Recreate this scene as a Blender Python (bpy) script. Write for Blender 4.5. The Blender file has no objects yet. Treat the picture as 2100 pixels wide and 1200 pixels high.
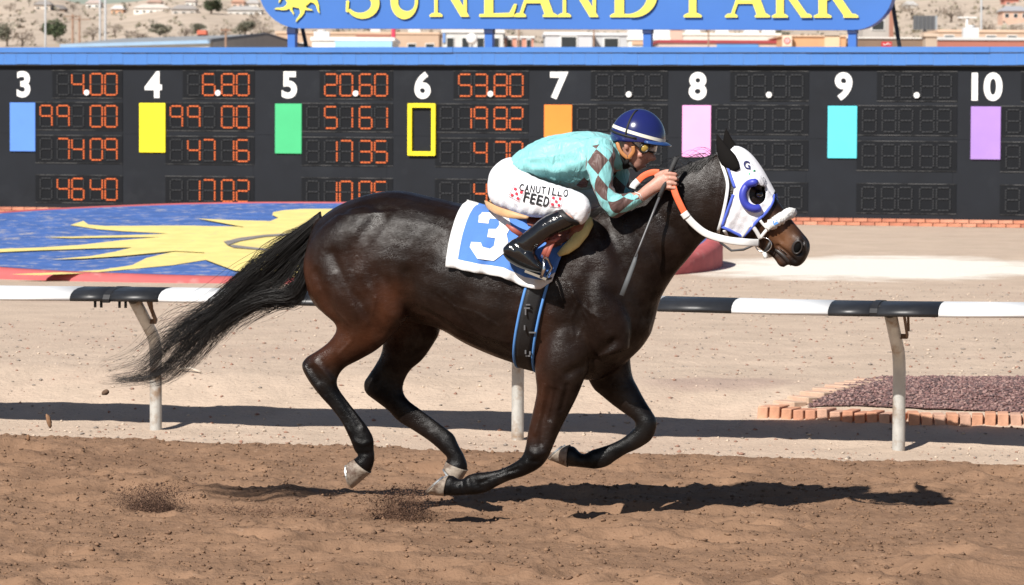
import bpy, bmesh, math, random
import numpy as np
from mathutils import Vector, Matrix
from mathutils.bvhtree import BVHTree

random.seed(7)
RNG = np.random.RandomState(11)
SC = bpy.context.scene
COL = SC.collection

# ------------------------------------------------------------------ camera
FPX = 7500.0                     # focal length in photo pixels (2100 wide)
CAM_H = 2.02
PITCH = math.atan(370.0 / FPX)
ROLL = 10.0 / 2100.0
CAM_P = Vector((0.0, 0.0, CAM_H))
_F = Vector((0, math.cos(PITCH), -math.sin(PITCH)))
_U0 = Vector((0, math.sin(PITCH), math.cos(PITCH)))
_R0 = Vector((1, 0, 0))
_U = _U0 * math.cos(ROLL) - _R0 * math.sin(ROLL)
_R = _R0 * math.cos(ROLL) + _U0 * math.sin(ROLL)
cam_d = bpy.data.cameras.new('camera')
cam = bpy.data.objects.new('camera', cam_d)
COL.objects.link(cam)
cam_d.sensor_width = 36.0
cam_d.lens = 36.0 * FPX / 2100.0
cam_d.clip_start = 0.5
cam_d.clip_end = 9000.0
cam.matrix_world = Matrix(((_R.x, _U.x, -_F.x, CAM_P.x), (_R.y, _U.y, -_F.y, CAM_P.y),
                           (_R.z, _U.z, -_F.z, CAM_P.z), (0, 0, 0, 1)))
cam_d.dof.use_dof = True
cam_d.dof.focus_distance = 17.7
cam_d.dof.aperture_fstop = 10.0
SC.camera = cam

# ------------------------------------------------------------------ sky, sun, exposure
SUN_DIR = Vector((0.62, 0.95, -1.0)).normalized()      # the way the light travels
SUN_EL = math.asin(-SUN_DIR.z)
SUN_AZ = math.atan2(-SUN_DIR.x, -SUN_DIR.y)
wd = bpy.data.worlds.new('World')
SC.world = wd
wd.use_nodes = True
_nt = wd.node_tree
_sky = _nt.nodes.new('ShaderNodeTexSky')
_sky.sky_type = 'NISHITA'
_sky.sun_disc = False
_sky.sun_elevation = SUN_EL
_sky.sun_rotation = SUN_AZ
_sky.altitude = 1100.0
_sky.dust_density = 1.2
_bg = _nt.nodes['Background']
_bg.inputs['Strength'].default_value = 0.05
_nt.links.new(_sky.outputs['Color'], _bg.inputs['Color'])
sun_d = bpy.data.lights.new('sun', 'SUN')
sun_d.energy = 4.9
sun_d.angle = math.radians(0.53)
sun_d.color = (1.0, 0.955, 0.89)
sun = bpy.data.objects.new('sun', sun_d)
COL.objects.link(sun)
sun.rotation_euler = SUN_DIR.to_track_quat('-Z', 'Y').to_euler()
sun.location = (-8, -12, 25)
SC.view_settings.view_transform = 'Standard'
SC.view_settings.look = 'None'
SC.view_settings.gamma = 1.0
SC.view_settings.use_curve_mapping = False
SC.view_settings.exposure = 0.45
SC.cycles.max_bounces = 6
SC.cycles.diffuse_bounces = 3
SC.cycles.glossy_bounces = 3
SC.cycles.transmission_bounces = 4
SC.cycles.transparent_max_bounces = 8
SC.cycles.caustics_reflective = False
SC.cycles.caustics_refractive = False

# ------------------------------------------------------------------ picking points of the place from the photo
def ray(px, py):
    return (_F * FPX + _R * (px - 1050.0) - _U * (py - 600.0)).normalized()
def hit(px, py, P, N):
    d = ray(px, py)
    return CAM_P + d * ((P - CAM_P).dot(N) / d.dot(N))
def at_depth(px, py, Y):
    d = ray(px, py)
    return CAM_P + d * (Y / d.y)
def flat(px, py, z=0.0):
    return hit(px, py, Vector((0, 0, z)), Vector((0, 0, 1)))
def pix(P):
    v = Vector(P) - CAM_P
    return (1050 + FPX * v.dot(_R) / v.dot(_F), 600 - FPX * v.dot(_U) / v.dot(_F))

# ------------------------------------------------------------------ mesh helpers
class MB:
    """collects shapes, then links them as ONE mesh object"""
    def __init__(s):
        s.v = []; s.f = []; s.m = []; s.uv = {}; s.mi = 0; s.sm = []
        s.smooth = False
    def vert(s, p):
        s.v.append((p[0], p[1], p[2])); return len(s.v) - 1
    def face(s, idx, uv=None):
        if uv is not None: s.uv[len(s.f)] = uv
        s.f.append(tuple(idx)); s.m.append(s.mi); s.sm.append(s.smooth)
    def box(s, c, ax, ay, az):
        """centre and three half axes"""
        c = Vector(c); ax = Vector(ax); ay = Vector(ay); az = Vector(az)
        b = len(s.v)
        for k in (-1, 1):
            for j in (-1, 1):
                for i in (-1, 1):
                    s.vert(c + ax * i + ay * j + az * k)
        for q in ((0, 2, 3, 1), (4, 5, 7, 6), (0, 1, 5, 4), (2, 6, 7, 3), (0, 4, 6, 2), (1, 3, 7, 5)):
            s.face([b + i for i in q])
    def bar(s, p, q, w, h=None, side=None):
        p = Vector(p); q = Vector(q); d = (q - p)
        side = Vector(side) if side is not None else (Vector((0, 0, 1)) if abs(d.normalized().z) < .9 else Vector((1, 0, 0)))
        a = d.cross(side).normalized(); b2 = a.cross(d).normalized()
        s.box((p + q) / 2, d / 2, a * w / 2, b2 * (h or w) / 2)
    def tube(s, pts, r, n=10, cap=True, flat_=1.0, side=None):
        pts = [Vector(p) for p in pts]
        rs = r if hasattr(r, '__len__') else [r] * len(pts)
        b = len(s.v); up = Vector(side) if side is not None else Vector((0.13, 0.9, 0.41)).normalized()
        old = s.smooth; s.smooth = True
        for i, p in enumerate(pts):
            d = (pts[min(i + 1, len(pts) - 1)] - pts[max(i - 1, 0)]).normalized()
            a = d.cross(up)
            if a.length < 1e-5: a = d.cross(Vector((1, 0, 0)))
            a.normalize(); c = a.cross(d).normalized()
            for k in range(n):
                t = 2 * math.pi * k / n
                s.vert(p + a * (math.cos(t) * rs[i]) + c * (math.sin(t) * rs[i] * flat_))
        for i in range(len(pts) - 1):
            for k in range(n):
                s.face((b + i * n + k, b + i * n + (k + 1) % n, b + (i + 1) * n + (k + 1) % n, b + (i + 1) * n + k))
        if cap:
            s.smooth = False
            s.face([b + k for k in range(n)][::-1]); s.face([b + (len(pts) - 1) * n + k for k in range(n)])
        s.smooth = old
    def ring_loft(s, rings, cap=True, uvs=None):
        b = len(s.v); n = len(rings[0])
        for r in rings:
            for p in r: s.vert(p)
        for i in range(len(rings) - 1):
            for k in range(n):
                k2 = (k + 1) % n
                uv = None
                if uvs is not None:
                    u0, u1 = k / n, (k + 1) / n; v0, v1 = uvs[i], uvs[i + 1]
                    uv = ((u0, v0), (u1, v0), (u1, v1), (u0, v1))
                s.face((b + i * n + k, b + i * n + k2, b + (i + 1) * n + k2, b + (i + 1) * n + k), uv)
        if cap:
            for i, flip in ((0, True), (len(rings) - 1, False)):
                c = s.vert(sum((Vector(p) for p in rings[i]), Vector()) / n)
                for k in range(n):
                    t = (b + i * n + k, b + i * n + (k + 1) % n, c)
                    s.face(t[::-1] if flip else t)
    def prism(s, poly, off, back=True):
        """a flat outline (points in order) given thickness by the vector off; front at poly"""
        off = Vector(off); n = len(poly); b = len(s.v)
        for p in poly: s.vert(p)
        for p in poly: s.vert(Vector(p) + off)
        s.face([b + k for k in range(n)])
        if back: s.face([b + n + k for k in range(n)][::-1])
        for k in range(n):
            s.face((b + k, b + n + k, b + n + (k + 1) % n, b + (k + 1) % n))
    def grid(s, P):
        """rows of points"""
        b = len(s.v); R_, C_ = len(P), len(P[0])
        for r in P:
            for p in r: s.vert(p)
        for i in range(R_ - 1):
            for j in range(C_ - 1):
                s.face((b + i * C_ + j, b + i * C_ + j + 1, b + (i + 1) * C_ + j + 1, b + (i + 1) * C_ + j))
    def mesh(s, name, mats):
        me = bpy.data.meshes.new(name)
        me.from_pydata(s.v, [], s.f)
        for m in (mats if isinstance(mats, (list, tuple)) else [mats]): me.materials.append(m)
        me.polygons.foreach_set('material_index', s.m)
        me.polygons.foreach_set('use_smooth', [bool(x) for x in s.sm])
        if s.uv:
            ul = me.uv_layers.new(name='UVMap')
            for fi, uv in s.uv.items():
                st = me.polygons[fi].loop_start
                for k, c in enumerate(uv): ul.data[st + k].uv = c
        me.update()
        return me
    def build(s, name, mats, parent=None):
        return put(name, s.mesh(name, mats), parent)

def put(name, me, parent=None):
    o = bpy.data.objects.new(name, me)
    COL.objects.link(o)
    if parent is not None: adopt(o, parent)
    return o
WORLD = {}
def adopt(o, parent):
    o.parent = parent
    o.matrix_parent_inverse = Matrix.Translation(-WORLD.get(parent.name, Vector()))
    WORLD[o.name] = Vector()
def thing(name, label, cat, loc=(0, 0, 0), group=None):
    o = bpy.data.objects.new(name, None)
    o.empty_display_size = 0.2
    COL.objects.link(o)
    o.location = loc
    WORLD[o.name] = Vector(loc)
    tag(o, label, cat, group)
    return o
def tag(o, label=None, cat=None, group=None, kind=None):
    if label: o['label'] = label
    if cat: o['category'] = cat
    if group: o['group'] = group
    if kind: o['kind'] = kind
    return o
def fix_normals(o):
    bm = bmesh.new(); bm.from_mesh(o.data)
    bmesh.ops.recalc_face_normals(bm, faces=bm.faces)
    bm.to_mesh(o.data); bm.free()
def bevel(o, w, seg=2):
    bm = bmesh.new(); bm.from_mesh(o.data)
    bmesh.ops.bevel(bm, geom=[e for e in bm.edges if e.is_manifold and e.calc_face_angle(0) > .5], offset=w, segments=seg, affect='EDGES', clamp_overlap=True)
    bm.to_mesh(o.data); bm.free()

# ------------------------------------------------------------------ value noise in numpy
def _hash(ix, iy, seed):
    h = (ix.astype(np.int64) * 374761393 + iy.astype(np.int64) * 668265263 + seed * 1442695041) & 0xFFFFFFFF
    h = ((h ^ (h >> 13)) * 1274126177) & 0xFFFFFFFF
    return ((h ^ (h >> 16)) & 0xFFFF) / 65535.0
def vnoise(x, y, seed=0):
    x = np.asarray(x, float); y = np.asarray(y, float)
    ix = np.floor(x); iy = np.floor(y); fx = x - ix; fy = y - iy
    fx = fx * fx * (3 - 2 * fx); fy = fy * fy * (3 - 2 * fy)
    a = _hash(ix, iy, seed); b = _hash(ix + 1, iy, seed); c = _hash(ix, iy + 1, seed); d = _hash(ix + 1, iy + 1, seed)
    return (a + (b - a) * fx) * (1 - fy) + (c + (d - c) * fx) * fy - 0.5
def fbm(x, y, seed=0, octv=4, gain=0.5):
    t = 0; a = 1.0
    for k in range(octv):
        t = t + a * vnoise(np.asarray(x) * 2 ** k, np.asarray(y) * 2 ** k, seed + k * 17); a *= gain
    return t
def sstep(a, b, x):
    t = np.clip((np.asarray(x, float) - a) / (b - a), 0, 1)
    return t * t * (3 - 2 * t)

# ------------------------------------------------------------------ materials
MATS = {}
def mat(name, col, rough=0.6, metal=0.0, var=0.12, scale=6.0, bump=0.0, bscale=60.0, spec=0.5, coat=0.0, sheen=0.0, emit=None, estr=0.0,
        col2=None, c2scale=2.0, c2lo=0.5, c2hi=0.62, rvar=0.0, trans=0.0, stretch=None, coatr=0.05):
    """Principled surface with noise-varied colour, optional second colour in patches, optional fine bump"""
    if name in MATS: return MATS[name]
    m = bpy.data.materials.new(name); m.use_nodes = True
    nt = m.node_tree; N = nt.nodes; L = nt.links
    b = N['Principled BSDF']
    tc = N.new('ShaderNodeTexCoord'); src = tc.outputs['Object']
    if stretch:
        mp = N.new('ShaderNodeMapping'); mp.inputs['Scale'].default_value = stretch
        L.new(src, mp.inputs['Vector']); src = mp.outputs['Vector']
    def noise(sc, det=4.0, rg=0.6):
        n = N.new('ShaderNodeTexNoise'); n.inputs['Scale'].default_value = sc
        n.inputs['Detail'].default_value = det; n.inputs['Roughness'].default_value = rg
        L.new(src, n.inputs['Vector']); return n
    c = (*col, 1.0)
    out = None
    if var > 0:
        n = noise(scale)
        r = N.new('ShaderNodeMapRange'); r.inputs['From Min'].default_value = .3; r.inputs['From Max'].default_value = .7
        r.inputs['To Min'].default_value = 1 - var; r.inputs['To Max'].default_value = 1 + var
        L.new(n.outputs['Fac'], r.inputs['Value'])
        mx = N.new('ShaderNodeMix'); mx.data_type = 'RGBA'; mx.blend_type = 'MULTIPLY'; mx.inputs[0].default_value = 1.0
        mx.inputs[6].default_value = c
        cb = N.new('ShaderNodeCombineColor')
        for k in range(3): L.new(r.outputs['Result'], cb.inputs[k])
        L.new(cb.outputs['Color'], mx.inputs[7]); out = mx.outputs[2]
    if col2 is not None:
        n2 = noise(c2scale, 6.0, .65)
        r2 = N.new('ShaderNodeMapRange'); r2.inputs['From Min'].default_value = c2lo; r2.inputs['From Max'].default_value = c2hi
        L.new(n2.outputs['Fac'], r2.inputs['Value'])
        mx = N.new('ShaderNodeMix'); mx.data_type = 'RGBA'
        L.new(r2.outputs['Result'], mx.inputs[0])
        if out is not None: L.new(out, mx.inputs[6])
        else: mx.inputs[6].default_value = c
        mx.inputs[7].default_value = (*col2, 1.0); out = mx.outputs[2]
    if out is not None: L.new(out, b.inputs['Base Color'])
    else: b.inputs['Base Color'].default_value = c
    b.inputs['Roughness'].default_value = rough
    if rvar > 0:
        n3 = noise(scale * 1.7)
        r3 = N.new('ShaderNodeMapRange'); r3.inputs['From Min'].default_value = .3; r3.inputs['From Max'].default_value = .7
        r3.inputs['To Min'].default_value = max(.02, rough - rvar); r3.inputs['To Max'].default_value = min(1, rough + rvar)
        L.new(n3.outputs['Fac'], r3.inputs['Value']); L.new(r3.outputs['Result'], b.inputs['Roughness'])
    b.inputs['Metallic'].default_value = metal
    b.inputs['Specular IOR Level'].default_value = spec
    if coat: b.inputs['Coat Weight'].default_value = coat; b.inputs['Coat Roughness'].default_value = coatr
    if sheen: b.inputs['Sheen Weight'].default_value = sheen
    if trans: b.inputs['Transmission Weight'].default_value = trans
    if emit is not None:
        b.inputs['Emission Color'].default_value = (*emit, 1.0); b.inputs['Emission Strength'].default_value = estr
    if bump > 0:
        n4 = noise(bscale, 5.0, .6)
        bp = N.new('ShaderNodeBump'); bp.inputs['Strength'].default_value = 1.0; bp.inputs['Distance'].default_value = bump
        L.new(n4.outputs['Fac'], bp.inputs['Height']); L.new(bp.outputs['Normal'], b.inputs['Normal'])
    MATS[name] = m
    return m
def nodes_of(m): return m.node_tree.nodes, m.node_tree.links, m.node_tree.nodes['Principled BSDF']

def text_mesh(txt, size, bold=0.0, res=4):
    """outline of built-in lettering as a list of (verts2d, faces)"""
    cu = bpy.data.curves.new('lettering', 'FONT')
    cu.body = txt; cu.size = size; cu.offset = bold; cu.resolution_u = res
    cu.fill_mode = 'FRONT'
    ob = bpy.data.objects.new('lettering', cu)
    COL.objects.link(ob)
    dg = bpy.context.evaluated_depsgraph_get()
    me = bpy.data.meshes.new_from_object(ob.evaluated_get(dg))
    V = [tuple(v.co[:2]) for v in me.vertices]; Fc = [tuple(p.vertices) for p in me.polygons]
    bpy.data.objects.remove(ob); bpy.data.curves.remove(cu); bpy.data.meshes.remove(me)
    return V, Fc
# ------------------------------------------------------------------ the lie of the land
_a = flat(317, 882); _b = flat(1840, 924)
RAIL_U = (_b - _a).normalized()
RAIL_N = Vector((-RAIL_U.y, RAIL_U.x, 0))              # away from the camera
RAIL_O = flat(1063, 902)
RAIL_O = _a + RAIL_U * ((RAIL_O - _a).dot(RAIL_U))
Z3 = Vector((0, 0, 1))
BERM = 0.27
def sd_of(x, y):
    dx = x - RAIL_O.x; dy = y - RAIL_O.y
    return dx * RAIL_U.x + dy * RAIL_U.y, dx * RAIL_N.x + dy * RAIL_N.y
def sd_pt(s_, d_, z=0.0):
    return RAIL_O + RAIL_U * s_ + RAIL_N * d_ + Z3 * z
def ground_z(x, y, fine=True):
    s_, d_ = sd_of(np.asarray(x, float), np.asarray(y, float))
    edge = 0.20 * fbm(s_ * .55, d_ * .1, 5, 3) + .10 * fbm(s_ * 2.6, d_ * .4, 15, 3)
    z = BERM * sstep(-0.02 + edge, 1.65 + edge, d_)
    w = np.exp(-np.maximum(0, d_ - 1) / 6.0)
    z = z + .02 * fbm(s_ * 1.5, d_ * 1.5, 9, 4) * sstep(.05, .5, d_) * (.4 + w)
    return z
def ground_hit(px, py):
    d = ray(px, py); t0 = 10.0; t1 = t0
    while t1 < 400:
        t1 += .25
        P = CAM_P + d * t1
        if P.z < float(ground_z(P.x, P.y)): break
    t0 = t1 - .25
    for _ in range(22):
        tm = (t0 + t1) / 2; P = CAM_P + d * tm
        if P.z < float(ground_z(P.x, P.y)): t1 = tm
        else: t0 = tm
    return CAM_P + d * t1

def grid_mesh(xs, ys, fz, fn=None):
    """height field over track coordinates s (along the rail) and d (away from it)"""
    S, Dd = np.meshgrid(xs, ys)
    X = RAIL_O.x + RAIL_U.x * S + RAIL_N.x * Dd; Y = RAIL_O.y + RAIL_U.y * S + RAIL_N.y * Dd
    Zz = fz(S, Dd, X, Y)
    V = np.stack([X, Y, Zz], -1).reshape(-1, 3)
    nx, ny = len(xs), len(ys)
    i = np.arange(nx - 1)[None, :] + nx * np.arange(ny - 1)[:, None]
    Fq = np.stack([i, i + 1, i + 1 + nx, i + nx], -1).reshape(-1, 4)
    me = bpy.data.meshes.new('sheet')
    me.vertices.add(len(V)); me.vertices.foreach_set('co', V.ravel())
    me.loops.add(len(Fq) * 4); me.loops.foreach_set('vertex_index', Fq.ravel().astype(np.int32))
    me.polygons.add(len(Fq)); me.polygons.foreach_set('loop_start', np.arange(len(Fq), dtype=np.int32) * 4)
    me.polygons.foreach_set('use_smooth', np.ones(len(Fq), bool))
    me.update(calc_edges=True)
    return me
def spaced(*segs):
    out = []
    for a, b, st in segs:
        out += list(np.arange(a, b, st))
    out.append(segs[-1][1])
    return np.array(out)

# ---- infield ground material: pale desert grit with lighter and darker patches
def ground_material():
    m = mat('infield_grit', (0.50, 0.392, 0.305), rough=.95, var=.10, scale=2.2, bump=.012, bscale=26.0, spec=.15)
    N, L, b = nodes_of(m)
    src = b.inputs['Base Color'].links[0].from_socket
    geo = N.new('ShaderNodeNewGeometry')
    def mask_noise(sc, lo, hi, det=6.0):
        n = N.new('ShaderNodeTexNoise'); n.inputs['Scale'].default_value = sc; n.inputs['Detail'].default_value = det
        n.inputs['Roughness'].default_value = .7
        L.new(geo.outputs['Position'], n.inputs['Vector'])
        r = N.new('ShaderNodeMapRange'); r.inputs['From Min'].default_value = lo; r.inputs['From Max'].default_value = hi
        L.new(n.outputs['Fac'], r.inputs['Value']); return r.outputs['Result']
    def mixin(fac, col, src):
        mx = N.new('ShaderNodeMix'); mx.data_type = 'RGBA'; L.new(fac, mx.inputs[0]); L.new(src, mx.inputs[6]); mx.inputs[7].default_value = (*col, 1)
        return mx.outputs[2]
    def math_(op, a, b_):
        n = N.new('ShaderNodeMath'); n.operation = op
        for k, v in enumerate((a, b_)):
            if isinstance(v, (int, float)): n.inputs[k].default_value = v
            else: L.new(v, n.inputs[k])
        return n.outputs[0]
    src = mixin(math_('MULTIPLY', mask_noise(34.0, .60, .68), .55), (.16, .105, .085), src)      # darker grit
    src = mixin(math_('MULTIPLY', mask_noise(21.0, .62, .70), .6), (.62, .50, .39), src)        # pale grit
    src = mixin(math_('MULTIPLY', mask_noise(.35, .5, .68), .35), (.40, .285, .225), src)
    # track coordinates
    sep = N.new('ShaderNodeSeparateXYZ'); L.new(geo.outputs['Position'], sep.inputs[0])
    def lin(cx, cy, c0):
        return math_('ADD', math_('ADD', math_('MULTIPLY', sep.outputs['X'], cx), math_('MULTIPLY', sep.outputs['Y'], cy)), c0)
    # spilt lime: a long white stain behind the rail
    c = ground_hit(1800, 549); e1 = ground_hit(1420, 540); e2 = ground_hit(2300, 552)
    ax = (e2 - e1).normalized(); ay = Vector((-ax.y, ax.x, 0)); la = (e2 - e1).length / 2
    n_ = abs((ground_hit(1800, 524) - ground_hit(1800, 576)).dot(ay)) / 2
    A = lin(ax.x / la, ax.y / la, -(c.x * ax.x + c.y * ax.y) / la)
    B = lin(ay.x / n_, ay.y / n_, -(c.x * ay.x + c.y * ay.y) / n_)
    r2 = math_('ADD', math_('MULTIPLY', A, A), math_('MULTIPLY', B, B))
    wob = mask_noise(.9, .25, .75)
    r2 = math_('ADD', r2, math_('MULTIPLY', math_('SUBTRACT', wob, .5), 1.1))
    rr = N.new('ShaderNodeMapRange'); rr.inputs['From Min'].default_value = 1.05; rr.inputs['From Max'].default_value = .45
    L.new(r2, rr.inputs['Value'])
    src = mixin(math_('MULTIPLY', rr.outputs['Result'], .95), (.80, .75, .67), src)
    # faint damp mauve streak by the brick bed
    c = ground_hit(1480, 782); e = ground_hit(1650, 784)
    ax = (e - c).normalized(); ay = Vector((-ax.y, ax.x, 0)); la = (e - c).length
    n_ = max(.12, abs((ground_hit(1480, 771) - ground_hit(1480, 793)).dot(ay)) / 2)
    A = lin(ax.x / la, ax.y / la, -(c.x * ax.x + c.y * ax.y) / la)
    B = lin(ay.x / n_, ay.y / n_, -(c.x * ay.x + c.y * ay.y) / n_)
    r2 = math_('ADD', math_('MULTIPLY', A, A), math_('MULTIPLY', B, B))
    rr = N.new('ShaderNodeMapRange'); rr.inputs['From Min'].default_value = 1.2; rr.inputs['From Max'].default_value = .3
    L.new(r2, rr.inputs['Value'])
    src = mixin(math_('MULTIPLY', rr.outputs['Result'], .5), (.30, .21, .185), src)
    L.new(src, b.inputs['Base Color'])
    return m
M_GRIT = ground_material()

def infield_z(S, Dd, X, Y):
    z = ground_z(X, Y)
    z = z - .10 * sstep(-1.0, -1.7, Dd)                       # dips under the racetrack's loam
    near = (np.abs(S) < 4.5) & (Dd < 7)
    z = z + np.where(near, .010 * fbm(S * 9, Dd * 9, 31, 3), 0)
    # the far plain falls away a little, so the hills stand behind it
    return z
me = grid_mesh(spaced((-3000, -400, 200), (-400, -40, 20), (-40, -5, 1.0), (-5, 5, .035), (5, 40, 1.0), (40, 400, 20), (400, 3000, 200)),
               spaced((-1.9, 7, .05), (7, 60, .8), (60, 400, 20), (400, 4000, 200)), infield_z)
me.materials.append(M_GRIT)
tag(put('infield_ground', me), kind='structure')

# ---- racetrack loam
def track_material():
    m = mat('track_loam', (0.243, 0.147, 0.092), rough=.97, var=.16, scale=3.0, bump=.010, bscale=45.0, spec=.12)
    N, L, b = nodes_of(m)
    src = b.inputs['Base Color'].links[0].from_socket
    geo = N.new('ShaderNodeNewGeometry')
    mp = N.new('ShaderNodeMapping'); mp.vector_type = 'TEXTURE'
    mp.inputs['Rotation'].default_value = (0, 0, math.atan2(RAIL_U.y, RAIL_U.x))
    mp.inputs['Scale'].default_value = (3.2, .85, 1)
    L.new(geo.outputs['Position'], mp.inputs['Vector'])
    n = N.new('ShaderNodeTexNoise'); n.inputs['Scale'].default_value = 1.5; n.inputs['Detail'].default_value = 5; n.inputs['Roughness'].default_value = .65
    L.new(mp.outputs['Vector'], n.inputs['Vector'])
    r = N.new('ShaderNodeMapRange'); r.inputs['From Min'].default_value = .53; r.inputs['From Max'].default_value = .68
    r.inputs['To Max'].default_value = .55
    L.new(n.outputs['Fac'], r.inputs['Value'])
    mx = N.new('ShaderNodeMix'); mx.data_type = 'RGBA'
    L.new(r.outputs['Result'], mx.inputs[0]); L.new(src, mx.inputs[6]); mx.inputs[7].default_value = (.165, .095, .058, 1)
    n2 = N.new('ShaderNodeTexNoise'); n2.inputs['Scale'].default_value = 22; n2.inputs['Detail'].default_value = 5; n2.inputs['Roughness'].default_value = .7
    L.new(geo.outputs['Position'], n2.inputs['Vector'])
    r2 = N.new('ShaderNodeMapRange'); r2.inputs['From Min'].default_value = .60; r2.inputs['From Max'].default_value = .72; r2.inputs['To Max'].default_value = .55
    L.new(n2.outputs['Fac'], r2.inputs['Value'])
    mx2 = N.new('ShaderNodeMix'); mx2.data_type = 'RGBA'
    L.new(r2.outputs['Result'], mx2.inputs[0]); L.new(mx.outputs[2], mx2.inputs[6]); mx2.inputs[7].default_value = (.40, .27, .19, 1)
    L.new(mx2.outputs[2], b.inputs['Base Color'])
    return m
M_LOAM = track_material()
HOOF_PITS = []
for k in range(120):
    HOOF_PITS.append((RNG.uniform(-3.6, 3.6), RNG.uniform(-8.2, -1.6), RNG.uniform(.06, .16), RNG.uniform(.015, .045)))
def track_z(S, Dd, X, Y):
    e = .26 * fbm(S * .7, Dd * 0, 41, 4) + .12 * fbm(S * 4, Dd * 2, 43, 3)
    z = .030 + .008 * fbm(S * 1.6, Dd * 2.2, 51, 3) + .011 * fbm(S * 7, Dd * 8, 53, 3) + .012 * fbm(S * 24, Dd * 19, 59, 2)
    z = z + .0025 * np.sin((Dd + .06 * fbm(S * .8, Dd * .5, 63, 2)) * 2 * math.pi / .16) * np.clip(.6 + 2.5 * fbm(S * .5, Dd * .9, 65, 2), 0, 1)      # harrow lines
    cl = np.maximum(0, fbm(S * 14, Dd * 16, 57, 2) - .18)
    z = z + .035 * cl
    for (a, b_, r, h) in HOOF_PITS:
        q = ((S - a) / (r * 1.5)) ** 2 + ((Dd - b_) / r) ** 2
        z = z - np.where(q < 9, h * np.exp(-q) - h * .7 * np.exp(-(np.sqrt(q) - 1.6) ** 2 * 2.5), 0)
    # windrow of looser loam along the inner edge, fading under the pale strip
    z = z + .035 * np.exp(-((Dd + 1.55 + e) / .35) ** 2)
    z = z - .14 * sstep(-1.15, -.75, Dd + e * 1.0)
    return z
me = grid_mesh(spaced((-600, -60, 60), (-60, -9, 3), (-9, -3.6, .12), (-3.6, 3.6, .014), (3.6, 9, .12), (9, 60, 3), (60, 600, 60)),
               spaced((-26, -9.2, .3), (-9.2, -.55, .028)), track_z)
me.materials.append(M_LOAM)
tag(put('racetrack', me), kind='structure')

# ---- loose clods and pebbles: nobody could count them
def chunk_cloud(name, pts, sizes, mats, kind='stuff', flatten=.75, seed=3, mat_idx=None, coarse=False):
    base = [(1, 0, 0), (-1, 0, 0), (0, 1, 0), (0, -1, 0), (0, 0, 1), (0, 0, -1)]
    tri = [(0, 2, 4), (2, 1, 4), (1, 3, 4), (3, 0, 4), (2, 0, 5), (1, 2, 5), (3, 1, 5), (0, 3, 5)]
    bm = bmesh.new(); bmesh.ops.create_icosphere(bm, subdivisions=1, radius=1.0)
    B = np.array([v.co[:] for v in bm.verts]); Tq = np.array([[v.index for v in f.verts] for f in bm.faces]); bm.free()
    if coarse: B = np.array(base, float); Tq = np.array(tri)
    r = np.random.RandomState(seed); n = len(pts)
    J = 1 + .35 * (r.rand(n, len(B), 1) - .5) * 2
    an = r.rand(n) * 6.283
    sx = sizes * r.uniform(.7, 1.4, n); sy = sizes * r.uniform(.7, 1.3, n); sz = sizes * flatten * r.uniform(.6, 1.2, n)
    V = B[None] * J
    x = V[..., 0] * sx[:, None]; y = V[..., 1] * sy[:, None]; z = V[..., 2] * sz[:, None]
    X = x * np.cos(an)[:, None] - y * np.sin(an)[:, None] + pts[:, 0:1]
    Y = x * np.sin(an)[:, None] + y * np.cos(an)[:, None] + pts[:, 1:2]
    Z = z + pts[:, 2:3]
    V = np.stack([X, Y, Z], -1).reshape(-1, 3)
    Fq = (Tq[None] + (np.arange(n) * len(B))[:, None, None]).reshape(-1, 3)
    me = bpy.data.meshes.new(name)
    me.vertices.add(len(V)); me.vertices.foreach_set('co', V.ravel())
    me.loops.add(len(Fq) * 3); me.loops.foreach_set('vertex_index', Fq.ravel().astype(np.int32))
    me.polygons.add(len(Fq)); me.polygons.foreach_set('loop_start', np.arange(len(Fq), dtype=np.int32) * 3)
    for m in mats: me.materials.append(m)
    if len(mats) > 1:
        mi = np.repeat(r.randint(0, len(mats), n) if mat_idx is None else mat_idx, len(Tq)).astype(np.int32)
        me.polygons.foreach_set('material_index', mi)
    me.update(calc_edges=True)
    return me
M_CLOD = mat('clod_loam', (0.175, 0.108, 0.072), rough=.98, var=.3, scale=9, bump=.006, bscale=60, spec=.1)
M_CLOD2 = mat('clod_loam_dry', (0.31, 0.19, 0.12), rough=.98, var=.25, scale=9, bump=.006, bscale=60, spec=.1)
n = 26000
S = RNG.uniform(-3.5, 3.5, n); D_ = RNG.uniform(-8.8, -1.25, n)
P_ = np.stack([RAIL_O.x + RAIL_U.x * S + RAIL_N.x * D_, RAIL_O.y + RAIL_U.y * S + RAIL_N.y * D_], -1)
sz = .0030 + .0110 * RNG.rand(n) ** 4.0
big = RNG.rand(n) < .006; sz[big] = RNG.uniform(.010, .020, big.sum())
zz = track_z(S, D_, P_[:, 0], P_[:, 1]) + sz * .25
me = chunk_cloud('loam_clods', np.column_stack([P_, zz]), sz, [M_CLOD, M_LOAM], coarse=True)
tag(put('loam_clods', me), 'small loose clods of brown loam strewn over the racetrack', 'soil', kind='stuff')
M_PEB = [mat('pebble_pale', (.52, .42, .33), rough=.9, var=.2, scale=30), mat('pebble_red', (.30, .165, .12), rough=.9, var=.2, scale=30),
         mat('pebble_grey', (.26, .22, .19), rough=.9, var=.2, scale=30)]
n = 16000
S = RNG.uniform(-6, 6, n); D_ = -1.0 + 17 * RNG.rand(n) ** 1.6
P_ = np.stack([RAIL_O.x + RAIL_U.x * S + RAIL_N.x * D_, RAIL_O.y + RAIL_U.y * S + RAIL_N.y * D_], -1)
sz = .0035 + .014 * RNG.rand(n) ** 4
zz = ground_z(P_[:, 0], P_[:, 1]) + sz * .2
me = chunk_cloud('pebbles', np.column_stack([P_, zz]), sz, M_PEB, flatten=.6, seed=5, coarse=True)
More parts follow.
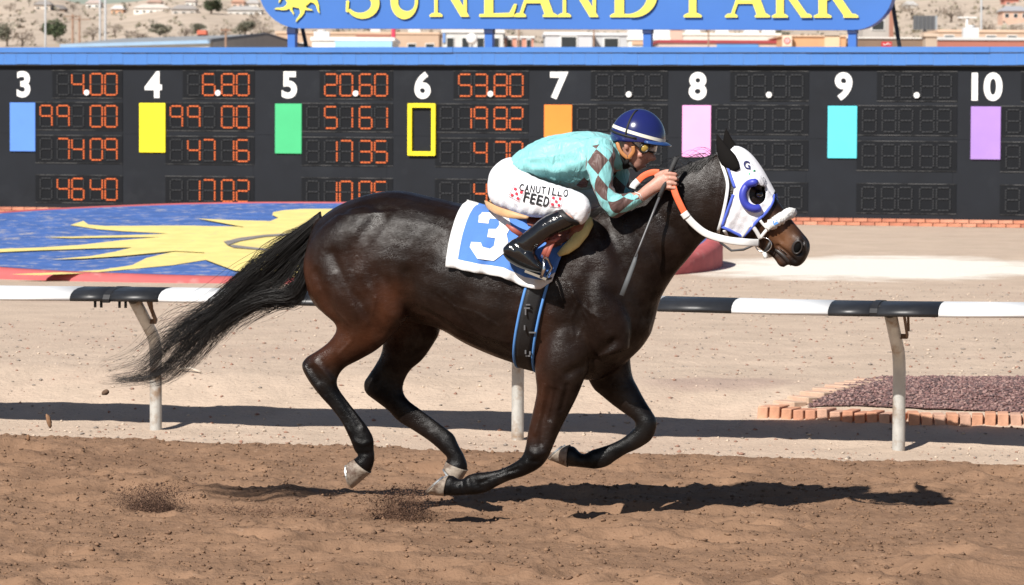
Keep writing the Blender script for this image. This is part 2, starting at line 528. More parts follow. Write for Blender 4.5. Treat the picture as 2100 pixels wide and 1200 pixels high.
tag(put('pebbles', me), 'scattered small pebbles and grit on the pale infield ground', 'pebbles', kind='stuff')
# ------------------------------------------------------------------ running rail on gooseneck posts
M_RWHITE = mat('rail_white', (.80, .80, .80), rough=.38, var=.04, scale=3, spec=.45, rvar=.08)
M_RBLACK = mat('rail_black', (.022, .023, .026), rough=.42, var=.3, scale=5, spec=.5, rvar=.1, col2=(.09, .085, .08), c2scale=14, c2lo=.66, c2hi=.75)
M_GALV = mat('galvanised', (.50, .49, .46), rough=.5, metal=.25, var=.12, scale=12, bump=.0006, bscale=90, col2=(.30, .215, .15), c2scale=7, c2lo=.50, c2hi=.66)
M_RUST = mat('rusty_bracket', (.16, .10, .065), rough=.75, metal=.3, var=.3, scale=20)
M_STEELDK = mat('dark_steel', (.03, .03, .032), rough=.5, metal=.4, var=.2, scale=10)
OVER = -.44
RPROF = [(-.13, .838), (-.137, .858), (-.118, .882), (-.07, .902), (.0, .914), (.12, .919), (.22, .914), (.29, .902), (.295, .892), (.21, .898), (.0, .893), (-.10, .852)]
def rail_pt(s_, o, z): return sd_pt(s_, OVER + o, z)
def rail_s(px):            # where along the rail a photo column falls
    P = hit(px, 605, sd_pt(0, OVER - .1, 0), RAIL_N)
    return (P - RAIL_O).dot(RAIL_U)
rail = thing('running_rail', 'black and white plastic running rail on bent metal posts along the track', 'rail', sd_pt(0, 0, 0))
edges = [-14.0] + [rail_s(x) for x in (-1010, -800, -600, -420, -230, -50, 147, 222, 328, 534, 738, 942, 1146, 1350, 1502, 1700, 1793, 1926, 2130, 2330, 2540, 2740, 2950)] + [14.0]
cols = [0, 1, 0, 1, 0, 1, 0, 1, 1, 0, 1, 0, 1, 0, 1, 0, 1, 1, 0, 1, 0, 1, 0, 1]
edges[6] = rail_s(-50)
cols = []
c = 0
for k in range(len(edges) - 1):
    cols.append(None)
seq = {7: 1, 8: 1}
for k in range(len(edges) - 1):
    a = edges[k]
    mid = (edges[k] + edges[k + 1]) / 2
    px = pix(rail_pt(mid, 0, .9))[0]
    bl = False
    for lo, hi in ((-1010, -800), (-600, -420), (-230, -50), (147, 222), (222, 328), (534, 738), (942, 1146), (1350, 1502), (1700, 1793), (1793, 1926), (2130, 2330), (2540, 2740)):
        if rail_s(lo) - .01 <= mid <= rail_s(hi) + .01: bl = True
    cols[k] = 1 if bl else 0
for k in range(len(edges) - 1):
    a, b_ = edges[k] + .0015, edges[k + 1] - .0015
    mb = MB(); mb.smooth = True
    ns = max(2, int((b_ - a) / .25))
    rings = []
    for i in range(ns + 1):
        s_ = a + (b_ - a) * i / ns
        sag = .004 * math.sin(s_ * 2.3)
        rings.append([rail_pt(s_, o, z + sag) for o, z in RPROF])
    mb.ring_loft(rings)
    o = mb.build('rail_section', M_RBLACK if cols[k] else M_RWHITE, rail)
    fix_normals(o)
for px in (222, 1793):
    s_ = rail_s(px)
    mb = MB(); mb.smooth = False
    mb.ring_loft([[rail_pt(s_ + q, o * (1.05 if px == 222 else 1.01) + .0, .88 + (z - .88) * (1.13 if px == 222 else 1.04)) for o, z in RPROF] for q in (-.022, .022)])
    for q in ((-.09, -.05, .07, .11) if px == 222 else ()):
        mb.tube([rail_pt(s_ + q, -.09, .80), rail_pt(s_ + q, -.09, .845)], .009, 6)
    o = mb.build('joint_clamp', M_STEELDK, rail); fix_normals(o)
base_s = [(flat(x, y) - RAIL_O).dot(RAIL_U) for x, y in ((317, 882), (1063, 902), (1840, 924))]
pitch = (base_s[2] - base_s[0]) / 2
for k in range(-3, 4):
    s_ = base_s[1] + pitch * k
    prof = [(0, -.1), (0, .0), (0, .3), (0, .47), (-.015, .54), (-.05, .60), (-.16, .68), (-.28, .765), (-.40, .85)]
    mb = MB()
    mb.tube([sd_pt(s_, d, z) for d, z in prof], [.0385] * len(prof), 16)
    mb.build('post', M_GALV, rail)
    mb = MB()
    mb.bar(sd_pt(s_, -.415, .842), sd_pt(s_, -.34, .842), .16, .012)
    mb.bar(sd_pt(s_ + .075, -.20, .70), sd_pt(s_ + .075, -.36, .85), .012, .03)
    mb.bar(sd_pt(s_ + .035, -.20, .70), sd_pt(s_ + .075, -.20, .70), .012, .03)
    mb.bar(sd_pt(s_ + .10, -.33, .74), sd_pt(s_ + .10, -.36, .85), .014, .014)
    mb.build('bracket', M_RUST, rail)

# ------------------------------------------------------------------ tote board
TA = ground_hit(0, 438); TB_ = ground_hit(2100, 467)
TA.z = TB_.z = BERM
TU = (TB_ - TA).normalized(); TN = Vector((-TU.y, TU.x, 0)); TO = TA.copy()
def tb(px, py, out=0.0):
    P = hit(px, py, TO - TN * out, TN); return (P - TO).dot(TU), P.z
def tp(s_, z, out=0.0): return TO + TU * s_ + Z3 * (z - TO.z) - TN * out
M_BOARD = mat('board_black', (.0088, .0110, .0160), rough=.6, var=.18, scale=1.3, spec=.25, col2=(.019, .0225, .029), c2scale=1.1, c2lo=.55, c2hi=.85)
M_BACKING = mat('board_backing', (.006, .006, .007), rough=.8, var=0)
M_WINDOW = mat('display_dark', (.0056, .0068, .0095), rough=.5, var=.1, scale=4, spec=.2)
M_LINE = mat('chipped_edge', (.11, .11, .11), rough=.8, var=.2, col2=(.013, .013, .014), c2scale=3.0, c2lo=.44, c2hi=.56)
M_LIT = mat('lamp_orange', (.5, .10, .02), rough=.5, var=.1, emit=(1.0, .20, .05), estr=.25)
M_OFF = mat('lamp_unlit', (.0155, .0175, .0215), rough=.6, var=.1, scale=30)
M_NUM = mat('number_white', (.86, .86, .86), rough=.5, var=.02)
M_BLUE = mat('fascia_blue', (.062, .185, .50), rough=.45, var=.06, scale=1.5, spec=.4)
M_BLUE2 = mat('sign_blue', (.055, .160, .45), rough=.42, var=.05, scale=.8, spec=.4)
tote = thing('tote_board', 'long black tote board with orange lamp digits and blue roof fascia', 'scoreboard', tp(8, BERM))
n3 = tb(50, 173); n10 = tb(2025, 180)
COLP = (n10[0] - n3[0]) / 7.0
col_s = [n3[0] - COLP] + [tb(x, 175)[0] for x in (50, 316, 595, 868, 1148, 1432, 1731, 2025)] + [n10[0] + COLP]
z_bot_l = tb(0, 431)[1]; zb = (tb(0, 431)[1] + tb(2100, 452)[1]) / 2
z_top = (tb(0, 131)[1] + tb(2100, 135)[1]) / 2
z_seam = (tb(130, 273)[1] + tb(1900, 287)[1]) / 2
S_LO, S_HI = col_s[0] - COLP * 3.22, col_s[9] + COLP * 2.77
mb = MB()
mb.box(tp((S_LO + S_HI) / 2, (zb + z_top) / 2, -.45), TU * ((S_HI - S_LO) / 2), TN * .40, Z3 * ((z_top - zb) / 2 + .01))
mb.build('cabinet', M_BACKING, tote)
for k in range(-4, 11):
    sa = n3[0] + COLP * k - COLP * .225; sb_ = sa + COLP
    for (za, zc) in ((zb, z_seam), (z_seam, z_top)):
        mb = MB()
        mb.box(tp((sa + sb_) / 2, (za + zc) / 2, .0), TU * (COLP / 2 - .0012), TN * .03, Z3 * ((zc - za) / 2 - .0015))
        o = mb.build('panel', M_BOARD, tote)
# lamp digits
SEG = {'a': 0, 'b': 1, 'c': 2, 'd': 3, 'e': 4, 'f': 5, 'g': 6}
LIT = {' ': '', '0': 'abcdef', '1': 'bc', '2': 'abged', '3': 'abgcd', '4': 'fgbc', '5': 'afgcd', '6': 'afgedc', '7': 'abc', '8': 'abcdefg', '9': 'abfgc'}
DW = tb(242, 240)[0] - tb(218, 240)[0]
DH = tb(200, 217)[1] - tb(200, 260)[1]
DIG = {}
def digit_mesh(ch):
    if ch in DIG: return DIG[ch]
    mb = MB(); w, h, t = DW, DH, .0205
    def dash(cx, cz, lx, lz, lit):
        mb.mi = 0 if lit else 1
        mb.box(TU * cx - TN * .0 + Z3 * cz, TU * lx, TN * .008, Z3 * lz)
    on = LIT[ch]
    for nm, z in (('a', h / 2), ('g', 0), ('d', -h / 2)):
        for i in range(3):
            dash((i - 1) * (w - t) / 3.2, z, (w - t) / 7.6, t / 2, nm in on)
    for nm, x, z0 in (('f', -w / 2, h / 4), ('b', w / 2, h / 4), ('e', -w / 2, -h / 4), ('c', w / 2, -h / 4)):
        for i in range(4):
            dash(x, z0 + (i - 1.5) * (h / 2 - t) / 4.0, t / 2, (h / 2 - t) / 10.5, nm in on)
    DIG[ch] = mb.mesh('digit', [M_LIT, M_OFF]); return DIG[ch]
doff = [tb(p, 240)[0] - n3[0] for p in (97, 132, 162, 200, 230)]
drow = [(tb(200, 173)[1]), tb(200, 238.5)[1], tb(200, 306.5)[1], tb(200, 388)[1]]
BOARD = {0: ['    ', '     ', '     ', '     '],
         1: [' 400', '99 00', ' 7409', ' 4640'], 2: [' 680', '99 00', ' 4716', ' 1702'], 3: ['2060', ' 5161', ' 1735', ' 1005'],
         4: ['5380', ' 1982', '  470', '  4  '], 5: ['    ', '     ', '     ', '     '], 6: ['    ', '     ', '     ', '     '],
         7: ['    ', '     ', '     ', '     '], 8: ['    ', '     ', '     ', '     '], 9: ['    ', '     ', '     ', '     ']}
for ci, rows in BOARD.items():
    for ri, txt in enumerate(rows):
        offs = doff[1:] if ri == 0 else doff
        a = col_s[ci] + offs[0] - DW * .95; b_ = col_s[ci] + offs[-1] + DW * .95
        mb = MB()
        mb.box(tp((a + b_) / 2, drow[ri], .033), TU * ((b_ - a) / 2), TN * .006, Z3 * (DH * .66))
        w_ = mb.build('display_window', M_WINDOW, tote)
        mb = MB()
        for zz_ in (DH * .66, -DH * .66):
            mb.box(tp((a + b_) / 2, drow[ri] + zz_, .036), TU * ((b_ - a) / 2), TN * .008, Z3 * .004)
        mb.build('window_edge', M_LINE, w_)
        for k, ch in enumerate(txt):
            o = bpy.data.objects.new('digit', digit_mesh(ch)); COL.objects.link(o)
            adopt(o, w_)
            o.location = tp(col_s[ci] + offs[k], drow[ri], .045)
    # decimal point
    mb = MB(); zc = tb(181, 190)[1]; sc_ = col_s[ci] + tb(181, 190)[0] - n3[0]
    ring = [tp(sc_ + .046 * math.cos(t), zc + .046 * math.sin(t), .075) for t in np.linspace(0, 2 * math.pi, 20)[:-1]]
    mb.prism(ring, TN * .03); mb.build('decimal_point', M_NUM, tote)
# column numbers and colour swatches
NUMS = ['2', '3', '4', '5', '6', '7', '8', '9', '10', '11']
SW = [(.8, .8, .8), (.10, .25, .72), (.90, .78, .02), (.06, .48, .20), None, (.90, .25, .035), (.85, .38, .72), (.10, .62, .72), (.37, .22, .58), (.5, .5, .5)]
NH = tb(50, 146)[1] - tb(50, 200)[1]
sw_c = tb(48, 260.5); SWW = tb(74, 260)[0] - tb(22, 260)[0]; SWH = tb(48, 211)[1] - tb(48, 311)[1]
for ci, nm in enumerate(NUMS):
    V, Fc = text_mesh(nm, 1.0, .035, 5)
    V = np.array(V); lo = V.min(0); hi = V.max(0); sc_ = NH / (hi[1] - lo[1]); mid = (lo + hi) / 2
    mb = MB()
    for (x, y) in V: mb.vert(tp(col_s[ci] + (x - mid[0]) * sc_ * 1.0, n3[1] + (y - mid[1]) * sc_, .036))
    for f in Fc: mb.face(f)
    o = mb.build('column_number', M_NUM, tote)
    cz = sw_c[1]
    if SW[ci] is None:
        m_ = mat('swatch_yellow', (.90, .78, .02), rough=.45, var=.04)
        for q in (-1, 1):
            for (cx, dz, lx, lz) in ((q * (SWW / 2 - .03), 0, .034, SWH / 2 + .012), (0, q * (SWH / 2 - .02), SWW / 2 - .066, .034)):
                mb = MB(); mb.box(tp(col_s[ci] + cx, cz + dz, .06), TU * lx, TN * .028, Z3 * lz); mb.build('swatch_frame', m_, tote)
    else:
        mb = MB(); mb.box(tp(col_s[ci] - .01, cz, .045), TU * (SWW / 2), TN * .014, Z3 * (SWH / 2))
        o = mb.build('colour_swatch', mat('swatch_%d' % ci, SW[ci], rough=.45, var=.05, scale=2), tote); bevel(o, .004, 1)
# fascia of separate blue panels and the roof cap
zf0, zf1 = z_top, (tb(0, 109)[1] + tb(2100, 110)[1]) / 2
zc1 = (tb(0, 97)[1] + tb(2100, 97)[1]) / 2
FP = (tb(1050, 120)[0] - tb(790, 120)[0]) / 10.0
mb0 = MB(); mb0.box(tp(0, (zf0 + zf1) / 2, .075), TU * (FP / 2 - .006), TN * .02, Z3 * ((zf1 - zf0) / 2))
k = 0; s_ = S_LO
fme = None
while s_ < S_HI:
    if fme is None:
        mb = MB(); mb.box((0, 0, 0), TU * (FP / 2 - .005), TN * .02, Z3 * ((zf1 - zf0) / 2))
        fme = mb.mesh('fascia_panel', M_BLUE)
    o = bpy.data.objects.new('fascia_panel', fme); COL.objects.link(o); adopt(o, tote)
    o.location = tp(s_ + FP / 2, (zf0 + zf1) / 2 + .004 * math.sin(k * 1.7), .10 + .0012 * math.sin(k * 2.3))
    s_ += FP; k += 1
mb = MB(); mb.box(tp((S_LO + S_HI) / 2, (zf0 + zf1) / 2, .088), TU * ((S_HI - S_LO) / 2), TN * .026, Z3 * ((zf1 - zf0) / 2 - .002)); mb.build('fascia_backing', mat('seam_pale', (.11, .245, .54), rough=.7), tote)
mb = MB()
for i in range(12):
    a = S_LO + (S_HI - S_LO) * i / 12; b_ = S_LO + (S_HI - S_LO) * (i + 1) / 12
    mb.box(tp((a + b_) / 2, (zf1 + zc1) / 2 + .006, -.38), TU * ((b_ - a) / 2 - .001), TN * (.52 + .006 * (i % 3)), Z3 * ((zc1 - zf1) / 2 - .006))
mb.build('roof_cap', M_BLUE, tote)
mb = MB(); mb.box(tp((S_LO + S_HI) / 2, zf0 - .012, .07), TU * ((S_HI - S_LO) / 2), TN * .04, Z3 * .010); mb.build('drip_edge', M_STEELDK, tote)

# brick plinth below the board
M_BRICK = [mat('brick_%d' % k, c, rough=.9, var=.18, scale=8, bump=.004, bscale=40) for k, c in enumerate([(.44, .17, .105), (.50, .21, .13), (.40, .155, .10), (.53, .25, .165)])]
M_MORTAR = mat('mortar', (.42, .33, .27), rough=.95, var=.15, scale=10)
pl = thing('brick_plinth', 'low red brick plinth running along the foot of the tote board', 'wall', tp(8, BERM))
hb = zb - BERM + .0
mb = MB(); mb.box(tp((S_LO + S_HI) / 2, BERM + hb / 2 - .06, -.1), TU * ((S_HI - S_LO) / 2), TN * .165, Z3 * (hb / 2 + .052)); mb.build('core', M_MORTAR, pl)
bw = .215; k = 0
bh = max(.05, hb / 2 - .008)
bms = []
for m_ in M_BRICK:
    mb = MB(); mb.box((0, 0, 0), TU * (bw / 2), TN * .05, Z3 * (bh / 2)); me = mb.mesh('brick', m_); bms.append(me)
rr = random.Random(3)
for row in range(2):
    s_ = tb(-220, 430)[0] + (bw / 2 if row else 0)
    while s_ < tb(2240, 430)[0]:
        o = bpy.data.objects.new('brick', rr.choice(bms)); COL.objects.link(o); adopt(o, pl)
        o.location = tp(s_, BERM + .004 + bh * (.5 + row) + .008 * row, .085 + rr.uniform(-.006, .006) + (.02 if row == 0 else 0))
        s_ += bw + .014

# ------------------------------------------------------------------ park name sign above the board
SG_OUT = -.75
def sgp(px, py, out=0.0):
    return hit(px, py, TO - TN * (SG_OUT + out), TN)
sign = thing('park_sign', 'long blue sign with yellow serif lettering above the tote board', 'sign', sgp(1180, 95))
def rrect(x0, y0, x1, y1, r, n=10):
    out = []
    for cx, cy, a0 in ((x1 - r, y0 + r, -90), (x1 - r, y1 - r, 0), (x0 + r, y1 - r, 90), (x0 + r, y0 + r, 180)):
        for i in range(n + 1):
            a = math.radians(a0 + 90 * i / n); out.append((cx + r * math.cos(a), cy + r * math.sin(a)))
    return out
mb = MB()
poly = [sgp(x, y + (x - 530) / 1300 * 4) for x, y in rrect(530, -128, 1832, 58, 84)]
mb.prism(poly, TN * .28)
o = mb.build('sign_panel', [M_BLUE2], sign); fix_normals(o)
M_YEL = mat('letter_yellow', (.88, .74, .10), rough=.45, var=.03)
M_YEDGE = mat('letter_edge', (.30, .17, .05), rough=.6, var=.1)
def sweep(path, ws):
    L_, R_ = [], []
    for i, (x, y) in enumerate(path):
        a = path[max(0, i - 1)]; b_ = path[min(len(path) - 1, i + 1)]
        dx, dy = b_[0] - a[0], b_[1] - a[1]; l = math.hypot(dx, dy) or 1
        nx, ny = -dy / l, dx / l; w = ws[i] / 2
        L_.append((x + nx * w, y + ny * w)); R_.append((x - nx * w, y - ny * w))
    return [[L_[i], L_[i + 1], R_[i + 1], R_[i]] for i in range(len(path) - 1)]
def arc(cx, cy, rx, ry, a0, a1, n=16):
    return [(cx + rx * math.cos(math.radians(a0 + (a1 - a0) * i / n)), cy + ry * math.sin(math.radians(a0 + (a1 - a0) * i / n))) for i in range(n + 1)]
TH, TN_, SF = .19, .075, .055
def stem(x, w, y0=0, y1=1): return [[(x - w / 2, y0), (x + w / 2, y0), (x + w / 2, y1), (x - w / 2, y1)]]
def serif(x, y, w, up=True):
    s = 1 if up else -1
    return [[(x - w / 2, y), (x + w / 2, y), (x + w / 2, y + SF * .7 * s), (x + w * .28, y + SF * 1.5 * s), (x - w * .28, y + SF * 1.5 * s), (x - w / 2, y + SF * .7 * s)]]
def diag(x0, y0, x1, y1, w): return [[(x0 - w / 2, y0), (x0 + w / 2, y0), (x1 + w / 2, y1), (x1 - w / 2, y1)]]
def glyph(ch):
    if ch == 'S':
        p = arc(.40, .74, .27, .235, 25, 270, 14) + arc(.40, .255, .29, .24, 85, -150, 16)[1:]
        n = len(p); ws = [.05 + .13 * math.sin(math.pi * i / (n - 1)) ** .8 for i in range(n)]
        return sweep(p, ws) + [[(.08, .10), (.13, .08), (.15, .31), (.09, .31)], [(.60, .95), (.66, .95), (.68, .72), (.63, .72)]], .75
    if ch == 'U':
        p = [(.17, 1), (.17, .5)] + arc(.45, .32, .28, .285, 180, 360, 16) + [(.73, .5), (.73, 1)]
        n = len(p); ws = [TH if i < n * .45 else TH - (TH - TN_) * min(1, (i - n * .45) / 6) for i in range(n)]
        return sweep(p, ws) + serif(.17, 1, .36, False) + serif(.73, 1, .3, False), .82
    if ch == 'N':
        return stem(.16, TN_) + stem(.84, TN_) + diag(.84, 0, .2, 1, .2) + serif(.16, 0, .30) + serif(.14, 1, .28, False) + serif(.84, 1, .30, False), 1.0
    if ch == 'L':
        return stem(.2, TH) + serif(.2, 1, .38, False) + [[(.0, 0), (.72, 0), (.80, .28), (.74, .28), (.64, .09), (.3, .075), (0, .06)]], .82
    if ch == 'A':
        return diag(.14, 0, .5, 1.0, TN_) + diag(.84, 0, .46, 1.0, .21) + [[(.26, .30), (.70, .30), (.70, .38), (.28, .38)]] + serif(.14, 0, .28) + serif(.84, 0, .34), 1.0
    if ch == 'D':
        return stem(.2, TH) + sweep([(.1, .965), (.45, .965)] + arc(.42, .5, .46, .465, 90, -90, 20) + [(.1, .035)], [.07] * 3 + [.07 + .13 * math.sin(math.pi * i / 19) for i in range(20)] + [.07]) + serif(.16, 0, .30) + serif(.16, 1, .30, False), 1.0
    if ch == 'P':
        return stem(.2, TH) + sweep([(.1, .965), (.40, .965)] + arc(.40, .72, .30, .245, 90, -90, 14) + [(.25, .475)], [.07] * 3 + [.07 + .12 * math.sin(math.pi * i / 13) for i in range(14)] + [.07]) + serif(.2, 0, .46) + serif(.16, 1, .3, False), .8
    if ch == 'R':
        return stem(.2, TH) + sweep([(.1, .965), (.40, .965)] + arc(.40, .73, .27, .235, 90, -90, 14) + [(.25, .495)], [.07] * 3 + [.07 + .11 * math.sin(math.pi * i / 13) for i in range(14)] + [.07]) + diag(.84, 0, .44, .5, .21) + serif(.2, 0, .40) + serif(.16, 1, .3, False) + serif(.86, 0, .28), .98
    if ch == 'K':
        return stem(.2, TH) + diag(.30, .38, .78, 1, TN_) + diag(.82, 0, .42, .56, .22) + serif(.2, 0, .40) + serif(.2, 1, .38, False) + serif(.80, 1, .3, False) + serif(.84, 0, .34), 1.0
LET = [('S', 706, 778, 1.12), ('U', 794, 866, 1), ('N', 880, 967, 1), ('L', 983, 1060, 1), ('A', 1054, 1143, 1), ('N', 1143, 1232, 1), ('D', 1251, 1348, 1), ('P', 1402, 1468, 1.12), ('A', 1487, 1579, 1), ('R', 1583, 1665, 1), ('K', 1669, 1760, 1)]
for ch, x0, x1, sc_ in LET:
    polys, w = glyph(ch)
    base = 34 + (x0 - 706) / 1050 * 2.5; H_ = 94 * sc_
    mb = MB(); mb.mi = 0
    lo = min(p[0] for q in polys for p in q); hi = max(p[0] for q in polys for p in q)
    for qi, q in enumerate(polys):
        pts = [sgp(x0 + (p[0] - lo) / (hi - lo) * (x1 - x0), base - p[1] * H_, .035 + .0007 * (qi % 23)) for p in q]
        nrm = (pts[1] - pts[0]).cross(pts[2] - pts[0])
        if nrm.dot(TN) > 0: pts = pts[::-1]
        b0 = len(mb.f)
        mb.prism(pts, TN * .02, back=False)
        for i in range(b0 + 1, len(mb.f)): mb.m[i] = 1
    mb.build('letter', [M_YEL, M_YEDGE], sign)
# sun emblem
mb = MB()
mb.prism([sgp(612 + 30 * math.cos(t), -14 + 30 * math.sin(t), .04) for t in np.linspace(0, 2 * math.pi, 36)[:-1]][::-1], TN * .03, back=False)
for i in range(14):
    a = math.radians(86 + i * 360 / 14); L1 = 60 if i % 2 == 0 else 46; w0 = .20
    lft, rgt = [], []
    for j in range(7):
        t = j / 6; r = 24 + (L1 - 24) * t; bend = .16 * math.sin(t * math.pi * 1.5) * (1 if i % 2 else -1)
        hw = w0 * (1 - t) ** .8 * (1 - .25 * t)
        lft.append((r, a + bend - hw)); rgt.append((r, a + bend + hw))
    for j in range(6):
        q = [lft[j], lft[j + 1], rgt[j + 1], rgt[j]]
        pts = [sgp(612 + r * math.cos(b_), -14 + r * math.sin(b_), .037 + .0004 * i) for r, b_ in q]
        if (pts[1] - pts[0]).cross(pts[2] - pts[0]).dot(TN) > 0: pts = pts[::-1]
        mb.prism(pts, TN * .03, back=False)
mb.build('sun_emblem', [M_YEL], sign)
# posts and braces
for px in (600, 1004, 1329, 1749):
    mb = MB()
    mb.bar(sgp(px, 112, -.10), sgp(px, 40, -.10), .13, .13, TU); o = mb.build('post', M_BLUE2, sign)
    mb = MB(); mb.bar(sgp(px, 69, -.09), sgp(px, 57, -.09), .15, .15, TU); mb.build('collar', mat('navy_collar', (.015, .03, .09), rough=.5), sign)
for (x0, y0, x1, y1) in ((630, 104, 612, 20), (1846, 104, 1826, -20)):
    mb = MB(); mb.bar(sgp(x0, y0, -.5), sgp(x1, y1, -.38), .075, .06); mb.build('brace', M_STEELDK, sign)

# ------------------------------------------------------------------ tilted painted disc in the infield
DC = at_depth(598, 505, 41.9); DC.z = BERM
DR = 4.90
DTILT = .055
def disc_z(y): return BERM + .33 + (y - DC.y) * DTILT
DNRM = Vector((0, -DTILT, 1)).normalized()
DPL = Vector((DC.x, DC.y, BERM + .33))
M_MBLUE = mat('disc_blue', (.055, .13, .38), rough=.85, var=.2, scale=3, col2=(.36, .34, .36), c2scale=6.0, c2lo=.53, c2hi=.68, bump=.01, bscale=12)
M_MYEL = mat('disc_yellow', (.78, .63, .22), rough=.9, var=.10, scale=3, col2=(.58, .47, .25), c2scale=8.0, c2lo=.56, c2hi=.72)
M_MRED = mat('disc_red', (.46, .10, .10), rough=.8, var=.15, scale=2.5, col2=(.55, .30, .28), c2scale=3, c2lo=.58, c2hi=.75)
M_MGREY = mat('disc_line', (.22, .20, .19), rough=.9, var=.2)
disc = thing('painted_disc', 'tilted round concrete disc painted blue with a yellow sun and red rim', 'monument', (DC.x, DC.y, BERM))
NSEG = 160
ang = [2 * math.pi * i / NSEG for i in range(NSEG)]
wob = [1 + .006 * math.sin(5 * a + 1) + .004 * math.sin(11 * a) for a in ang]
def dring(r, dz, base=False):
    out = []
    for a, w in zip(ang, wob):
        x = DC.x + r * w * math.cos(a); y = DC.y + r * w * math.sin(a)
        out.append(Vector((x, y, BERM - .05 if base else disc_z(y) + dz)))
    return out
mb = MB(); mb.smooth = True
mb.ring_loft([dring(DR + .02, 0, True), dring(DR + .02, -.06), dring(DR - .02, -.015), dring(DR - .09, .0), dring(DR - .16, .0), dring(DR - .17, -.05)], cap=False)
o = mb.build('rim', M_MRED, disc); fix_normals(o)
mb = MB()
for rr_ in (0,):
    c_ = mb.vert((DC.x, DC.y, disc_z(DC.y) - .012)); rg = dring(DR - .162, -.012); b0 = len(mb.v)
    for p in rg: mb.vert(p)
    for i in range(NSEG): mb.face((c_, b0 + i, b0 + (i + 1) % NSEG))
mb.build('top_face', M_MBLUE, disc)
def dpt(zx, zy, lift):
    return hit(zx / 2.4, 400 + zy / 2.4, DPL + Vector((0, 0, lift)), DNRM)
RAYS = [
    [(970, 115), (1110, 122), (1330, 128), (1370, 112), (1340, 98), (1345, 84), (1400, 74), (1500, 68), (1660, 68), (1900, 90), (2100, 130), (2250, 200), (2280, 260), (2200, 330), (2000, 385), (1750, 410), (1500, 405), (1300, 392), (1150, 370), (1010, 318), (1000, 240), (1200, 157)],
    [(345, 148), (410, 127), (435, 145), (520, 152), (900, 150), (1202, 156), (1202, 240), (1010, 240), (1000, 200), (800, 188), (600, 178), (480, 168), (400, 156)],
    [(215, 207), (400, 203), (700, 195), (850, 189), (1130, 196), (1130, 240), (800, 207), (600, 208), (350, 212)],
    [(-200, 272), (0, 265), (200, 258), (400, 245), (600, 222), (800, 206), (1130, 220), (1130, 270), (640, 258), (480, 262), (200, 272), (0, 281), (-200, 284)],
    [(250, 317), (450, 300), (560, 280), (650, 258), (1130, 240), (1130, 290), (860, 275), (600, 300), (400, 313)],
    [(50, 390), (300, 380), (500, 368), (650, 345), (720, 310), (860, 277), (1130, 240), (1130, 300), (1012, 319), (850, 345), (640, 365), (420, 385), (200, 394)],
]
mbY = []
for k, q in enumerate(RAYS):
    mb = MB(); lift = -.006 + .0025 * (k % 5) + (.012 if k == 0 else 0)
    pts = [dpt(x, y, lift) for x, y in q]
    mb.face([mb.vert(p) for p in pts])
    o = mb.build('sun_ray' if k else 'sun_face', M_MYEL, disc); fix_normals(o)
    if o.data.polygons[0].normal.z < 0: o.data.flip_normals()
    bm = bmesh.new(); bm.from_mesh(o.data); bmesh.ops.triangulate(bm, faces=bm.faces, ngon_method='EAR_CLIP'); bm.to_mesh(o.data); bm.free()
mb = MB()
eye = [(1560, 188), (1460, 190), (1300, 200), (1180, 218), (1110, 238), (1150, 252), (1250, 262), (1350, 272), (1450, 276)]
for q in sweep(eye, [6, 8, 10, 16, 26, 14, 10, 8, 6]): mb.face([mb.vert(dpt(x, y, .014)) for x, y in q])
mb.face([mb.vert(dpt(1400 + 46 * math.cos(t), 236 + 13 * math.sin(t), .015)) for t in np.linspace(0, 2 * math.pi, 20)[:-1]])
mb.build('eye_outline', M_MGREY, disc)

# ------------------------------------------------------------------ brick-edged gravel bed behind the rail
bed = thing('gravel_bed', 'brick edged bed of dark mauve gravel just behind the running rail', 'flower bed', ground_hit(1800, 850))
M_BK = [mat('edging_brick_%d' % k, c, rough=.9, var=.2, scale=10, bump=.004, bscale=40) for k, c in enumerate([(.54, .27, .165), (.50, .24, .15), (.58, .31, .20), (.52, .31, .22)])]
rb = random.Random(5)
front = [ground_hit(x, y) for x, y in ((1574, 848), (1700, 853), (1850, 860), (2000, 862), (2200, 866))]
def along(pts, step):
    out = []; acc = 0.0
    for a, b_ in zip(pts, pts[1:]):
        L_ = (b_ - a).length; t = acc
        while t < L_:
            out.append((a + (b_ - a) * (t / L_), (b_ - a).normalized())); t += step
        acc = t - L_
    return out
def brick(P, d, lx, ly, lz, m_, tilt=0, lift=0.0):
    side = Vector((-d.y, d.x, 0)).normalized(); dd = Vector((d.x, d.y, 0)).normalized()
    mb = MB(); mb.box((0, 0, 0), dd * lx, side * ly, Z3 * lz + dd * tilt * lz)
    o = mb.build('brick', m_, bed); bevel(o, .004, 1)
    o.location = (P.x, P.y, float(ground_z(P.x, P.y)) + lift); return o
for P, d in along(front, .079):
    brick(P, d, .033, .095, .042 + rb.uniform(-.004, .004), rb.choice(M_BK), rb.uniform(-.08, .08), .002 + rb.uniform(-.006, .003))
side_l = [ground_hit(x, y) for x, y in ((1590, 838), (1660, 815), (1730, 795), (1800, 781))]
for P, d in along(side_l, .125):
    brick(P, d, .055, .10, .035, mat('edging_pale', (.56, .37, .27), rough=.9, var=.2, scale=8, col2=(.46, .33, .24), c2scale=6), rb.uniform(-.05, .05), -.016)
M_MAUVE = [mat('gravel_mauve', (.19, .105, .098), rough=.9, var=.25, scale=25), mat('gravel_rose', (.30, .19, .17), rough=.9, var=.25, scale=25), mat('gravel_dark', (.11, .07, .07), rough=.9, var=.25, scale=25)]
fl = [ground_hit(x, y) for x, y in ((1655, 838), (2300, 858), (2300, 776), (1810, 777))]
pts = []
